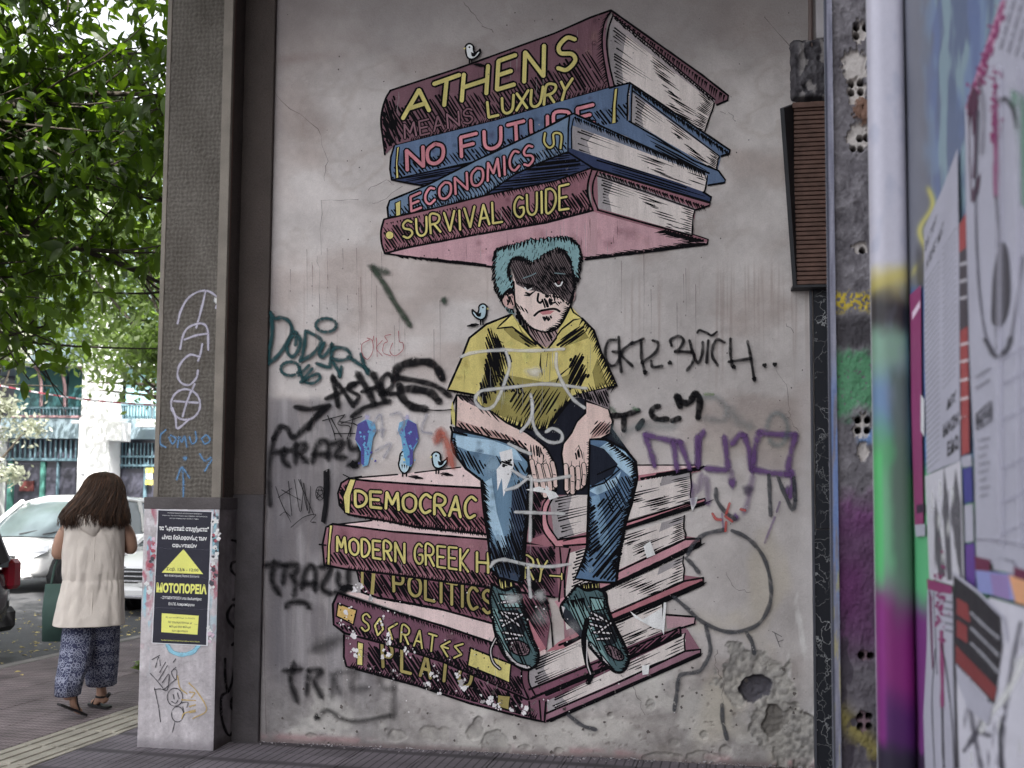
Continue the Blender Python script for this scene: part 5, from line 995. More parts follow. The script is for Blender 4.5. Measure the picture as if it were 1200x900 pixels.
def sh_fn(x, y, u, v):
    U_, V_ = u * 42, v * 560; w = fbm(U_ * .25, V_ * .25, 3, 120) * 3
    r = np.sin(V_ * 1.5 + w * 2 + 2 * fbm(U_ * .7, V_ * .3, 2, 122)) * .35 + fbm(U_ * 1.5, V_ * 1.1, 3, 121) - .5 + .35 * np.sin(U_ * 1.9 + w * 3)
    med = fbm(x / 30, y / 60, 4, 123); rgb = np.ones((len(x), 3)) * np.array([82, 78, 73.]) + (med - .5)[:, None] * 26 + (r * 13)[:, None]
    return r * .0028, rgb
s0, s1 = SI + .028, cw - SI - .058
o = sheet('shaft_panel', CO + CX * s0 + CY * (SF + .006) + Vector((0, 0, zb)), CX * (s1 - s0), (0, 0, TOPZ - zb), 120, 900, sh_fn, -CY, VC); keep(o, column)
for a, b_ in ((SI, s0 + .002), (s1 - .002, cw - SI)):
    mb = MB(); cbox(mb, a, b_, SF, SF + .03, zb - .001, TOPZ, bev=.003); cpart(mb, 'corner_trim', TRIM)
mb = MB(); cbox(mb, cw - SI - .006, cw - SI - .001, SF + .034, SF + .045, zb, TOPZ); cpart(mb, 'edge_strip', mat('rust_strip', C(84, 62, 54)))
rp = MB(); q0 = hit(268, 869, WL, WN); q1 = hit(304.5, 869, WL, WN); ln = (q1 - q0).dot(WU); T_ = Matrix((WU, -WN, Vector((0, 0, 1)))).transposed().to_4x4(); T_.translation = Vector((q0.x, q0.y, 0)) + WN * .03
rp.box(0, ln, 0, .04, -.02, zb + .02, 0, T_, .004); cpart(rp, 'wall_return', mat('return_render', C(62, 58, 60), rough=.9, var=.35, vscale=5, bump=.5, bscale=40, speck=.15))
rp = MB(); rp.box(0, ln + .001, .001, .04, zb + .02, TOPZ, 0, T_, .004); cpart(rp, 'wall_return', STU)
CP = Plane(CO - CY * .003, -CY); CS = Plane(CO + CX * (cw + .004), CX); CSH = Plane(CO + CY * (SF + .003) , -CY)
LG = C(182, 178, 196)
graf('graffiti_tag', 'pale lilac sprayed vertical tag with an arrow on the column shaft', lambda p: many(p, [[(208, 379), (212, 364), (220, 350), (232, 342), (243, 341), (252, 346), (256, 352), (253, 361)], [(241, 341), (236, 362), (230, 384)], [(211, 409), (215, 392), (222, 383), (236, 379), (243, 386), (244, 410)], [(216, 398), (230, 393), (243, 391)], [(237, 403), (235, 414), (232, 423)],
  [(234, 418), (222, 416), (211, 427), (208, 440), (213, 449), (222, 451), (230, 443), (232, 434)], [(228, 450), (224, 460)], ell(217.5, 474, 17, 18, -60, 290), [(224, 458), (218, 474), (214, 488)], [(204, 470), (232, 472)], [(202, 478), (206, 490), (208, 502), (222, 491)]], 2.6, LG, .62, .5) or p.blob(254, 352, 5, 5, C(206, 204, 220), .8), pl=CSH)
BL2 = C(88, 134, 176)
graf('graffiti_tag', 'small blue sprayed words with an upward arrow low on the column shaft', lambda p: many(p, [[(194, 504), (188, 510), (188, 520), (194, 524)], [(198, 512), (202, 520), (206, 514), (200, 510)], [(208, 524), (210, 512), (213, 518), (216, 511), (219, 524)], [(222, 512), (225, 520), (230, 516), (229, 506)], [(236, 514), (240, 520), (246, 516), (242, 510), (236, 514)], [(234, 532), (240, 540), (247, 536)], [(240, 552), (246, 542), (253, 534)],
  [(214, 592), (215, 570), (214, 548)], [(207, 562), (213, 548), (222, 560)]], 2.4, BL2, .6, .5) or p.blob(217, 537, 3.5, 3.5, BL2, .7), pl=CSH)
graf('graffiti_tag', 'black sprayed letters running down the shaded side of the plinth', lambda p: many(p, [[(285, 604), (285, 630), (282, 657)], [(272, 633), (278, 635), (282, 642)], [(280, 657), (272, 660), (271, 668), (277, 674), (281, 670)], [(282, 690), (280, 699), (273, 703)], [(279, 714), (273, 709), (267, 718), (268, 728), (277, 738), (281, 742)], [(281, 742), (277, 750), (272, 756)],
  [(264, 772), (264, 792), (267, 810), (273, 795), (276, 772)], [(267, 811), (260, 816), (259, 832), (262, 850), (269, 862), (276, 850), (277, 838), (271, 828), (273, 818), (283, 817)]], 3.0, BK, .9, .35), pl=CS)
graf('graffiti_mark', 'light blue sprayed arc under the black poster', lambda p: p.spray([(196, 756), (202, 764), (214, 767), (226, 764), (233, 756)], 4.5, C(122, 184, 206), .85, .35), pl=CP)
graf('graffiti_drawing', 'black marker stick figure with a round face on the plinth', lambda p: many(p, [ell(205, 817, 9, 10.5, -80, 285), [(203, 814), (204, 819)], [(208, 812), (209, 817)], [(201, 822), (206, 824), (210, 818)], ell(208, 837, 7, 9, -90, 275), [(205, 846), (202, 858)], [(211, 824), (220, 823), (219, 829)], [(214, 828), (216, 838)], [(181, 806), (186, 830), (188, 846)], [(181, 808), (188, 807)],
  [(178, 773), (187, 768)], [(182, 782), (186, 770), (188, 780)], [(187, 788), (194, 776)], [(186, 797), (196, 780)], [(190, 800), (198, 790), (196, 808), (190, 808)], [(176, 789), (186, 800), (192, 808)], [(203, 776), (206, 772)], [(206, 782), (201, 788), (206, 797), (207, 786), (203, 784)], [(192, 808), (206, 796)]], 1.1, C(56, 56, 60), .8, .3), pl=CP)
graf('graffiti_drawing', 'ochre marker house outline beside the stick figure', lambda p: many(p, [[(208, 792), (211, 806), (219, 813)], [(221, 800), (232, 812), (242, 832), (226, 842)], [(213, 820), (229, 821)], [(222, 811), (228, 812), (224, 818)], [(222, 828), (229, 826)], [(229, 832), (216, 836), (213, 842)], [(222, 835), (229, 834)]], 1.5, C(176, 150, 84), .75, .3), pl=CP)
# black poster on the plinth
def poster_fn(p):
    K = C(38, 38, 50); Y = C(226, 206, 78); Wt = C(214, 214, 222); Q = [(185.5, 598), (248, 600), (241.6, 756), (178.6, 753)]
    ex = lambda u, v: bil(Q, u, v)
    p.fill([ex(-.012, -.006), ex(1.03, -.006), ex(1.03, 1.006), ex(-.012, 1.006)], C(190, 190, 196)); p.pl.up(.0003)
    pts = [ex(i / 10, 0) for i in range(11)] + [ex(1 - .004 * (i % 2), i / 12) for i in range(1, 13)] + [ex(1 - i / 10, 1) for i in range(1, 11)] + [ex(.004 * (i % 2), 1 - i / 12) for i in range(1, 12)]
    p.fill(pts, K)
    def t(s, u0, u1, v0, v1, c, b=.0): set_type(p, s, [ex(u0, v0), ex(u1, v0), ex(u1, v1), ex(u0, v1)], c, b)
    t('Η συνεχή εφαρμογή των Ελληνικών Εκτροφείων', .18, .82, .012, .022, Wt); t('Όσοι για την ελευθερία των Εργάτη Αλληλεγγύη', .08, .92, .032, .042, Wt); t('και των Ψηφισμάτων Ομάδων Τύπου', .22, .76, .052, .062, Wt)
    t('τα "εργατικά ατυχήματα"', .03, .96, .112, .158, Wt, .03); t('είναι δολοφονίες των', .09, .93, .18, .226, Wt, .03); t('αφεντικών', .29, .75, .24, .282, Wt, .03)
    a, b_, c = (215, 643.5), (189.4, 671), (238, 672.8); p.fill([a, c, b_], Y); t('Σαβ. 13/6 - 12:00', .2, .8, .428, .457, K, .02)
    t('προ συγκέντρωση Πλατεία Συλλογής', .17, .82, .478, .5, Wt, .01); t('ΜΟΤΟΠΟΡΕΙΑ', .03, .97, .545, .62, Y, .05); t('- ΣΥΓΚΕΝΤΡΩΣΗ στα διυλιστήρια', .12, .88, .645, .672, Wt, .02); t('ΕΛ.ΠΕ Ασπροπύργου', .27, .75, .69, .718, Wt, .02)
    p.fill([ex(.15, .775), ex(.84, .782), ex(.83, .925), ex(.155, .918)], Y)
    for i, s in enumerate(('Να μην συνηθίσουμε τον θάνατο', 'Να τρομοκρατήσουμε με', 'πόλεμο στον πόλεμο', 'των αφεντικών')): w = (.27, .22, .2, .15)[i]; v = .797 + i * .032; t(s, .5 - w, .5 + w, v, v + .016 + .006 * (i > 0), K, .01 if i else 0)
    t('Ομαδική διαδρομή συγκέντρωση πάνω στους άξονες', .16, .88, .972, .984, Y)
    for v in (.285, .5, .735):
        p.stroke([ex(u, v + random.uniform(-.004, .004)) for u in np.linspace(0, 1, 14)], .7, C(70, 70, 84), .7)
    for _ in range(16): u, v = random.random() * .9, random.random(); p.stroke([ex(u, v), ex(u + .05, v + random.uniform(-.01, .01)), ex(u + .1, v)], .5, C(78, 78, 92), .5, taper=2)
graf('poster', 'black poster with a yellow triangle and yellow Greek heading on the plinth', poster_fn, pl=CP, m=PAPER, cat='poster')
def sc_fn(p):
    for x, y, c in ((252, 612, 0), (254, 622, 0), (251, 634, 1), (253, 646, 0), (250, 662, 2), (252, 672, 1), (249, 684, 0), (246, 742, 3), (247, 748, 3), (176, 664, 2), (179, 656, 1), (174, 690, 0), (251, 652, 0), (180, 640, 2)):
        for _ in range(5): p.chip(x + random.gauss(0, 1.6), y + random.gauss(0, 4), random.uniform(1, 3.4), [C(206, 206, 212), C(70, 70, 78), C(158, 70, 84), C(196, 170, 186)][(c + (random.random() < .3)) % 4], .9)
graf('poster_scraps', 'torn bits of old posters along the right edge of the plinth', sc_fn, pl=CP, m=PAPER, cat='paper scraps')['kind'] = 'stuff'

# ------------------------------------------------------------------ right hand side: marble strip, vent, jamb, post, hoarding
def marble_mat():
    m, n, b, out = newmat('black_marble'); L = n.links.new; tc = n.nodes.new('ShaderNodeNewGeometry')
    nz = n.nodes.new('ShaderNodeTexNoise'); nz.inputs['Scale'].default_value = 9; nz.inputs['Detail'].default_value = 5; L(tc.outputs['Position'], nz.inputs[0])
    vo = n.nodes.new('ShaderNodeTexVoronoi'); vo.feature = 'DISTANCE_TO_EDGE'; vo.inputs['Scale'].default_value = 11
    mx = n.nodes.new('ShaderNodeMix'); mx.data_type = 'RGBA'; mx.inputs[0].default_value = .25; L(tc.outputs['Position'], mx.inputs[6]); L(nz.outputs['Color'], mx.inputs[7]); L(mx.outputs[2], vo.inputs['Vector'])
    r = n.nodes.new('ShaderNodeMapRange'); r.inputs[1].default_value = 0; r.inputs[2].default_value = .03; r.inputs[3].default_value = 1; r.inputs[4].default_value = 0; L(vo.outputs['Distance'], r.inputs[0])
    n2 = n.nodes.new('ShaderNodeTexNoise'); n2.inputs['Scale'].default_value = 5; L(tc.outputs['Position'], n2.inputs[0]); r2 = n.nodes.new('ShaderNodeMapRange'); r2.inputs[1].default_value = .36; r2.inputs[2].default_value = .6; L(n2.outputs[0], r2.inputs[0])
    mu = n.nodes.new('ShaderNodeMath'); mu.operation = 'MULTIPLY'; L(r.outputs[0], mu.inputs[0]); L(r2.outputs[0], mu.inputs[1])
    cm = n.nodes.new('ShaderNodeMix'); cm.data_type = 'RGBA'; L(mu.outputs[0], cm.inputs[0]); cm.inputs[6].default_value = (*C(34, 36, 42), 1); cm.inputs[7].default_value = (*C(150, 152, 154), 1); L(cm.outputs[2], b.inputs['Base Color']); b.inputs['Roughness'].default_value = .25
    return m
MARB = marble_mat()
def wpt(px, py, off): return hit(px, py, WL + WN * off, WN)
def wbox(mb, px0, px1, py0, py1, f0, f1, mi=0, bev=0, pad=0):
    """box standing on the wall plane between two photograph columns/rows; f0,f1 distance out of the wall"""
    a = wpt(px0, (py0 + py1) / 2, f1); b_ = wpt(px1, (py0 + py1) / 2, f1); z0 = wpt((px0 + px1) / 2, py1, f1).z; z1 = wpt((px0 + px1) / 2, py0, f1).z
    T = Matrix((WU, -WN, Vector((0, 0, 1)))).transposed().to_4x4(); T.translation = Vector((a.x, a.y, 0))
    mb.box(0, (b_ - a).dot(WU) + pad, 0, f1 - f0, z0, z1, mi, T, bev)
cl = empty('marble_cladding', wpt(965, 880, 0), 0, 'narrow strip of black veined marble at the right end of the mural wall', 'marble strip'); cl.location.z = 0
def kb(mb, name, m, par, **k):
    o = mb.build(name, m); keep(o, par)
    for a, b_ in k.items(): o[a] = b_
    return o
for y0, y1 in ((336, 619.5), (620.5, 910)): mb = MB(); wbox(mb, 955, 990, y0, y1, -.02, .03, bev=.002); kb(mb, 'marble_slab', MARB, cl)
mb = MB(); wbox(mb, 952.3, 954.6, 336, 905, -.02, .036, bev=.001); kb(mb, 'metal_edge', mat('steel_edge', C(66, 68, 76), rough=.5, metal=.3), cl)
vent = empty('wall_vent', wpt(948, 230, .05), 0, 'dark brown slatted vent box with a slanting black frame high on the right', 'vent')
BRN = mat('brown_slats', C(92, 66, 56), rough=.6, var=.3, vscale=20, bump=.2); FR = mat('black_frame', C(40, 40, 44), rough=.6, var=.3)
ns = 40; SLM = None
for i in range(ns):
    y0 = 124 + (333 - 124) * i / ns; mb = MB(); wbox(mb, 930.5 - .0 * i, 972, y0 + .9, y0 + (333 - 124) / ns - .2, .05, .085 + .004 * (i % 2), bev=.002, pad=.02); kb(mb, 'slat', BRN, vent)
mb = MB(); wbox(mb, 929.5, 972, 120, 335, -.02, .05); kb(mb, 'back_board', FR, vent)
a = [wpt(x, y, o_) for x, y, o_ in ((914, 127, .19), (928, 122, .03), (930, 336, .03), (929, 337, .10))]
b2_ = [q + WU * .022 for q in a]; mb = MB(); mb.add(a + b2_, [(0, 1, 2, 3), (7, 6, 5, 4), (0, 4, 5, 1), (1, 5, 6, 2), (2, 6, 7, 3), (3, 7, 4, 0)]); kb(mb, 'side_frame', FR, vent)
mb = MB(); wbox(mb, 929, 972, 333.5, 336.5, .0, .10, pad=.02); kb(mb, 'bottom_frame', FR, vent)
mb = MB(); wbox(mb, 929, 974, 119, 125, .0, .10, pad=.02); kb(mb, 'top_frame', BRN, vent)
def lump(x, y, u, v):
    m = fbm(x / 8, y / 8, 4, 130); e = ss(0, .12, u) * ss(0, .06, v) * ss(1, .93, v)
    rgb = np.ones((len(x), 3)) * np.array([66, 64, 68.]) + (m - .5)[:, None] * 80; rgb = mix(rgb, [150, 146, 144], .7 * ss(.53, .62, fbm(x / 9, y / 14, 4, 131)) * ss(.15, .3, u)); rgb = mix(rgb, [40, 38, 40], .6 * ss(.1, 0, v))
    return (m - .5) * .05 + e * .06 - .02, rgb
P0 = wpt(925, 120, .01); P1 = wpt(975, 120, .01); z1 = wpt(950, 44, .01).z
o = sheet('concrete_stub', P0, P1 - P0, (0, 0, z1 - P0.z), 60, 70, lump, WN, VC); tag(o, 'broken rough concrete stub above the slatted vent box', 'concrete stub')
pp = empty('pipe_run', wpt(960, 20, .02), 0, 'brown and white upright pipes above the broken concrete stub', 'pipes')
mb = MB(); mb.tube([wpt(950, 60, .03), wpt(950, -60, .03)], .014, 10); kb(mb, 'pipe', mat('brown_pipe', C(96, 80, 76), rough=.5), pp)
mb = MB(); wbox(mb, 956, 975, -60, 44, .0, .03, bev=.006); kb(mb, 'white_trim', mat('white_trim', C(170, 166, 170), var=.1), pp)

YJ = 3.3; ja = at_Y(979.5, 450, YJ); jb = at_Y(1022, 450, YJ)
def jam(x, y, u, v):
    m = fbm(x / 12, y / 16, 4, 140); f = fbm(x / 3.5, y / 3.5, 4, 141); c2 = fbm(x / 20, y / 40, 3, 142)
    rgb = np.ones((len(x), 3)) * np.array([104, 101, 106.]) + (m - .5)[:, None] * 56 + (f - .5)[:, None] * 30
    d = (m - .5) * .012 + (f - .5) * .004
    rgb = mix(rgb, [120, 82, 62], .7 * ss(.83, .96, u + (m - .5) * .4) * ss(.4, .55, c2))
    g = ss(352, 366, y) * ss(395, 380, y); rgb = mix(rgb, [188, 164, 52], .85 * ss(338, 348, y + 14 * (m - .5)) * ss(372, 360, y + 14 * (m - .5)) * ss(.45, .5, f))
    rgb = mix(rgb, [54, 52, 56], .75 * ss(368, 380, y + 20 * m - 10) * ss(412, 400, y)); rgb = mix(rgb, [76, 136, 96], .8 * ss(405, 420, y + 26 * (m - .5)) * ss(500, 480, y + 30 * (m - .5) + 16 * u) * ss(.35, .45, f + .12))
    rgb = mix(rgb, [104, 136, 186], .8 * ss(502, 508, y + 8 * m) * ss(524, 516, y) * ss(.3, .5, u)); rgb = mix(rgb, [92, 44, 92], .75 * ss(560, 620, y + 40 * (m - .5)) * ss(790, 740, y)); rgb = mix(rgb, [96, 26, 92], .6 * ss(640, 680, y) * ss(760, 700, y) * ss(.7, .2, u + .4 * (c2 - .5)))
    rgb = mix(rgb, [42, 38, 46], .7 * ss(.50, .58, fbm(x / 18, y / 40, 3, 145)) * ss(700, 760, y)); rgb = mix(rgb, [176, 164, 64], .75 * np.exp(-((y - (838 + 70 * u)) / 18) ** 2) * ss(.35, .5, m)); rgb = mix(rgb, [70, 64, 72], .4 * ss(600, 640, y))
    # broken hollow bricks showing through the render
    for cx, cy, rx, ry, hl in ((1008, 36, 11, 14, ((1004, 30), (1004, 40), (1015, 30))), (1002, 78, 16, 22, ()), (1004, 108, 12, 18, ((998, 95), (1009, 95), (998, 107), (1009, 106))), (1006, 160, 14, 20, ((1008, 161), (1000, 174), (1009, 174), (1016, 160))), (1008, 290, 10, 8, ((1011, 293),)), (1010, 500, 11, 16, ((1006, 492), (1017, 492), (1006, 504), (1017, 504))), (1012, 530, 8, 12, ()), (1014, 768, 9, 6, ((1010, 769), (1021, 769))), (1012, 845, 9, 12, ((1008, 840), (1019, 840), (1008, 852), (1019, 852)))):
        r = np.hypot((x - cx) / rx, (y - cy) / ry) + (f - .5) * .9; k = ss(1.0, .85, r)
        rgb = mix(rgb, [186, 180, 176] if cy < 600 else [112, 92, 100], k * .9); d = d - k * .012
        for hx, hy in hl:
            h = ss(4.4, 3.2, np.hypot(x - hx, y - hy)); rgb = mix(rgb, [30, 26, 26], h); d = d - h * .05
    br = ss(1, .8, np.hypot((x - 1011) / 13, (y - 128) / 16) + (f - .5)); rgb = mix(rgb, [112, 84, 70], .85 * br); d = d + br * .012
    return d, rgb
jm = empty('wall_jamb', (ja + jb) / 2, 0, 'narrow concrete wall end with broken hollow brick and paint, left of the round post', 'wall end'); jm.location.z = 0
zz = 4.6
o = sheet('render_face', (ja.x, YJ, -.02), (jb.x - ja.x + .06, 0, 0), (0, 0, zz), 170, 1500, jam, (0, -1, 0), VC); keep(o, jm)
mb = MB(); mb.box(ja.x + .001, jb.x + .06, YJ + .07, YJ + .1, -.02, zz); kb(mb, 'brick_core', CONCD, jm)
ja0 = at_Y(971.5, 450, YJ - .02)
def strip(x, y, u, v):
    m = fbm(x / 3, y / 40, 3, 150); rgb = np.ones((len(x), 3)) * np.array([120, 120, 134.]) + (m - .5)[:, None] * 60
    rgb = mix(rgb, [86, 110, 160], .7 * ss(400, 480, y) * ss(760, 640, y) * ss(.4, .5, m)); rgb = mix(rgb, [150, 140, 90], .6 * ss(640, 680, y) * ss(.55, .6, m)); rgb = mix(rgb, [52, 54, 64], .8 * ss(.35, .2, u)); return (m - .5) * .001, rgb
o = sheet('metal_flashing', (ja0.x, YJ - .02, -.02), (at_Y(980.5, 450, YJ - .02).x - ja0.x, 0, 0), (0, 0, zz), 10, 500, strip, (0, -1, 0), VC); keep(o, jm)
mb = MB(); mb.box(ja0.x + .001, ja.x - .001, YJ - .016, YJ + .03, -.02, zz); kb(mb, 'flashing_back', mat('flashing', C(90, 92, 104)), jm)
# painted round post (shutter guide)
YP = 2.62; pa = at_Y(1022, 450, YP); pb = at_Y(1066, 450, YP)
def post(x, y, u, v):
    n = fbm(x / 30, y / 40, 3, 160); f = fbm(x / 4, y / 4, 3, 161); yy = y + (x - 1044) * -.35 + 22 * (n - .5)
    rgb = np.ones((len(x), 3)) * np.array([168, 166, 178.]) + (f - .5)[:, None] * 6
    for y0, y1, s, c, k in ((326, 334, 8, (172, 158, 84), .7), (345, 366, 10, (36, 34, 40), .95), (392, 410, 10, (112, 146, 128), .9), (446, 470, 14, (84, 108, 146), .85), (506, 512, 12, (72, 136, 88), .9), (560, 590, 14, (110, 146, 124), .5), (690, 690, 22, (106, 26, 92), .95), (810, 830, 14, (58, 26, 74), .9), (872, 885, 8, (34, 30, 44), .95)):
        rgb = mix(rgb, c, ss(y0 - s * 1.8, y0 + s * 1.8, yy) * k)
    side = ss(.55, .75, u + (n - .5) * .3); rgb = mix(rgb, [74, 88, 82], .85 * ss(.3, .6, u + (n - .5) * .3) * ss(420, 450, y) * ss(760, 660, y)); rgb = mix(rgb, [120, 128, 150], .25 * ss(.5, .8, fbm(x / 16, y / 30, 3, 162)) * ss(230, 200, np.abs(y - 260)))
    lg = ss(.25, .1, u); rgb = mix(rgb, [70, 156, 92], .9 * lg * ss(520, 540, y) * ss(700, 660, y)); rgb = mix(rgb, [112, 38, 106], .8 * lg * ss(690, 720, y) * ss(880, 860, y)); rgb = mix(rgb, [172, 160, 74], .5 * np.exp(-((y - 330 + (u - .5) * 20) / 9) ** 2))
    rgb = mix(rgb, [60, 60, 64], .8 * ss(.955, .985, u)); t = 2 * u - 1
    return .05 * np.sqrt(np.clip(1 - t ** 4, 0, 1)) + (n - .5) * .0, rgb
SHN = mat('painted_metal', None, rough=.42, var=.03, vscale=5, attr=True, speck=.02, bump=.05, bscale=40, spec=.4)
ps = empty('shutter_post', ((pa.x + pb.x) / 2, YP, 0), 0, 'smooth round edged metal post, white above and sprayed green and purple below', 'post')
o = sheet('post_face', (pa.x, YP, -.02), (pb.x - pa.x, 0, 0), (0, 0, 3.9), 60, 700, post, (0, -1, 0), SHN); keep(o, ps)
mb = MB(); mb.box(pa.x + .001, pb.x - .001, YP + .001, YP + .02, -.02, 3.88); kb(mb, 'post_back', mat('white_metal', C(170, 168, 178), rough=.5), ps)
XP = pb.x
def hoard(x, y, u, v):
    n = fbm(x / 26, y / 60, 4, 170); w = fbm(x / 9, y / 70, 3, 171); f = fbm(x / 5, y / 5, 3, 172)
    rgb = np.ones((len(x), 3)) * np.array([98, 100, 110.]) + (n - .5)[:, None] * 16
    t = ss(1078, 1100, x + 30 * (n - .5)); rgb = mix(rgb, [84, 98, 126], .85 * t); rgb = mix(rgb, [124, 146, 154], .85 * t * ss(.47, .58, w)); rgb = mix(rgb, [92, 108, 150], .6 * ss(.5, .6, fbm(x / 12, y / 90, 3, 174)) * t)
    rgb = mix(rgb, [188, 180, 84], .85 * np.exp(-((x - (1090 - (y - 225) * .16 + 5 * np.sin(y / 9))) / 3.5) ** 2) * ss(215, 225, y) * ss(330, 310, y)); rgb = mix(rgb, [52, 52, 58], .85 * ss(1072, 1078, x + (330 - y) * .05) * ss(280, 300, y) * ss(350, 335, y) * ss(1086, 1080, x))
    k = ss(330, 345, y); rgb = mix(rgb, [64, 96, 150], k * ss(1066, 1069, x)); rgb = mix(rgb, [88, 170, 110], k * ss(560, 470, np.abs(y - 740) + 200 * 0 + 240 * (n - .5) * 0) * ss(1075, 1069, x) * 0 + k * ss(530, 560, y + 30 * (n - .5)) * .9); rgb = mix(rgb, [104, 150, 190], k * .7 * ss(470, 500, y) * ss(545, 520, y))
    rgb = mix(rgb, [108, 40, 110], .9 * ss(690, 730, y + 30 * (n - .5))); rgb = mix(rgb, [40, 36, 50], .8 * ss(800, 850, y) * ss(.5, .6, n)); return (n - .5) * .003, rgb
o = sheet('hoarding', (XP, YP + .1, -.02), (0, -2.2, 0), (0, 0, 4.0), 500, 560, hoard, (-1, 0, 0), SHN); tag(o, 'painted metal hoarding with blue grey graffiti receding along the right edge', 'hoarding')
mb = MB(); mb.box(XP + .004, XP + .2, -5, YP + .1, -.02, 5.3); mb.box(XP + .09, XP + .2, YP + .1, 5.9, -.02, 5.3); mb.box(XP + .004, XP + .09, YP + .04, YP + .1, -.02, 5.3)
tag(mb.build('shop_wall', CONCD), 'dark concrete shop front wall behind the hoarding', 'wall')
mb = MB(); mb.box(XP + .21, 12, -16, 6, -.1, 14); tag(mb.build('shop_shade_mass', CONC), kind='structure')  # unseen mass added to keep the sun off the wall and pavement
mb = MB(); mb.box(WL.x + .02, 12, 5.9, 22, -.1, 16); mb.box(WL.x - .6, 12, 5.62, 22, 5.61, 16.1); tag(mb.build('rear_shade_mass', CONC), kind='structure')  # unseen block added behind the wall to shade the pavement
mb = MB(); mb.box(-3.9, XP + .3, 3.9, 6.0, 5.32, 5.6); tag(mb.build('shade_lintel', CONC), kind='structure')  # unseen slab, brought forward to shade the top of the wall

PPL = Plane((XP - .004, 0, 0), (-1, 0, 0)); PW = C(152, 151, 166); PG = C(120, 118, 130); PK = C(40, 38, 44); MG = C(132, 44, 98); RD = C(146, 60, 62)
def pst(label, fn): PPL.up(.0012); return graf('poster', label, fn, pl=PPL, m=PAPER, cat='poster')
def lines(p, q, n, w, col, a=.6, word_=True):
    for i in range(n):
        v = (i + .5) / n; u = .06
        while u < .92: u2 = min(.94, u + random.uniform(.05, .16)); p.stroke([bil(q, u, v), bil(q, u2, v)], w, col, a); u = u2 + .035
        p.pl.up(2e-6)
pst('magenta poster strip beside the post', lambda p: (p.fill([(1066, 346), (1079, 334), (1080, 480), (1082, 616), (1072, 618), (1068, 480), (1067, 372)], MG), p.fill([(1069, 366), (1078, 352), (1078, 360), (1069, 375)], C(210, 180, 200)), p.fill([(1072, 615), (1084, 614), (1084, 628), (1073, 629)], PW), p.fill([(1074, 592), (1083, 590), (1083, 600), (1074, 602)], C(60, 30, 60))))
pst('white broadsheet of fine print with a slanting torn top', lambda p: (p.fill([(1083, 268), (1104, 222), (1122, 174), (1124, 300), (1125, 540), (1104, 548), (1086, 556), (1083, 400)], PW), p.fill([(1079, 462), (1083, 468), (1083, 512), (1079, 505)], C(190, 190, 196)),
  set_type(p, 'ΕΛΑ ΣΤΟΥΣ', [(1084, 284), (1098, 250), (1098, 262), (1084, 296)], PK, .04), set_type(p, 'ΑΓΩΝΕΣ ΜΑΣ', [(1085, 306), (1106, 258), (1106, 272), (1085, 318)], PK, .04),
  lines(p, [(1083, 330), (1102, 300), (1102, 540), (1084, 556)], 34, .8, PG, .55), lines(p, [(1104, 290), (1121, 262), (1121, 440), (1104, 460)], 24, .8, PG, .5), set_type(p, 'ΔΙΧ', [(1109, 470), (1121, 456), (1121, 468), (1109, 482)], PK, .05), set_type(p, 'ΜΑΖΗ', [(1105, 498), (1123, 482), (1123, 498), (1105, 514)], PK, .06), set_type(p, 'ΕΔΩ', [(1110, 518), (1123, 508), (1123, 526), (1110, 536)], PK, .05)))
def red_(p):
    p.fill([(1124, 262), (1133, 248), (1135, 530), (1126, 536)], C(70, 64, 72)); p.fill([(1124, 264), (1132, 250), (1132, 290), (1124, 296)], RD); p.fill([(1125, 388), (1134, 382), (1136, 530), (1127, 534)], RD)
    for y in (404, 424, 446, 468, 490): p.stroke([(1126, y), (1134, y - 2)], 3, C(220, 190, 196), .8)
    for y in (310, 330, 350): p.stroke([(1126, y), (1132, y - 2)], 4, C(180, 176, 186), .7)
    p.fill([(1126, 536), (1138, 532), (1139, 546), (1128, 548)], PW); p.fill([(1128, 550), (1139, 546), (1140, 588), (1130, 590)], C(60, 60, 130)); p.fill([(1130, 592), (1140, 590), (1141, 634), (1131, 636)], PW); p.fill([(1131, 638), (1142, 636), (1143, 690), (1132, 688)], C(86, 54, 130))
pst('red and dark narrow poster strip between two white posters', red_)
def ph(p):
    p.fill([(1084, 558), (1126, 540), (1130, 690), (1089, 678)], C(172, 170, 180))
    for q in ([(1096, 580), (1104, 640), (1108, 676), (1100, 676), (1095, 640)], [(1106, 545), (1112, 590), (1116, 680), (1110, 680), (1105, 600)], [(1120, 548), (1126, 590), (1128, 686), (1122, 660), (1114, 600)]): p.fill(q, C(78, 76, 84))
    for _ in range(20): x, y = random.uniform(1092, 1124), random.uniform(570, 665); p.blob(x, y, 3, 16, random.choice([C(200, 200, 206), C(110, 108, 116)]), .6, .8, 8)
pst('grey photographic poster under the fine print broadsheet', ph)
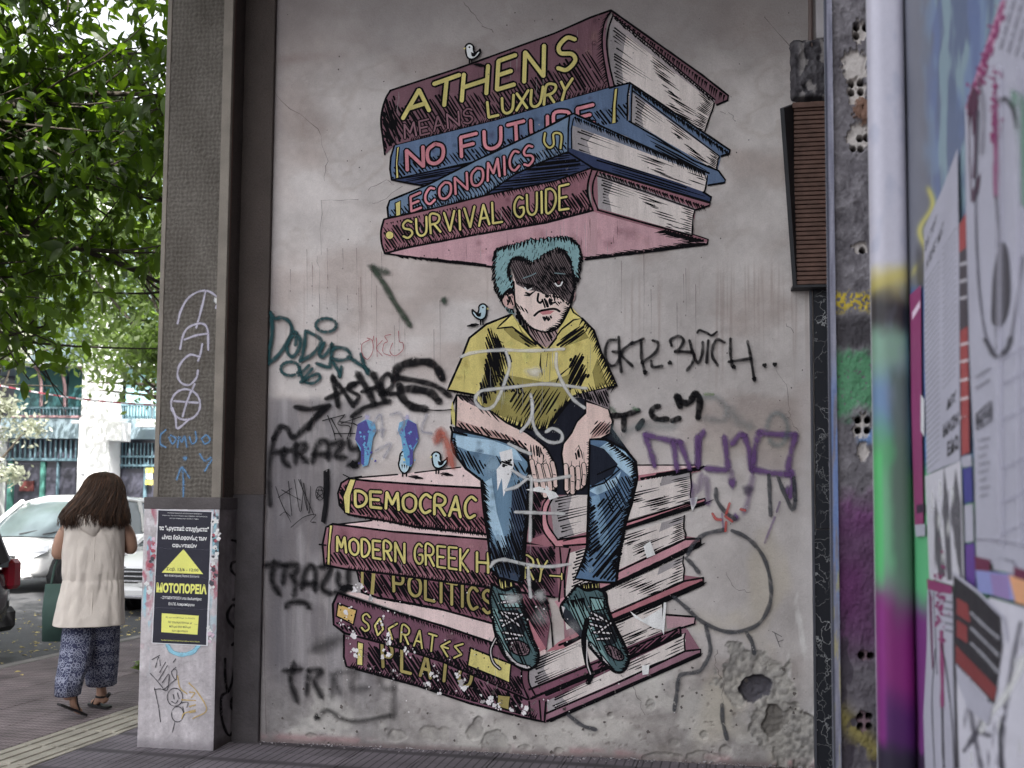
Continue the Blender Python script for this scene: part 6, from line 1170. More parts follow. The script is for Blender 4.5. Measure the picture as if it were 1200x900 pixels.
def lowp(p):
    p.fill([(1087, 680), (1116, 688), (1118, 760), (1120, 960), (1086, 960), (1082, 840), (1086, 760)], PW)
    p.fill([(1088, 686), (1092, 700), (1094, 780), (1092, 786), (1090, 740)], C(90, 50, 78)); p.spray([(1094, 694), (1096, 740), (1098, 790)], 2, PG, .6, .6)
    for _ in range(70): y = random.gauss(710, 26); p.chip(1102 + random.gauss(0, 3), y, random.uniform(.8, 2.6), MG, .8)
    p.spray([(1103, 740), (1104, 790), (1104, 828)], 4, MG, .9, .4); p.spray([(1103, 754), (1108, 780), (1116, 850), (1118, 900)], 1.4, PK, .8, .4); p.spray([(1104, 830), (1105, 880), (1106, 900)], 2.4, PK, .8, .4); p.spray([(1096, 760), (1092, 820), (1095, 900)], 1.2, PK, .7, .4)
    p.fill([(1086, 678), (1116, 687), (1115, 696), (1100, 694), (1087, 690)], MG, .9); lines(p, [(1106, 700), (1116, 702), (1117, 745), (1107, 742)], 5, 2.2, PG, .6)
pst('lower white poster streaked with a magenta drip', lowp)
def big(p):
    p.fill([(1131, 126), (1138, 104), (1176, -8), (1260, -60), (1260, 760), (1200, 704), (1182, 672), (1144, 652), (1141, 520), (1136, 420), (1132, 250)], PW)
    p.fill([(1131, 126), (1138, 104), (1174, -2), (1178, 6), (1168, 44), (1146, 96), (1136, 132)], C(178, 116, 150), .8)
    for _ in range(110): t = random.random(); p.chip(1134 + 40 * t + random.gauss(2, 3), 124 - 118 * t + random.gauss(4, 6), random.uniform(1, 3.6), MG, .8)
    p.fill([(1133, 122), (1140, 100), (1146, 110), (1146, 130), (1140, 160), (1138, 128), (1136, 150)], C(74, 40, 62)); p.spray([(1143, 130), (1143, 170), (1141, 208)], 3.2, C(74, 44, 66), .9, .4); p.fill([(1139, 224), (1149, 202), (1146, 226), (1140, 238)], C(74, 40, 62)); p.spray([(1135, 130), (1136, 180), (1138, 236)], 1.2, C(74, 40, 62), .8, .4)
    for _ in range(60): p.chip(1166 + random.gauss(0, 3.2), random.uniform(84, 170), random.uniform(1, 3.6), MG, .8)
    p.spray([(1166, 130), (1167, 180), (1167, 230)], 6, MG, .85, .4); p.spray([(1146, 90), (1152, 130), (1150, 180)], 4, C(110, 106, 116), .5, .9)
    for k in range(4): lines(p, [(1168 + 9 * k, 60 + 4 * k), (1196 + 10 * k, -40), (1200 + 10 * k, -34), (1172 + 9 * k, 66 + 4 * k)], 1, 2.6, C(110, 108, 122), .6)
    p.spray([(1170, 118), (1178, 116), (1186, 126), (1192, 150)], 4.5, PK, .9, .5); p.spray([(1190, 112), (1198, 130), (1200, 170), (1204, 240)], 12, C(92, 132, 112), .8, .7)
    p.spray([(1146, 130), (1143, 220), (1145, 310), (1152, 380), (1162, 412), (1172, 416), (1182, 404), (1190, 360), (1198, 300)], 2.2, C(80, 78, 90), .8, .6); p.spray([(1154, 398), (1166, 417), (1178, 411), (1184, 396)], 4.5, PK, .85, .6)
    p.spray([(1167, 230), (1169, 260), (1170, 290)], 3, C(60, 60, 70), .9, .5); p.fill([(1170, 286), (1176, 284), (1181, 300), (1183, 340), (1180, 366), (1172, 382), (1162, 378), (1162, 350), (1164, 320)], C(66, 64, 72), sm=4); p.spray([(1166, 384), (1167, 410)], 1.2, C(60, 60, 66), .7, .5)
    lines(p, [(1142, 436), (1161, 424), (1161, 450), (1142, 462)], 2, 2.2, PG, .8); q = [(1144, 486), (1161, 470), (1161, 492), (1144, 504)]; p.poly(q, 1.6, PK, close=True); set_type(p, 'ΕΚΤΟΣ', [(1146, 489), (1159, 476), (1159, 488), (1146, 500)], PK, .05)
    for i in range(8): y = 516 + i * 9.4; p.spray([(1146 + i * .4, y), (1152, y - 1.4), (1159 - (i % 3) * 2, y - 2.6)], 2.4, PG, .65, .7)
    for y in (400, 430, 472, 530, 570, 606): p.spray([(1174, y + 20), (1186, y + 14), (1206, y + 4)], 2.6, C(150, 148, 166), .6, .8)
    p.spray([(1144, 632), (1170, 634), (1204, 640)], 2.2, C(120, 116, 132), .7, .7); set_type(p, '08/06', [(1164, 652), (1188, 656), (1188, 668), (1164, 664)], C(90, 88, 100), .04)
    for x in (1150, 1172): p.spray([(x + 22, 80), (x + 21, 420), (x + 24, 640)], 5, C(180, 178, 196), .4, .9)
pst('large white poster with a hanging dark spoon shape and magenta drips', big)
def rb(p):
    p.fill([(1142, 652), (1160, 656), (1160, 674), (1143, 668)], C(96, 34, 64)); p.fill([(1143, 668), (1180, 672), (1200, 678), (1200, 708), (1176, 700), (1146, 694)], C(120, 126, 180)); p.fill([(1182, 674), (1212, 680), (1212, 712), (1190, 706)], C(200, 140, 96)); p.fill([(1160, 672), (1182, 674), (1184, 704), (1164, 698)], C(140, 116, 170), .8); p.fill([(1164, 652), (1188, 660), (1188, 672), (1164, 668)], PW)
    p.fill([(1188, 664), (1212, 672), (1212, 684), (1188, 676)], C(96, 34, 64))
pst('small violet and orange poster strip under the large white poster', rb)
def cr_(p):
    p.fill([(1118, 760), (1160, 700), (1200, 712), (1260, 740), (1260, 990), (1122, 990)], C(176, 174, 186))
    for q in ([(1122, 780), (1132, 800), (1140, 850), (1150, 900)], [(1160, 820), (1150, 846), (1138, 870)], [(1196, 730), (1186, 780), (1178, 830)], [(1130, 880), (1145, 860), (1160, 862)], [(1176, 852), (1174, 880), (1176, 910)]): p.spray(q, 4.5, C(80, 78, 90), .7, .8)
    p.spray([(1200, 770), (1184, 806), (1160, 838), (1150, 856)], 7, C(214, 214, 224), .8, .7); p.spray([(1118, 700), (1119, 790), (1122, 900)], 3.4, PK, .9, .5); p.spray([(1176, 840), (1172, 860), (1173, 900)], 4, C(50, 50, 60), .9, .5)
    for _ in range(30): p.blob(random.uniform(1130, 1200), random.uniform(740, 900), 3, 14, random.choice([C(150, 148, 160), C(120, 118, 130), C(206, 206, 214)]), .5, .9, 8)
pst('crumpled grey and white torn poster at the lower right corner', cr_)
def blk(p):
    p.fill([(1117, 672), (1172, 720), (1174, 760), (1165, 826), (1120, 776)], PK); p.stroke([(1117, 672), (1146, 694), (1176, 724), (1180, 750)], 3.4, PW); p.fill([(1120, 778), (1163, 828), (1158, 850), (1134, 830), (1122, 800)], PW)
    p.fill([(1121, 700), (1134, 708), (1137, 730), (1121, 720)], RD, .7); p.fill([(1121, 726), (1133, 734), (1134, 754), (1121, 746)], RD, .7); p.fill([(1120, 756), (1168, 806), (1165, 822), (1120, 776)], RD, .6)
    for i in range(3): p.spray([(1138, 718 + 18 * i), (1152, 732 + 18 * i), (1170, 748 + 20 * i)], 3.4, C(150, 150, 160), .7, .6)
pst('black slanting poster with red blocks and grey text lines', blk)
# ------------------------------------------------------------------ ground
def gmat(name, col, var=.2, scale=(60, 60), rough=.85, groove=None, rnd=.12, speck=.15):
    """stone with cast grooves across it and a tone of its own for every piece"""
    m, n, b, out = newmat(name); L = n.links.new; tc = n.nodes.new('ShaderNodeNewGeometry'); oi = n.nodes.new('ShaderNodeObjectInfo')
    nz = n.nodes.new('ShaderNodeTexNoise'); nz.inputs['Scale'].default_value = 3.5; nz.inputs['Detail'].default_value = 8; L(tc.outputs['Position'], nz.inputs[0])
    n2 = n.nodes.new('ShaderNodeTexNoise'); n2.inputs['Scale'].default_value = 120; n2.inputs['Detail'].default_value = 2; L(tc.outputs['Position'], n2.inputs[0])
    def mr(s, a, b_): r = n.nodes.new('ShaderNodeMapRange'); r.inputs[1].default_value = .25; r.inputs[2].default_value = .75; r.inputs[3].default_value = a; r.inputs[4].default_value = b_; L(s, r.inputs[0]); return r.outputs[0]
    def mu(a, b_): q = n.nodes.new('ShaderNodeMath'); q.operation = 'MULTIPLY'; L(a, q.inputs[0]); L(b_, q.inputs[1]); return q.outputs[0]
    k = mu(mr(nz.outputs[0], 1 - var, 1 + var), mr(n2.outputs[0], 1 - speck, 1 + speck))
    r = n.nodes.new('ShaderNodeMapRange'); r.inputs[3].default_value = 1 - rnd; r.inputs[4].default_value = 1 + rnd; L(oi.outputs['Random'], r.inputs[0]); k = mu(k, r.outputs[0])
    h = None
    if groove:
        for ax, per, off in groove:
            w = n.nodes.new('ShaderNodeSeparateXYZ'); L(tc.outputs['Position'], w.inputs[0])
            q = n.nodes.new('ShaderNodeMath'); q.operation = 'MULTIPLY'; q.inputs[1].default_value = 1 / per; L(w.outputs[ax], q.inputs[0])
            if off:
                o2 = n.nodes.new('ShaderNodeMath'); o2.operation = 'MULTIPLY_ADD'; o2.inputs[1].default_value = off / per; L(w.outputs[1 - ax], o2.inputs[0]); L(q.outputs[0], o2.inputs[2]); q = o2
            f = n.nodes.new('ShaderNodeMath'); f.operation = 'FRACT'; L(q.outputs[0], f.inputs[0]); pg = n.nodes.new('ShaderNodeMath'); pg.operation = 'PINGPONG'; pg.inputs[1].default_value = .5; L(f.outputs[0], pg.inputs[0])
            s = n.nodes.new('ShaderNodeMapRange'); s.inputs[1].default_value = .04; s.inputs[2].default_value = .14; L(pg.outputs[0], s.inputs[0]); h = s.outputs[0] if h is None else mu(h, s.outputs[0])
        d = n.nodes.new('ShaderNodeMapRange'); d.inputs[3].default_value = .42; d.inputs[4].default_value = 1; L(h, d.inputs[0]); k = mu(k, d.outputs[0])
    v = n.nodes.new('ShaderNodeVectorMath'); v.operation = 'SCALE'; v.inputs[0].default_value = col; L(k, v.inputs['Scale']); L(v.outputs[0], b.inputs['Base Color']); b.inputs['Roughness'].default_value = rough; b.inputs['Specular IOR Level'].default_value = .35
    bu = n.nodes.new('ShaderNodeBump'); bu.inputs['Strength'].default_value = .5; bu.inputs['Distance'].default_value = .003
    if h is not None: L(h, bu.inputs['Height'])
    else: L(n2.outputs[0], bu.inputs['Height'])
    L(bu.outputs[0], b.inputs['Normal']); return m
ASPH = gmat('asphalt', (.085, .085, .09), .25, speck=.45, rough=.8)
g = MB(); g.box(-400, 400, -400, 600, -.4, -.135); tag(g.build('ground', ASPH), kind='structure')
g = MB(); g.box(-14.5, -6.32, -30, 80, -.3, -.12); tag(g.build('road', ASPH), kind='structure')
PINK = gmat('mauve_paving', C(108, 97, 99), .38, groove=((0, .034, 0), (1, .067, 0)))
GREY = gmat('grey_paving', C(90, 84, 90), .3, groove=((0, .05, .0), (1, .4, 0)))
TAC = gmat('cream_tactile', C(134, 129, 118), .3, rnd=.08)
GROUT = mat('grout', C(70, 62, 62), var=.3, speck=.3)
pv = MB(); pv.box(-6.3, XP + .3, -6, 60, -.13, -.006); pav = pv.build('pavement', GROUT); tag(pav, kind='structure')
def tiles(name, xs, ys, w, l, m, H=.0, mk=None):
    me = None
    for x in xs:
        for y in ys:
            if me is None:
                t = MB(); t.box(.002, w - .002, .002, l - .002, -.012, 0, bev=.002)
                if mk: mk(t)
                me = t.mesh(name); me.materials.append(m)
            o = link(name, me, None, pav, (x, y, random.uniform(-.0015, .0015))); o.rotation_euler = (random.uniform(-.002, .002), random.uniform(-.002, .002), 0)
tiles('paving_tile', [-6.2 + .4 * i for i in range(5)], [4.0 + .4 * i for i in range(23)], .4, .4, PINK)
def bars(t):
    for i in range(4): t.box(.02 + .094 * i, .078 + .094 * i, .012, .388, -.002, .007, bev=.003)
tiles('tactile_slab', [-4.19], [3.6 + .4 * i for i in range(24)], .4, .4, TAC, mk=bars)
tiles('paving_slab', [-3.78 + .4 * i for i in range(11)], [4.2 + .4 * i for i in range(4)], .4, .4, GREY)
tiles('paving_slab', [-3.78], [5.8 + .4 * i for i in range(10)], .4, .4, PINK)
far = MB(); far.box(-6.2, -4.2, 13.2, 60, -.012, -.001); far.box(-4.2, -.4, 10, 60, -.012, -.002); tag(far.build('far_paving', PINK, pav))
KB = gmat('kerb_stone', C(120, 116, 114), .2)
kme = None
for i in range(14):
    if kme is None: t = MB(); t.box(0, .13, .004, .996, -.14, .004, bev=.012); kme = t.mesh('kerb_stone'); kme.materials.append(KB)
    link('kerb_stone', kme, None, pav, (-6.34, 2 + i, 0))
LEAFY = mat('fallen_leaves', C(196, 176, 96), var=.4, vscale=3)
t = MB()
for _ in range(1500):
    x = -6.45 - abs(random.gauss(0, 1.6)) if random.random() < .8 else random.uniform(-6.2, -3.8); y = random.uniform(4.5, 15); 
    if x > -6.3 and random.random() < .85: continue
    z = -.117 if x < -6.34 else .003; a = random.uniform(0, 6.3); s = random.uniform(.012, .035); c, n_ = math.cos(a) * s, math.sin(a) * s
    t.add([(x - c, y - n_, z), (x - n_ * .5, y + c * .5, z + random.uniform(0, .008)), (x + c, y + n_, z), (x + n_ * .5, y - c * .5, z + random.uniform(0, .01))], [(0, 1, 2, 3)])
o = t.build('fallen_leaves', LEAFY); tag(o, 'small yellow leaves scattered on the road and kerb', 'fallen leaves', kind='stuff')
t = MB()
for _ in range(500):
    u = random.random(); q = WL + (WR - WL) * u + WN * abs(random.gauss(0, .04)); s = random.uniform(.003, .012)
    t.add([(q.x + random.uniform(-s, s), q.y + random.uniform(-s, s), .002 + random.uniform(0, s)) for _ in range(4)], [(0, 1, 2), (1, 2, 3), (0, 2, 3), (0, 1, 3)])
tag(t.build('plaster_crumbs', CONC), 'crumbs of plaster and dirt along the foot of the wall', 'rubble', kind='stuff')
# weed beside plinth
t = MB()
for i in range(14):
    a = random.uniform(0, 6.3); c, s = math.cos(a) * .05, math.sin(a) * .05
    t.add([(0, 0, 0), (c * .5 - s * .25, s * .5 + c * .25, .04 + .03 * random.random()), (c, s, .05 + .04 * random.random()), (c * .5 + s * .25, s * .5 - c * .25, .04)], [(0, 1, 2, 3)])
LF = None

# ------------------------------------------------------------------ building across the street
D = 30.0; bo = Vector((CAM.x, CAM.y, 0)) + fw0 * D
bld = empty('street_building', bo + rt0 * -12.8, YAW, 'pale blue shop building across the street with arched teal glazing', 'building')
GF = lambda px: (px - 600) / F * D + 12.8
GZ = lambda py: 1.45 + (586 - py) / F * D
TEALG = mat('teal_glass', C(40, 82, 86), rough=.25, var=.25, vscale=.6); SHOPG = mat('shop_glass', C(60, 60, 72), rough=.15, var=.7, vscale=1.2); BAND = mat('pale_blue_render', C(112, 130, 140), var=.06, vscale=1)
PKF = mat('pink_frame', C(150, 116, 122)); BLF = mat('blue_frame', C(84, 112, 124)); WHT = mat('white_render', (.8, .8, .8), var=.04); TGR = mat('teal_frame', C(60, 120, 110)); YLS = mat('yellow_card', C(220, 190, 60)); RDS = mat('red_goods', C(84, 36, 34), var=.4)
def bb(name, px0, px1, py0, py1, y0, y1, m, par=bld, **k):
    mb = MB(); mb.box(GF(px0), GF(px1), y0, y1, GZ(py1), GZ(py0)); o = mb.build(name, m, par)
    for a, b_ in k.items(): o[a] = b_
    return o
GP = 586 + 1.45 * F / D + 6
bb('wall', -60, 330, 120, 428, .3, 6, BAND); bb('wall_band', -40, 320, 490, 514, 0, .5, BAND); bb('inner_wall', -60, 330, 428, GP, 2.6, 6, SHOPG)
for a, b_ in ((5, 40), (41.5, 67), (69.5, 92), (94, 107), (138, 190)): bb('window_pane', a, b_, 424, 490, .45, .5, TEALG if b_ < 120 else mat('pale_glass', C(140, 180, 186), rough=.3))
for cx0, cx1 in ((12, 40), (40, 68), (68, 94), (94, 108), (146, 172), (172, 196)):
    mb = MB(); w = cx1 - cx0; pts = [(GF(cx1), .3, GZ(488)), (GF(cx1), .3, GZ(462))] + [(GF(cx1) - (1 - math.cos(t)) * .3, .3, GZ(462) + math.sin(t) * .9) for t in np.linspace(.2, 1.5, 8)]
    mb.tube(pts, .045, 6); mb.build('arch_frame', PKF if cx0 < 120 else WHT, bld)
for i in range(24): x = 14 + i * 4; bb('baluster', x, x + 1.2, 479, 488, .1, .18, BLF)
for i in range(14): x = 140 + i * 3.6; bb('baluster', x, x + 1.2, 474, 489, .1, .18, BLF)
bb('rail', 12, 107, 476.5, 479, .08, .2, BLF); bb('rail', 138, 192, 472, 474.5, .08, .2, BLF); bb('sill', 12, 107, 487, 489.6, -.03, .2, PKF)
for a, b_ in ((6, 44), (47, 105), (138, 186)): bb('transom_glass', a, b_, 514, 543, .3, .34, SHOPG)
for i in range(17): x = 6 + i * 6; bb('transom_bar', x, x + 1.6, 515, 540, .2, .28, BLF)
for i in range(13): x = 139 + i * 4.4; bb('transom_bar', x, x + 1.2, 518, 548, .2, .28, BLF)
bb('transom_rail', 4, 107, 537, 540, .15, .3, BLF); bb('transom_rail', 138, 190, 533, 535.5, .15, .3, BLF); bb('transom_rail', 138, 190, 543.5, 546, .15, .3, BLF)
for a, b_ in ((16, 43), (49, 63), (65, 87), (96, 104), (138, 168), (169, 186)): bb('shop_window', a, b_, 544, GP - 6, .3, .36, SHOPG)
bb('door_frame', 43.5, 48.5, 541, GP, .22, .4, TGR); bb('door_frame', 5, 10, 541, GP, .22, .4, TGR); bb('mullion', 166, 169, 541, GP, .2, .4, BLF); bb('mullion', 63, 65, 541, GP, .2, .4, BLF)
bb('display', 20, 36, 564, 576, .2, .28, RDS, label='red goods behind the shop window'); bb('notice', 169.5, 178, 547.5, 553.5, .1, .16, YLS); bb('notice', 170, 177, 554, 561, .1, .16, WHT); bb('notice', 169.5, 178, 562, 567.5, .1, .16, YLS)
bb('pillar', 105, 138, 432, GP, -.7, .2, WHT); bb('pillar', -6, 3.5, 500, GP, -.7, .2, WHT); bb('pillar', 110, 132, 430, 200, -.6, .2, WHT)
bb('sign_box', 138, 155, 496, 518, -.9, -.2, WHT); bb('sign_box', 167, 186, 492, 501, -.6, -.2, WHT)
mb = MB(); mb.box(GF(-60), GF(330), .0, .3, GZ(428), GZ(425)); mb.build('cornice', WHT, bld)
# lamp post
lpD = 24.0; lp = Vector((0, 0, -.12)) + fw0 * lpD + rt0 * ((95 - 600) / F * lpD)
post_ = empty('lamp_post', lp, YAW, 'white street pole with a small arm in front of the shop windows', 'pole'); WM = mat('white_pole', (.8, .8, .8), rough=.5, var=.05)
mb = MB(); mb.tube([(0, 0, 0), (0, 0, 1.9), (0, 0, 3.55)], [.085, .08, .07], 12); mb.build('pole', WM, post_)
mb = MB(); mb.tube([(0, 0, 3.45), (-.25, 0, 3.44)], .035, 8); mb.build('arm', WM, post_); mb = MB(); mb.box(-.05, .2, -.08, -.06, 2.2, 2.6); mb.build('small_sign', WM, post_)
# barrier tape
TR = mat('tape_red', C(150, 60, 72), rough=.5); TW = mat('tape_white', C(180, 176, 182), rough=.5)
tp = empty('barrier_tape', (0, 0, 0), 0, 'red and white striped barrier tape stretched across the street', 'tape')
N_ = 26
def tpnt(t): px = -20 + 230 * t; d = 12.0; p = CAM + fw0 * d + rt0 * ((px - 600) / F * d); p.z = 1.45 + (586 - (449 + 25 * t + 6 * math.sin(t * 3))) / F * d; return p
for i in range(N_):
    a, c = tpnt(i / N_), tpnt((i + 1) / N_); mb = MB(); h = Vector((0, 0, .010)); mb.add([a - h, c - h, c + h, a + h] + [q + Vector((0, .002, 0)) for q in (a - h, c - h, c + h, a + h)], [(0, 1, 2, 3), (7, 6, 5, 4), (0, 4, 5, 1), (3, 2, 6, 7)]); o = mb.build('tape_stripe', TR if i % 2 else TW, tp)

# ------------------------------------------------------------------ cars: x forward, y left, z up
TYRE = mat('tyre', (.02, .02, .022), rough=.8); RIM = mat('dark_rim', (.12, .12, .13), rough=.4, metal=.6); GLS = mat('car_glass', (.10, .13, .14), rough=.08, var=.3, vscale=2, spec=.8); BLKP = mat('black_plastic', (.018, .018, .02), rough=.55); CHR = mat('chrome', (.6, .6, .62), rough=.18, metal=1); LAMP = mat('headlamp', (.5, .52, .55), rough=.12, spec=.8); TAILM = mat('tail_lamp', (.32, .015, .03), rough=.15, spec=.8)
def car(loc, heading, paint, label, L=4.2, Wd=1.8, H=1.62, cat='car'):
    root = empty('parked_car', loc, heading, label, cat); hw = Wd / 2; x1 = L / 2
    # side profile: bonnet and belt heights along the car
    xs = [-x1, -x1 + .06, -x1 + .25, -x1 + .8, -.6, 0, .6, x1 - 1.15, x1 - .8, x1 - .4, x1 - .14, x1 - .02, x1]
    tp_ = [.72, .92, .98, .99, .97, .96, .95, .93, .90, .84, .74, .62, .45]; lo = [.42, .30, .24, .2, .19, .19, .19, .2, .22, .24, .26, .3, .34]; wd = [.80, .90, .96, 1, 1, 1, 1, 1, .99, .95, .86, .76, .66]
    rings = []
    for x, t, l, w in zip(xs, tp_, lo, wd):
        w *= hw; R = []
        for (fy, fz) in ((-.55, 0), (-.9, .03), (-.985, .14), (-1, .42), (-.985, .66), (-.95, .86), (-.85, .965), (-.6, 1.0), (0, 1.015), (.6, 1.0), (.85, .965), (.95, .86), (.985, .66), (1, .42), (.985, .14), (.9, .03), (.55, 0), (0, 0)): R.append((x, fy * w, l + (t - l) * fz))
        rings.append(R)
    mb = MB(); mb.loft(rings); body = mb.build('body', paint, root, smooth=True); sm = body.modifiers.new('s', 'SUBSURF'); sm.levels = 1; sm.render_levels = 2
    # cabin: glass shell, then roof and pillars proud of it
    cs = [(-x1 + .12, .97, .97, .9), (-x1 + .32, H - .22, .97, .80), (-x1 + .6, H - .06, .97, .74), (-.5, H, .96, .74), (.25, H - .02, .96, .74), (.62, H - .10, .95, .73), (1.0, H - .36, .94, .79), (1.42, .93, .92, .84)]
    def cab(mb, e, z0=None, z1=None):
        R = []
        for x, zt_, zb_, w in cs:
            a = w * hw + e; b0 = .93 * hw + e; zt2 = zt_ + e
            R.append([(x, -b0, .9), (x, -(b0 + a) / 2 - .02, (.9 + zt2) / 2), (x, -a, zt2 - .09 * (zt2 > 1.1)), (x, -a * .8, zt2 - .015), (x, 0, zt2), (x, a * .8, zt2 - .015), (x, a, zt2 - .09 * (zt2 > 1.1)), (x, (b0 + a) / 2 + .02, (.9 + zt2) / 2), (x, b0, .9)])
        mb.loft(R, closed=False, cap=False)
    mb = MB(); cab(mb, 0); mb.build('glass', GLS, root, smooth=True)
    mb = MB(); R = []
    for x, zt_, zb_, w in cs[1:6]: a = w * hw + .012; R.append([(x, -a, zt_ - .10), (x, -a * .93, zt_ - .03), (x, -a * .6, zt_ + .012), (x, 0, zt_ + .022), (x, a * .6, zt_ + .012), (x, a * .93, zt_ - .03), (x, a, zt_ - .10), (x, 0, zt_ - .06)])
    mb.loft(R); mb.build('roof', paint, root, smooth=True)
    for s in (-1, 1):
        mb = MB()
        def pl_(xa, za, xb, zb_, w=.045):
            ya = hw * (.93 + (.74 - .93) * (za - .9) / (H - .98)) + .012; yb = hw * (.93 + (.74 - .93) * (zb_ - .9) / (H - .98)) + .012; mb.tube([(xa, s * ya, za), (xb, s * yb, zb_)], w, 6)
        pl_(1.4, .93, .58, H - .12, .045); pl_(.1, .94, .05, H - .08, .035); pl_(-.9, .95, -.95, H - .1, .05); pl_(-x1 + .25, .95, -x1 + .45, H - .16, .09); mb.build('pillar', paint, root)
        mb = MB(); mb.box(.98, 1.14, s * hw * 1.0 - .02 if s > 0 else -hw - .16, hw + .16 if s > 0 else -hw + .02, .93, 1.07, bev=.03); mb.build('mirror', paint, root)
        for wx in (x1 - .82, -x1 + .78):
            mb = MB(); mb.tube([(wx, s * (hw - .12), .33), (wx, s * (hw + .004), .33)], .40, 28); mb.build('wheel_arch', BLKP, root)
            w_ = empty('wheel', (wx, s * (hw - .07), .33)); w_.parent = root
            mb = MB(); mb.tube([(0, s * -.1, 0), (0, s * -.09, 0), (0, s * .085, 0), (0, s * .1, 0)], [.30, .335, .335, .31], 30); mb.build('tyre', TYRE, w_, smooth=False)
            mb = MB(); mb.tube([(0, s * .095, 0), (0, s * .104, 0)], .225, 26)
            for k in range(7): a = k * 2 * math.pi / 7; mb.tube([(math.cos(a) * .03, s * .112, math.sin(a) * .03), (math.cos(a) * .21, s * .106, math.sin(a) * .21)], .018, 5)
            mb.build('rim', RIM, w_)
        mb = MB(); mb.add([(x1 - .42, s * hw * .93, .80), (x1 - .10, s * hw * .72, .71), (x1 - .05, s * hw * .56, .66), (x1 - .06, s * hw * .60, .58), (x1 - .16, s * hw * .84, .60), (x1 - .34, s * hw * .96, .69)], [(0, 1, 2, 3, 4, 5)])
        me = mb.build('headlight', LAMP, root); so_ = me.modifiers.new('s', 'SOLIDIFY'); so_.thickness = .06; so_.offset = 0
        mb = MB(); mb.box(-x1 - .004, -x1 + .16, s * hw * .98 - .16 if s > 0 else -hw * .98, s * hw * .98 if s > 0 else -hw * .98 + .16, .68, .98, bev=.04); mb.build('tail_light', TAILM, root)
        mb = MB(); mb.tube([(.18, s * (hw + .006), .82), (.34, s * (hw + .006), .82)], .014, 6); mb.build('door_handle', paint, root)
        mb = MB(); mb.box(-.012, .0, s * hw - .004 if s > 0 else -hw - .004, s * hw + .004 if s > 0 else -hw + .004, .28, .94); mb.build('door_gap', BLKP, root)
    mb = MB(); mb.box(x1 - .12, x1 + .012, -hw * .55, hw * .55, .44, .64, bev=.02); mb.build('grille', BLKP, root)
    for k in range(3): mb = MB(); mb.box(x1 + .0, x1 + .028, -hw * .52, hw * .52, .468 + k * .062, .486 + k * .062, bev=.004); mb.build('grille_bar', CHR, root)
    mb = MB(); mb.box(x1 - .25, x1 + .05, -hw * .8, hw * .8, .24, .40, bev=.05); mb.build('bumper', paint, root); mb = MB(); mb.box(x1 - .1, x1 + .056, -hw * .7, hw * .7, .24, .285, bev=.01); mb.build('lower_lip', CHR, root)
    mb = MB(); mb.box(-x1 - .05, -x1 + .3, -hw * .9, hw * .9, .26, .5, bev=.05); mb.build('rear_bumper', BLKP, root)
    mb = MB(); mb.box(x1 + .01, x1 + .03, -.24, .24, .40, .46); mb.build('number_plate', WM, root)
    for s in (-.1, .5): mb = MB(); mb.tube([(1.42, s * .8, .965), (1.22, s * .8 + .42, 1.06)], .012, 5); mb.build('wiper', BLKP, root)
    return root
WCAR = mat('white_car_paint', (.84, .84, .84), rough=.22, var=.02, coat=.6); BCAR = mat('black_car_paint', (.012, .012, .014), rough=.15, var=.1, coat=1)
car((-12.3, 16.6, -.12), -math.pi / 2, WCAR, 'white hatchback on the far side of the road behind the woman', 4.5, 1.85, 1.66)
car((-7.75, 14.35, -.12), -math.pi / 2, WCAR, 'white car with chrome grille bars nosing out beside the column', 4.4, 1.8, 1.6)
car((-7.93, 6.62, -.12), -math.pi / 2, BCAR, 'black car with a red tail light cut by the left edge', 4.2, 1.8, 1.7)
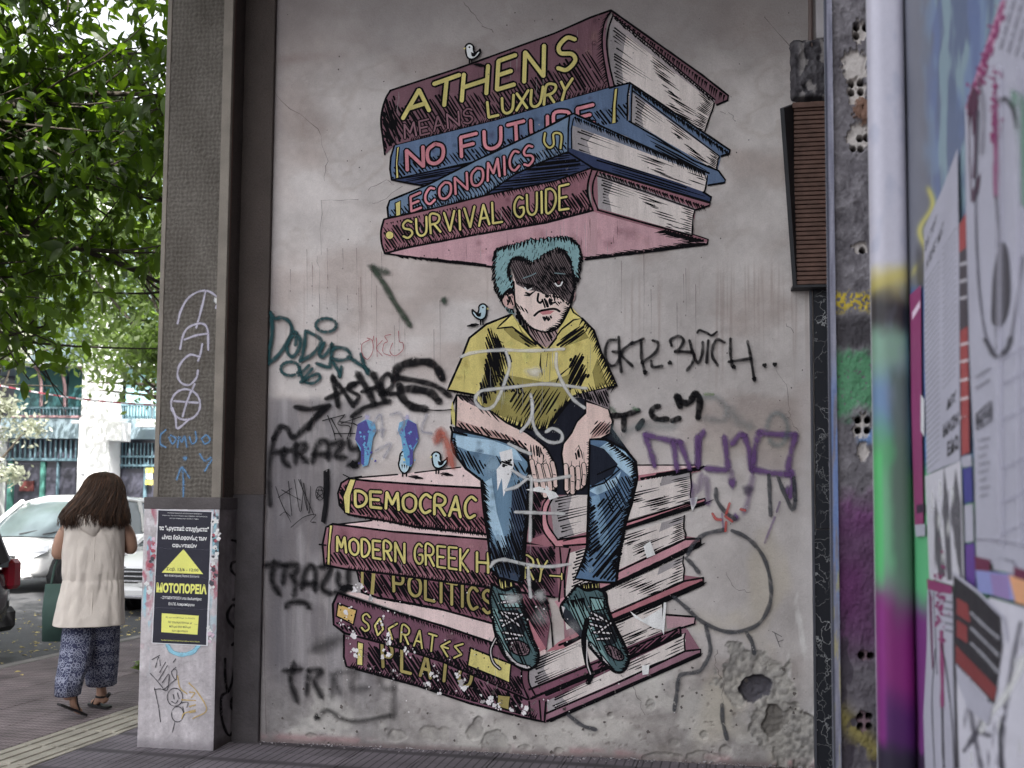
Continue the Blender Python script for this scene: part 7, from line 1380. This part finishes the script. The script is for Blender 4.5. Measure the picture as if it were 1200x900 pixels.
# ------------------------------------------------------------------ woman walking away
GW = ground(104, 838); SC = 1.0
wrot = math.atan2(GW.x - CAM.x, GW.y - CAM.y) * -1       # face away along the line of sight
wom = empty('person', GW, wrot, 'woman seen from behind with long brown hair, cream hooded vest and patterned blue trousers', 'person'); wom.scale = (.87, 1, 1.01)
SKN = mat('skin', (.42, .25, .18), rough=.55, var=.1); HAIRM = mat('brown_hair', (.050, .028, .018), rough=.5, var=.5, vscale=7, stretch=(6, 6, .6), spec=.4); HAIRL = mat('light_brown_hair', (.11, .055, .03), rough=.5, var=.3)
VEST = mat('cream_cotton', C(182, 173, 164), rough=.9, var=.06, bump=.3, bscale=200, bump2=.3, b2scale=14); NAVY = mat('navy_cloth', C(34, 38, 66), rough=.9)
def pattern():
    m, n, b, out = newmat('patterned_cloth'); L = n.links.new; tc = n.nodes.new('ShaderNodeTexCoord'); mp = n.nodes.new('ShaderNodeMapping'); mp.inputs['Scale'].default_value = (1, 1, 1); L(tc.outputs['Object'], mp.inputs[0])
    vo = n.nodes.new('ShaderNodeTexVoronoi'); vo.inputs['Scale'].default_value = 34; vo.inputs['Randomness'].default_value = .55; L(mp.outputs[0], vo.inputs[0])
    w = n.nodes.new('ShaderNodeMath'); w.operation = 'SINE'; ml = n.nodes.new('ShaderNodeMath'); ml.operation = 'MULTIPLY'; ml.inputs[1].default_value = 16; L(vo.outputs['Distance'], ml.inputs[0]); L(ml.outputs[0], w.inputs[0])
    sx = n.nodes.new('ShaderNodeSeparateXYZ'); L(tc.outputs['Object'], sx.inputs[0]); z = n.nodes.new('ShaderNodeMath'); z.operation = 'MULTIPLY'; z.inputs[1].default_value = 75; L(sx.outputs[2], z.inputs[0]); zs = n.nodes.new('ShaderNodeMath'); zs.operation = 'SINE'; L(z.outputs[0], zs.inputs[0])
    ad = n.nodes.new('ShaderNodeMath'); ad.operation = 'MULTIPLY_ADD'; ad.inputs[1].default_value = .5; L(zs.outputs[0], ad.inputs[0]); L(w.outputs[0], ad.inputs[2])
    r = n.nodes.new('ShaderNodeMapRange'); r.inputs[1].default_value = -.1; r.inputs[2].default_value = .5; L(ad.outputs[0], r.inputs[0])
    c = n.nodes.new('ShaderNodeMix'); c.data_type = 'RGBA'; L(r.outputs[0], c.inputs[0]); c.inputs[6].default_value = (*C(42, 46, 74), 1); c.inputs[7].default_value = (*C(116, 120, 138), 1); L(c.outputs[2], b.inputs['Base Color']); b.inputs['Roughness'].default_value = .9; return m
PAT = pattern()
def ring(cx, cy, z, rx, ry, n=40, fold=0, ph=0, k=9, sq=1.0, tilt=0):
    R = []
    for i in range(n):
        a = 2 * math.pi * i / n; f = 1 + fold * (math.sin(k * a + ph) * .6 + math.sin((k + 4) * a * 1 + ph * 2.3) * .4)
        c, s = math.cos(a), math.sin(a); c = math.copysign(abs(c) ** sq, c); s = math.copysign(abs(s) ** sq, s)
        R.append((cx + c * rx * f, cy + s * ry * f, z + tilt * c))
    return R
# one skinned body
V = []; E = []; RR = []
def jn(p, r, par=None): V.append(p); RR.append(r); i = len(V) - 1; (E.append((par, i)) if par is not None else None); return i
pel = jn((0, .03, .86), .13); ch = jn((.0, .03, 1.12), .14, pel); nk_ = jn((.0, .05, 1.33), .06, ch); hd = jn((.04, .07, 1.43), .065, nk_); h2 = jn((.05, .08, 1.53), .085, hd); jn((.05, .07, 1.59), .05, h2)
for s, ex, ez, sx in ((-1, -.275, 1.06, -.17), (1, .285, 1.09, .185)):
    a = jn((sx, .03, 1.29), .062, ch); a2 = jn(((sx + ex) / 2 + s * .015, .02, (1.29 + ez) / 2 + .02), .056, a); e = jn((ex, .03, ez), .045, a2); f = jn((ex * .62, .22, ez + .05), .038, e); w_ = jn((ex * .32, .33, ez + .10), .026, f); pa_ = jn((ex * .18, .38, ez + .12), .03, w_)
    for k in range(4): q = jn((ex * .10 - s * .0 + (k - 1.5) * .018, .415, ez + .15), .009, pa_); jn((ex * .08 + (k - 1.5) * .02, .43, ez + .19 - abs(k - 1.5) * .008), .008, q)
    q = jn((ex * .2 + s * -.05, .37, ez + .14), .011, pa_); jn((ex * .2 + s * -.06, .38, ez + .175), .009, q)
# left leg trails with its heel raised, right foot flat
def leg(hip, knee, ank, heel, ball, toe):
    h = jn(hip, .085, pel); k = jn(knee, .052, h); c = jn(((knee[0] + ank[0]) / 2, (knee[1] + ank[1]) / 2 - .02, (knee[2] + ank[2]) / 2 + .03), .048, k); a = jn(ank, .033, c); jn(heel, .032, a); b_ = jn(ball, .03, a); jn(toe, .02, b_)
leg((-.09, .03, .82), (-.10, .04, .48), (-.13, -.15, .20), (-.175, -.18, .145), (-.10, -.12, .075), (-.05, -.08, .035))
leg((.09, .03, .82), (.06, .20, .47), (.09, .20, .10), (.13, .17, .045), (.06, .26, .035), (.02, .31, .028))
me = bpy.data.meshes.new('body'); me.from_pydata(V, E, []); bo_ = link('body', me, SKN, wom)
sk = bo_.modifiers.new('skin', 'SKIN'); me.skin_vertices or me.attributes
if not me.skin_vertices: bpy.context.view_layer.update()
for i, r in enumerate(RR): me.skin_vertices[0].data[i].radius = (r, r)
me.skin_vertices[0].data[0].use_root = True; sk.use_smooth_shade = True
ss_ = bo_.modifiers.new('sub', 'SUBSURF'); ss_.levels = 1; ss_.render_levels = 2
# trousers
def trou(pts, fold):
    mb = MB(); mb.loft([ring(x, y, z, rx, ry, 44, fold * min(1, (1.0 - z) * 1.3), z * 3, 7) for x, y, z, rx, ry in pts], cap=False)
    o = mb.build('trouser_leg', PAT, wom, smooth=True); m_ = o.modifiers.new('s', 'SOLIDIFY'); m_.thickness = .004
    x, y, z, rx, ry = pts[-1]; x2, y2, z2, rx2, ry2 = pts[-2]; mb = MB(); t = .45
    mb.loft([ring(x + (x2 - x) * t, y + (y2 - y) * t, z + (z2 - z) * t, (rx + (rx2 - rx) * t) * 1.012, (ry + (ry2 - ry) * t) * 1.012, 44, fold * min(1, (1 - z) * 1.3), z * 3, 7), ring(x, y, z - .002, rx * 1.012, ry * 1.012, 44, fold * min(1, (1 - z) * 1.3), z * 3, 7)], cap=False); h_ = mb.build('hem', NAVY, o, smooth=True)
trou([(-.07, .04, .9, .13, .12), (-.075, .05, .7, .125, .12), (-.095, .01, .5, .12, .12), (-.125, -.07, .32, .105, .11), (-.145, -.11, .26, .095, .1), (-.155, -.13, .165, .085, .09)], .08)
trou([(.05, .04, .9, .14, .12), (.06, .07, .7, .145, .13), (.065, .12, .5, .14, .13), (.075, .17, .32, .125, .125), (.08, .19, .24, .115, .12), (.085, .2, .165, .108, .115)], .07)
# vest
vr = [(.0, .03, 1.375, .075, .065), (.0, .03, 1.36, .15, .085), (.0, .03, 1.335, .205, .10), (.0, .025, 1.29, .225, .12), (.0, .02, 1.20, .222, .14), (.0, .02, 1.08, .222, .145), (-.0, .02, .95, .222, .145), (-.0, .02, .90, .214, .14), (-.0, .02, .86, .222, .15), (-.01, .02, .76, .236, .17), (-.015, .015, .66, .246, .185), (-.02, .01, .60, .25, .19)]
mb = MB(); R = []
for i, (x, y, z, rx, ry) in enumerate(vr):
    fo = 0 if z > 1.3 else .006 if z > .95 else .016
    R.append(np.array(ring(x, y, z, rx, ry, 120, fo, z * 4, 11 if z < .92 else 5, .82)))
RS = []
for i in range(len(R) - 1):
    for t in np.linspace(0, 1, 7)[:-1]: RS.append(R[i] * (1 - t) + R[i + 1] * t)
RS.append(R[-1]); G_ = np.array(RS); ang = np.linspace(0, 2 * np.pi, 120, endpoint=False)[None, :]; zz_ = G_[:, :, 2]
wr = (fbm(np.cos(ang) * 3 + 9 + zz_ * 2, np.sin(ang) * 3 + zz_ * 7, 4, 5) - .5) * .034 + (fbm(ang * 9 + 0 * zz_, zz_ * 3 + 0 * ang, 3, 8) - .5) * .016 * np.exp(-((zz_ - .9) / .12) ** 2) * 2.4
cen = np.array([0, .02]); dv = G_[:, :, :2] - cen; dv /= np.linalg.norm(dv, axis=2)[:, :, None]; G_[:, :, :2] += dv * wr[:, :, None]
mb.loft([[tuple(p) for p in r] for r in G_], cap=False); vest = mb.build('vest', VEST, wom, smooth=True); m_ = vest.modifiers.new('s', 'SOLIDIFY'); m_.thickness = .008; m_ = vest.modifiers.new('b', 'SUBSURF'); m_.levels = 1; m_.render_levels = 1
mb = MB(); mb.tube([(0, -.098, 1.33), (0, -.122, 1.2), (0, -.128, 1.05), (0, -.122, .9), (-.003, -.15, .76), (-.008, -.176, .62)], .004, 6); mb.build('back_seam', VEST, vest)
mb = MB(); mb.tube([(x, .02 - .145 * math.sqrt(max(0, 1 - (x / .23) ** 2)), .905 + .004 * math.sin(x * 90)) for x in np.linspace(-.19, .19, 24)], .005, 6); mb.build('waist_seam', VEST, vest)
mb = MB(); R = []      # hood folded down the back
for x, y, z, rx, ry in ((-.03, -.035, 1.39, .08, .05), (-.04, -.06, 1.375, .115, .075), (-.045, -.08, 1.33, .12, .07), (-.04, -.095, 1.28, .10, .055), (-.03, -.104, 1.24, .07, .042), (-.01, -.105, 1.20, .03, .025), (-.01, -.10, 1.185, .006, .006)): R.append(ring(x, y, z, rx, ry, 36, .03, z * 9, 5))
mb.loft(R); mb.build('hood', VEST, vest, smooth=True)
# hair
def catmull3(P, k):
    P = [np.array(p, float) for p in P]; P = [P[0]] + P + [P[-1]]; out = []
    for i in range(1, len(P) - 2):
        for j in range(k): t = j / k; out.append(.5 * (2 * P[i] + (P[i + 1] - P[i - 1]) * t + (2 * P[i - 1] - 5 * P[i] + 4 * P[i + 1] - P[i + 2]) * t * t + (3 * P[i] - P[i - 1] - 3 * P[i + 1] + P[i + 2]) * t ** 3))
    return out + [P[-2]]
mb = MB(); R = []; hs = [(.052, .055, 1.632, .012, .012), (.052, .05, 1.622, .062, .06), (.05, .04, 1.60, .098, .096), (.05, .03, 1.565, .122, .118), (.048, .02, 1.52, .138, .128), (.035, .005, 1.47, .152, .130), (.02, -.01, 1.42, .172, .125), (.005, -.03, 1.37, .19, .105), (-.005, -.05, 1.325, .2, .085), (-.008, -.055, 1.30, .18, .05)]
for j, (x, y, z, rx, ry) in enumerate(hs): R.append([(p[0], p[1], p[2] + (0 if j < 9 else random.uniform(-.03, .03))) for p in ring(x, y, z, rx, ry, 90, .018 if j > 1 else .01, z * 4, 17)])
mb.loft(R); hair = mb.build('hair', HAIRM, wom, smooth=True)
for nm, m_, n_ in (('strands', HAIRM, 1100), ('strands', HAIRL, 420)):
    mb = MB()
    for _ in range(n_):
        a = random.uniform(math.pi * .95, math.pi * 2.05); pts = []; w0 = random.uniform(0, 6); fl = random.choice([0, 0, 0, 1, 2, 3]); j0 = random.choice([1, 2, 3, 4]); end = random.choice([7, 8, 8, 9])
        for j in range(j0, end + 1):
            x, y, z, rx, ry = hs[j]; k = 1.03 + .05 * math.sin(w0 + j * 1.7) + .01 * j * fl; aa = a + .075 * math.sin(j * 1.9 + w0); pts.append((x + math.cos(aa) * rx * k, y + math.sin(aa) * ry * k, z))
        x, y, z = pts[-1]; pts.append((x * 1.02 + random.uniform(-.02, .02), y - .005, z - random.uniform(.02, .07)))
        pts = [tuple(q) for q in catmull3(pts, 3)]; mb.tube(pts, [.0010 + .0016 * math.sin(math.pi * i / len(pts)) for i in range(len(pts) - 1)] + [.0006], 4)
    o = mb.build(nm, m_, hair, smooth=True); o['kind'] = 'stuff'
# sandals
SOL = mat('sandal_black', (.015, .014, .016), rough=.6)
def sandal(h, t, wd, roll=0):
    h = Vector(h); t = Vector(t); d = (t - h).normalized(); s = d.cross(Vector((0, 0, 1))).normalized(); u = s.cross(d); mb = MB(); out = []
    for f, w in ((0, .6), (.08, .85), (.3, .8), (.55, .85), (.75, 1), (.92, .8), (1, .35)):
        c = h + (t - h) * f; out.append([c - s * wd * w, c + s * wd * w, c + s * wd * w + u * .014, c - s * wd * w + u * .014])
    mb.loft(out); o = mb.build('sandal', SOL, wom); return o
s1 = sandal((-.21, -.205, .115), (-.02, -.06, .005), .038); s2 = sandal((.15, .15, .008), (.0, .33, .008), .040)
mb = MB(); mb.tube([(-.13 + math.cos(a) * .04, -.155 + math.sin(a) * .045, .185 + .02 * math.cos(a)) for a in np.linspace(0, 6.28, 16)], .006, 6); mb.tube([(-.09, -.18, .17), (-.08, -.15, .11), (-.065, -.12, .06)], .006, 6); mb.build('strap', SOL, s1)
mb = MB(); mb.tube([(.09 + math.cos(a) * .042, .195 + math.sin(a) * .045, .085) for a in np.linspace(0, 6.28, 16)], .007, 6); mb.tube([(.13, .16, .085), (.15, .15, .11)], .014, 6); mb.tube([(.02, .27, .02), (.05, .24, .07), (.09, .25, .03)], .007, 6); mb.build('strap', SOL, s2)
# shopping bag at her left hip
bg_ = empty('shopping_bag', GW + Matrix.Rotation(wrot, 3, 'Z') @ Vector((-.215, .06, .50)), wrot + 1.35, 'dark green shopping bag hanging at the left hip of the woman', 'bag')
GRN = mat('green_bag', C(42, 66, 60), rough=.7, var=.2)
mb = MB(); mb.loft([ring(0, 0, 0, .05, .09, 20, .02, 0, 3, .5), ring(0, 0, .2, .045, .095, 20, .04, 1, 3, .5), ring(.0, .0, .38, .025, .085, 20, .05, 2, 3, .6)]); mb.build('bag_body', GRN, bg_, smooth=True)
mb = MB(); mb.tube([(0, -.05, .37), (0, -.03, .5), (.03, 0, .6), (0, .03, .5), (0, .05, .37)], .008, 6); mb.build('handle', GRN, bg_)
mb = MB(); mb.box(-.04, .04, -.103, -.092, .02, .34, bev=.006); mb.build('side_print', mat('bag_print', C(170, 140, 120), var=.6, vscale=14), bg_)

# ------------------------------------------------------------------ trees
def leafmat(name, col, tr=.5, var=.35, tint=(3.0, 3.3, 1.1)):
    m, n, b, out = newmat(name); L = n.links.new; b.inputs['Roughness'].default_value = .42; b.inputs['Specular IOR Level'].default_value = .45
    g_ = n.nodes.new('ShaderNodeNewGeometry'); nz = n.nodes.new('ShaderNodeTexNoise'); nz.inputs['Scale'].default_value = 5; nz.inputs['Detail'].default_value = 3; L(g_.outputs['Position'], nz.inputs[0])
    r = n.nodes.new('ShaderNodeMapRange'); r.inputs[1].default_value = .3; r.inputs[2].default_value = .7; r.inputs[3].default_value = 1 - var; r.inputs[4].default_value = 1 + var; L(nz.outputs[0], r.inputs[0])
    r2 = n.nodes.new('ShaderNodeMapRange'); r2.inputs[3].default_value = .7; r2.inputs[4].default_value = 1.35; L(g_.outputs['Random Per Island'], r2.inputs[0]); q = n.nodes.new('ShaderNodeMath'); q.operation = 'MULTIPLY'; L(r.outputs[0], q.inputs[0]); L(r2.outputs[0], q.inputs[1])
    v = n.nodes.new('ShaderNodeVectorMath'); v.operation = 'SCALE'; v.inputs[0].default_value = col; L(q.outputs[0], v.inputs['Scale']); L(v.outputs[0], b.inputs['Base Color'])
    t = n.nodes.new('ShaderNodeBsdfTranslucent'); v2 = n.nodes.new('ShaderNodeVectorMath'); v2.operation = 'MULTIPLY'; v2.inputs[1].default_value = tint; L(v.outputs[0], v2.inputs[0]); L(v2.outputs[0], t.inputs[0])
    mx = n.nodes.new('ShaderNodeMixShader'); mx.inputs[0].default_value = tr; L(b.outputs[0], mx.inputs[1]); L(t.outputs[0], mx.inputs[2]); L(mx.outputs[0], out.inputs[0]); return m
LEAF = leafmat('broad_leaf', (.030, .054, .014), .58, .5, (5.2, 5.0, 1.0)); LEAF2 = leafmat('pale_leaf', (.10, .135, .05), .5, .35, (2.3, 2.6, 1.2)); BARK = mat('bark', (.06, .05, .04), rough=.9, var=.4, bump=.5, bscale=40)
def leafgeo(L, Wd, curl):
    v = [(0, 0, 0)]; f = []
    for i, (t, w) in enumerate(((.2, .7), (.5, 1), (.8, .62))):
        x = t * L; z = -curl * t * t * L; v += [(x, -w * Wd / 2, z + .12 * Wd * w), (x, 0, z), (x, w * Wd / 2, z + .12 * Wd * w)]
    v.append((L, 0, -curl * L)); f = [(0, 1, 2), (0, 2, 3), (1, 4, 5, 2), (2, 5, 6, 3), (4, 7, 8, 5), (5, 8, 9, 6), (7, 10, 8), (8, 10, 9)]; return v, f
def rotm(): 
    # leaves hang: mostly pointing outwards and down
    return Matrix.Rotation(random.uniform(0, 6.283), 3, 'Z') @ Matrix.Rotation(random.uniform(-.2, 1.35), 3, 'Y') @ Matrix.Rotation(random.gauss(0, .7), 3, 'X')
def bez(a, b_, sag, n=7): a = Vector(a); b_ = Vector(b_); return [a.lerp(b_, i / n) + Vector((random.uniform(-.04, .04), random.uniform(-.04, .04), sag * math.sin(math.pi * i / n))) for i in range(n + 1)]
def near_tree():
    tx, ty = -6.35 + .55, 3.9; t0 = Vector((tx, ty, 0)); root = empty('street_tree', t0, 0, 'broad leafed street tree overhanging the pavement at the upper left', 'tree')
    Tz = lambda p: Vector(p) - t0
    mb = MB(); mb.tube([Tz((tx, ty, -.05)), Tz((tx + .03, ty + .05, 1.2)), Tz((tx - .02, ty + .2, 2.2)), Tz((tx - .05, ty + .5, 3.0))], [.16, .13, .12, .11], 12); mb.build('trunk', BARK, root, smooth=True)
    tips = []; fork = Vector((tx - .05, ty + .5, 2.95))
    ends = [(-5.6, 7.2, 4.2), (-6.6, 7.4, 3.4), (-5.0, 8.2, 5.2), (-6.4, 8.6, 5.0), (-5.9, 6.4, 5.9), (-7.6, 7.6, 4.4), (-5.4, 8.6, 3.5), (-5.4, 7.6, 4.9), (-7.2, 6.4, 5.4), (-6.1, 9.2, 6.2), (-5.5, 7.6, 6.6), (-8.0, 8.2, 5.6), (-6.9, 8.4, 3.0), (-6.2, 7.6, 2.95), (-5.1, 9.0, 4.3), (-5.6, 8.0, 7.6), (-6.6, 7.0, 7.4), (-7.6, 8.2, 7.2), (-6.4, 9.4, 7.8), (-8.4, 7.4, 6.6), (-5.4, 9.6, 5.6), (-6.9, 5.6, 7.0), (-5.2, 5.8, 7.4), (-4.6, 7.6, 7.9)]
    for e in ends:
        mb = MB(); pts = bez(fork, e, .35); r = [.06 * (1 - i / 8.5) for i in range(len(pts))]; mb.tube([Tz(p) for p in pts], r, 7)
        for p in pts[3:]:
            for _ in range(5):
                q = p + Vector((random.gauss(0, .55), random.gauss(0, .55), random.gauss(-.05, .42))); tw = bez(p, q, -.04, 4); mb.tube([Tz(v) for v in tw], [.014, .011, .009, .006, .004], 4); tips.append((tw[2], q)); tips.append((tw[3], q))
        mb.build('branch', BARK, root, smooth=True)
    items = []
    for c, q in tips:
        for _ in range(15):
            p = c.lerp(q, random.uniform(0, 1.25)) + Vector((random.gauss(0, .10), random.gauss(0, .10), random.gauss(-.02, .09)))
            if p.z < 2.3: continue
            items.append((p, rotm(), random.uniform(.07, .19)))
    # keep a lower outline like the photograph: higher towards the column
    keepi = []
    for p, r, s in items:
        px, py = proj_np(np.array([[p.x, p.y, p.z]])); px, py = px[0], py[0]
        lim = 425 if px < 60 else 425 - (px - 60) * .9 if px < 120 else 366
        if py < lim + random.gauss(0, 14): keepi.append((p, r, s, (p - CAM).length, px, py))
    vis = sorted([k for k in keepi if 0 < k[4] < 215 and 0 < k[5] < 440], key=lambda k: k[3])[:300]; ids = set(id(k) for k in vis)
    mes = []
    for i in range(5):
        v, f = leafgeo(1, random.uniform(.40, .52), random.uniform(.05, .3)); m_ = bpy.data.meshes.new('leaf'); m_.from_pydata(v, [], f); m_.update(); m_.polygons.foreach_set('use_smooth', [True] * len(f)); m_.materials.append(LEAF); mes.append(m_)
    for i, k in enumerate(vis):
        o = link('leaf', mes[i % 5], None, root); M4 = k[1].to_4x4() @ Matrix.Diagonal((k[2], k[2], k[2], 1)); M4.translation = Tz(k[0]); o.matrix_local = M4
    V_ = []; F_ = []
    for k in keepi:
        if id(k) in ids: continue
        v, f = leafgeo(k[2], k[2] * .46, random.uniform(.05, .3)); b0 = len(V_); V_ += [tuple(Tz(k[0]) + k[1] @ Vector(q)) for q in v]; F_ += [tuple(i + b0 for i in q) for q in f]
    m_ = bpy.data.meshes.new('foliage'); m_.from_pydata(V_, [], F_); m_.update(); m_.materials.append(LEAF); o = link('foliage', m_, None, root); o['kind'] = 'stuff'
    return len(keepi)
nl = near_tree()
def far_tree(loc, h, cr, label, n, s, m, clumps, zmin=0, group=None):
    root = empty('far_tree', loc, 0, label, 'tree', group); mb = MB(); mb.tube([(0, 0, -.2), (.1, 0, h * .3), (0, .1, h * .55)], [.2, .16, .1], 9)
    cs_ = []
    for _ in range(clumps):
        a = random.uniform(0, 6.28); r = cr * math.sqrt(random.random()); z = h * .62 + random.uniform(-.32, .38) * h; k = 1 - abs(z - h * .62) / (h * .6); cs_.append((Vector((math.cos(a) * r * k, math.sin(a) * r * k, z)), random.uniform(.4, .9) * cr * .33)); mb.tube([(0, .05, h * random.uniform(.3, .5)), cs_[-1][0]], [.05, .01], 5)
    mb.build('trunk', BARK, root); N3 = np.array([c for c, _ in cs_]); rr = np.array([q for _, q in cs_]); idx = RNG.integers(0, len(cs_), n); P = N3[idx] + RNG.normal(size=(n, 3)) * rr[idx][:, None] * np.array([.6, .6, .42])
    P = P[P[:, 2] > zmin + RNG.normal(size=n) * .25 + .5 * np.sin(P[:, 0] * 2.1)]; n = len(P); A_ = RNG.normal(size=(n, 3)); A_ /= np.linalg.norm(A_, axis=1)[:, None]; B_ = np.cross(A_, RNG.normal(size=(n, 3))); B_ /= np.linalg.norm(B_, axis=1)[:, None]; S_ = (RNG.random((n, 1)) * .6 + .7) * s
    Vv = np.stack([P - A_ * S_, P + B_ * S_ * .4, P + A_ * S_, P - B_ * S_ * .4], 1).reshape(-1, 3); Ff = np.arange(n * 4).reshape(n, 4)
    m2 = bpy.data.meshes.new('crown'); m2.from_pydata(Vv.tolist(), [], Ff.tolist()); m2.update(); m2.materials.append(m); o = link('crown', m2, None, root); o['kind'] = 'stuff'
def gp(px, d): p = fw0 * d + rt0 * ((px - 600) / F * d); p.z = -.1; return p
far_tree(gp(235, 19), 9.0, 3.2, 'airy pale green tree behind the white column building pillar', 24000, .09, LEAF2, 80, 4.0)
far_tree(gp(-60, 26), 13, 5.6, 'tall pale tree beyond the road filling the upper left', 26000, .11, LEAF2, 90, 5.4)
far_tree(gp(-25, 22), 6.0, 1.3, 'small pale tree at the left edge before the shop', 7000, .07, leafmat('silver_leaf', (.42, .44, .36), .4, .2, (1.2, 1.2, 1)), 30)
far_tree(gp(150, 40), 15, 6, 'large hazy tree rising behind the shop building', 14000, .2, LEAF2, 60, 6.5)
# weed by the plinth
wd_ = ground(166, 788 + 0); wd_.z = 0
t = MB(); 
for i in range(26):
    a = random.uniform(0, 6.28); l = random.uniform(.04, .1); c, s = math.cos(a) * l, math.sin(a) * l; z = random.uniform(.03, .12); t.add([(0, 0, z * .3), (c * .5 - s * .3, s * .5 + c * .3, z), (c, s, z * .9), (c * .5 + s * .3, s * .5 - c * .3, z)], [(0, 1, 2, 3)])
o = t.build('weed', LEAF2); o.location = wd_; tag(o, 'small green weed growing from the paving behind the plinth', 'weed')

print('OFFSETS', WP.z, PPL.z, nl, sum(len(m.polygons) for m in bpy.data.meshes))

for o in list(COL.objects):
    if o.parent: continue
    l, c_ = o.get('label', ''), o.get('category', '')
    g_ = 'TRAZY tags down the left of the wall' if 'TRAZY' in l and 'sprayed TRAZY' in l else 'posters pasted on the hoarding' if c_ == 'poster' and 'plinth' not in l else 'stencil figures behind the birds' if o.name.startswith('stencil') else 'cars parked along the road' if c_ == 'car' else 'trees along the street' if c_ == 'tree' else None
    if g_: o['group'] = g_
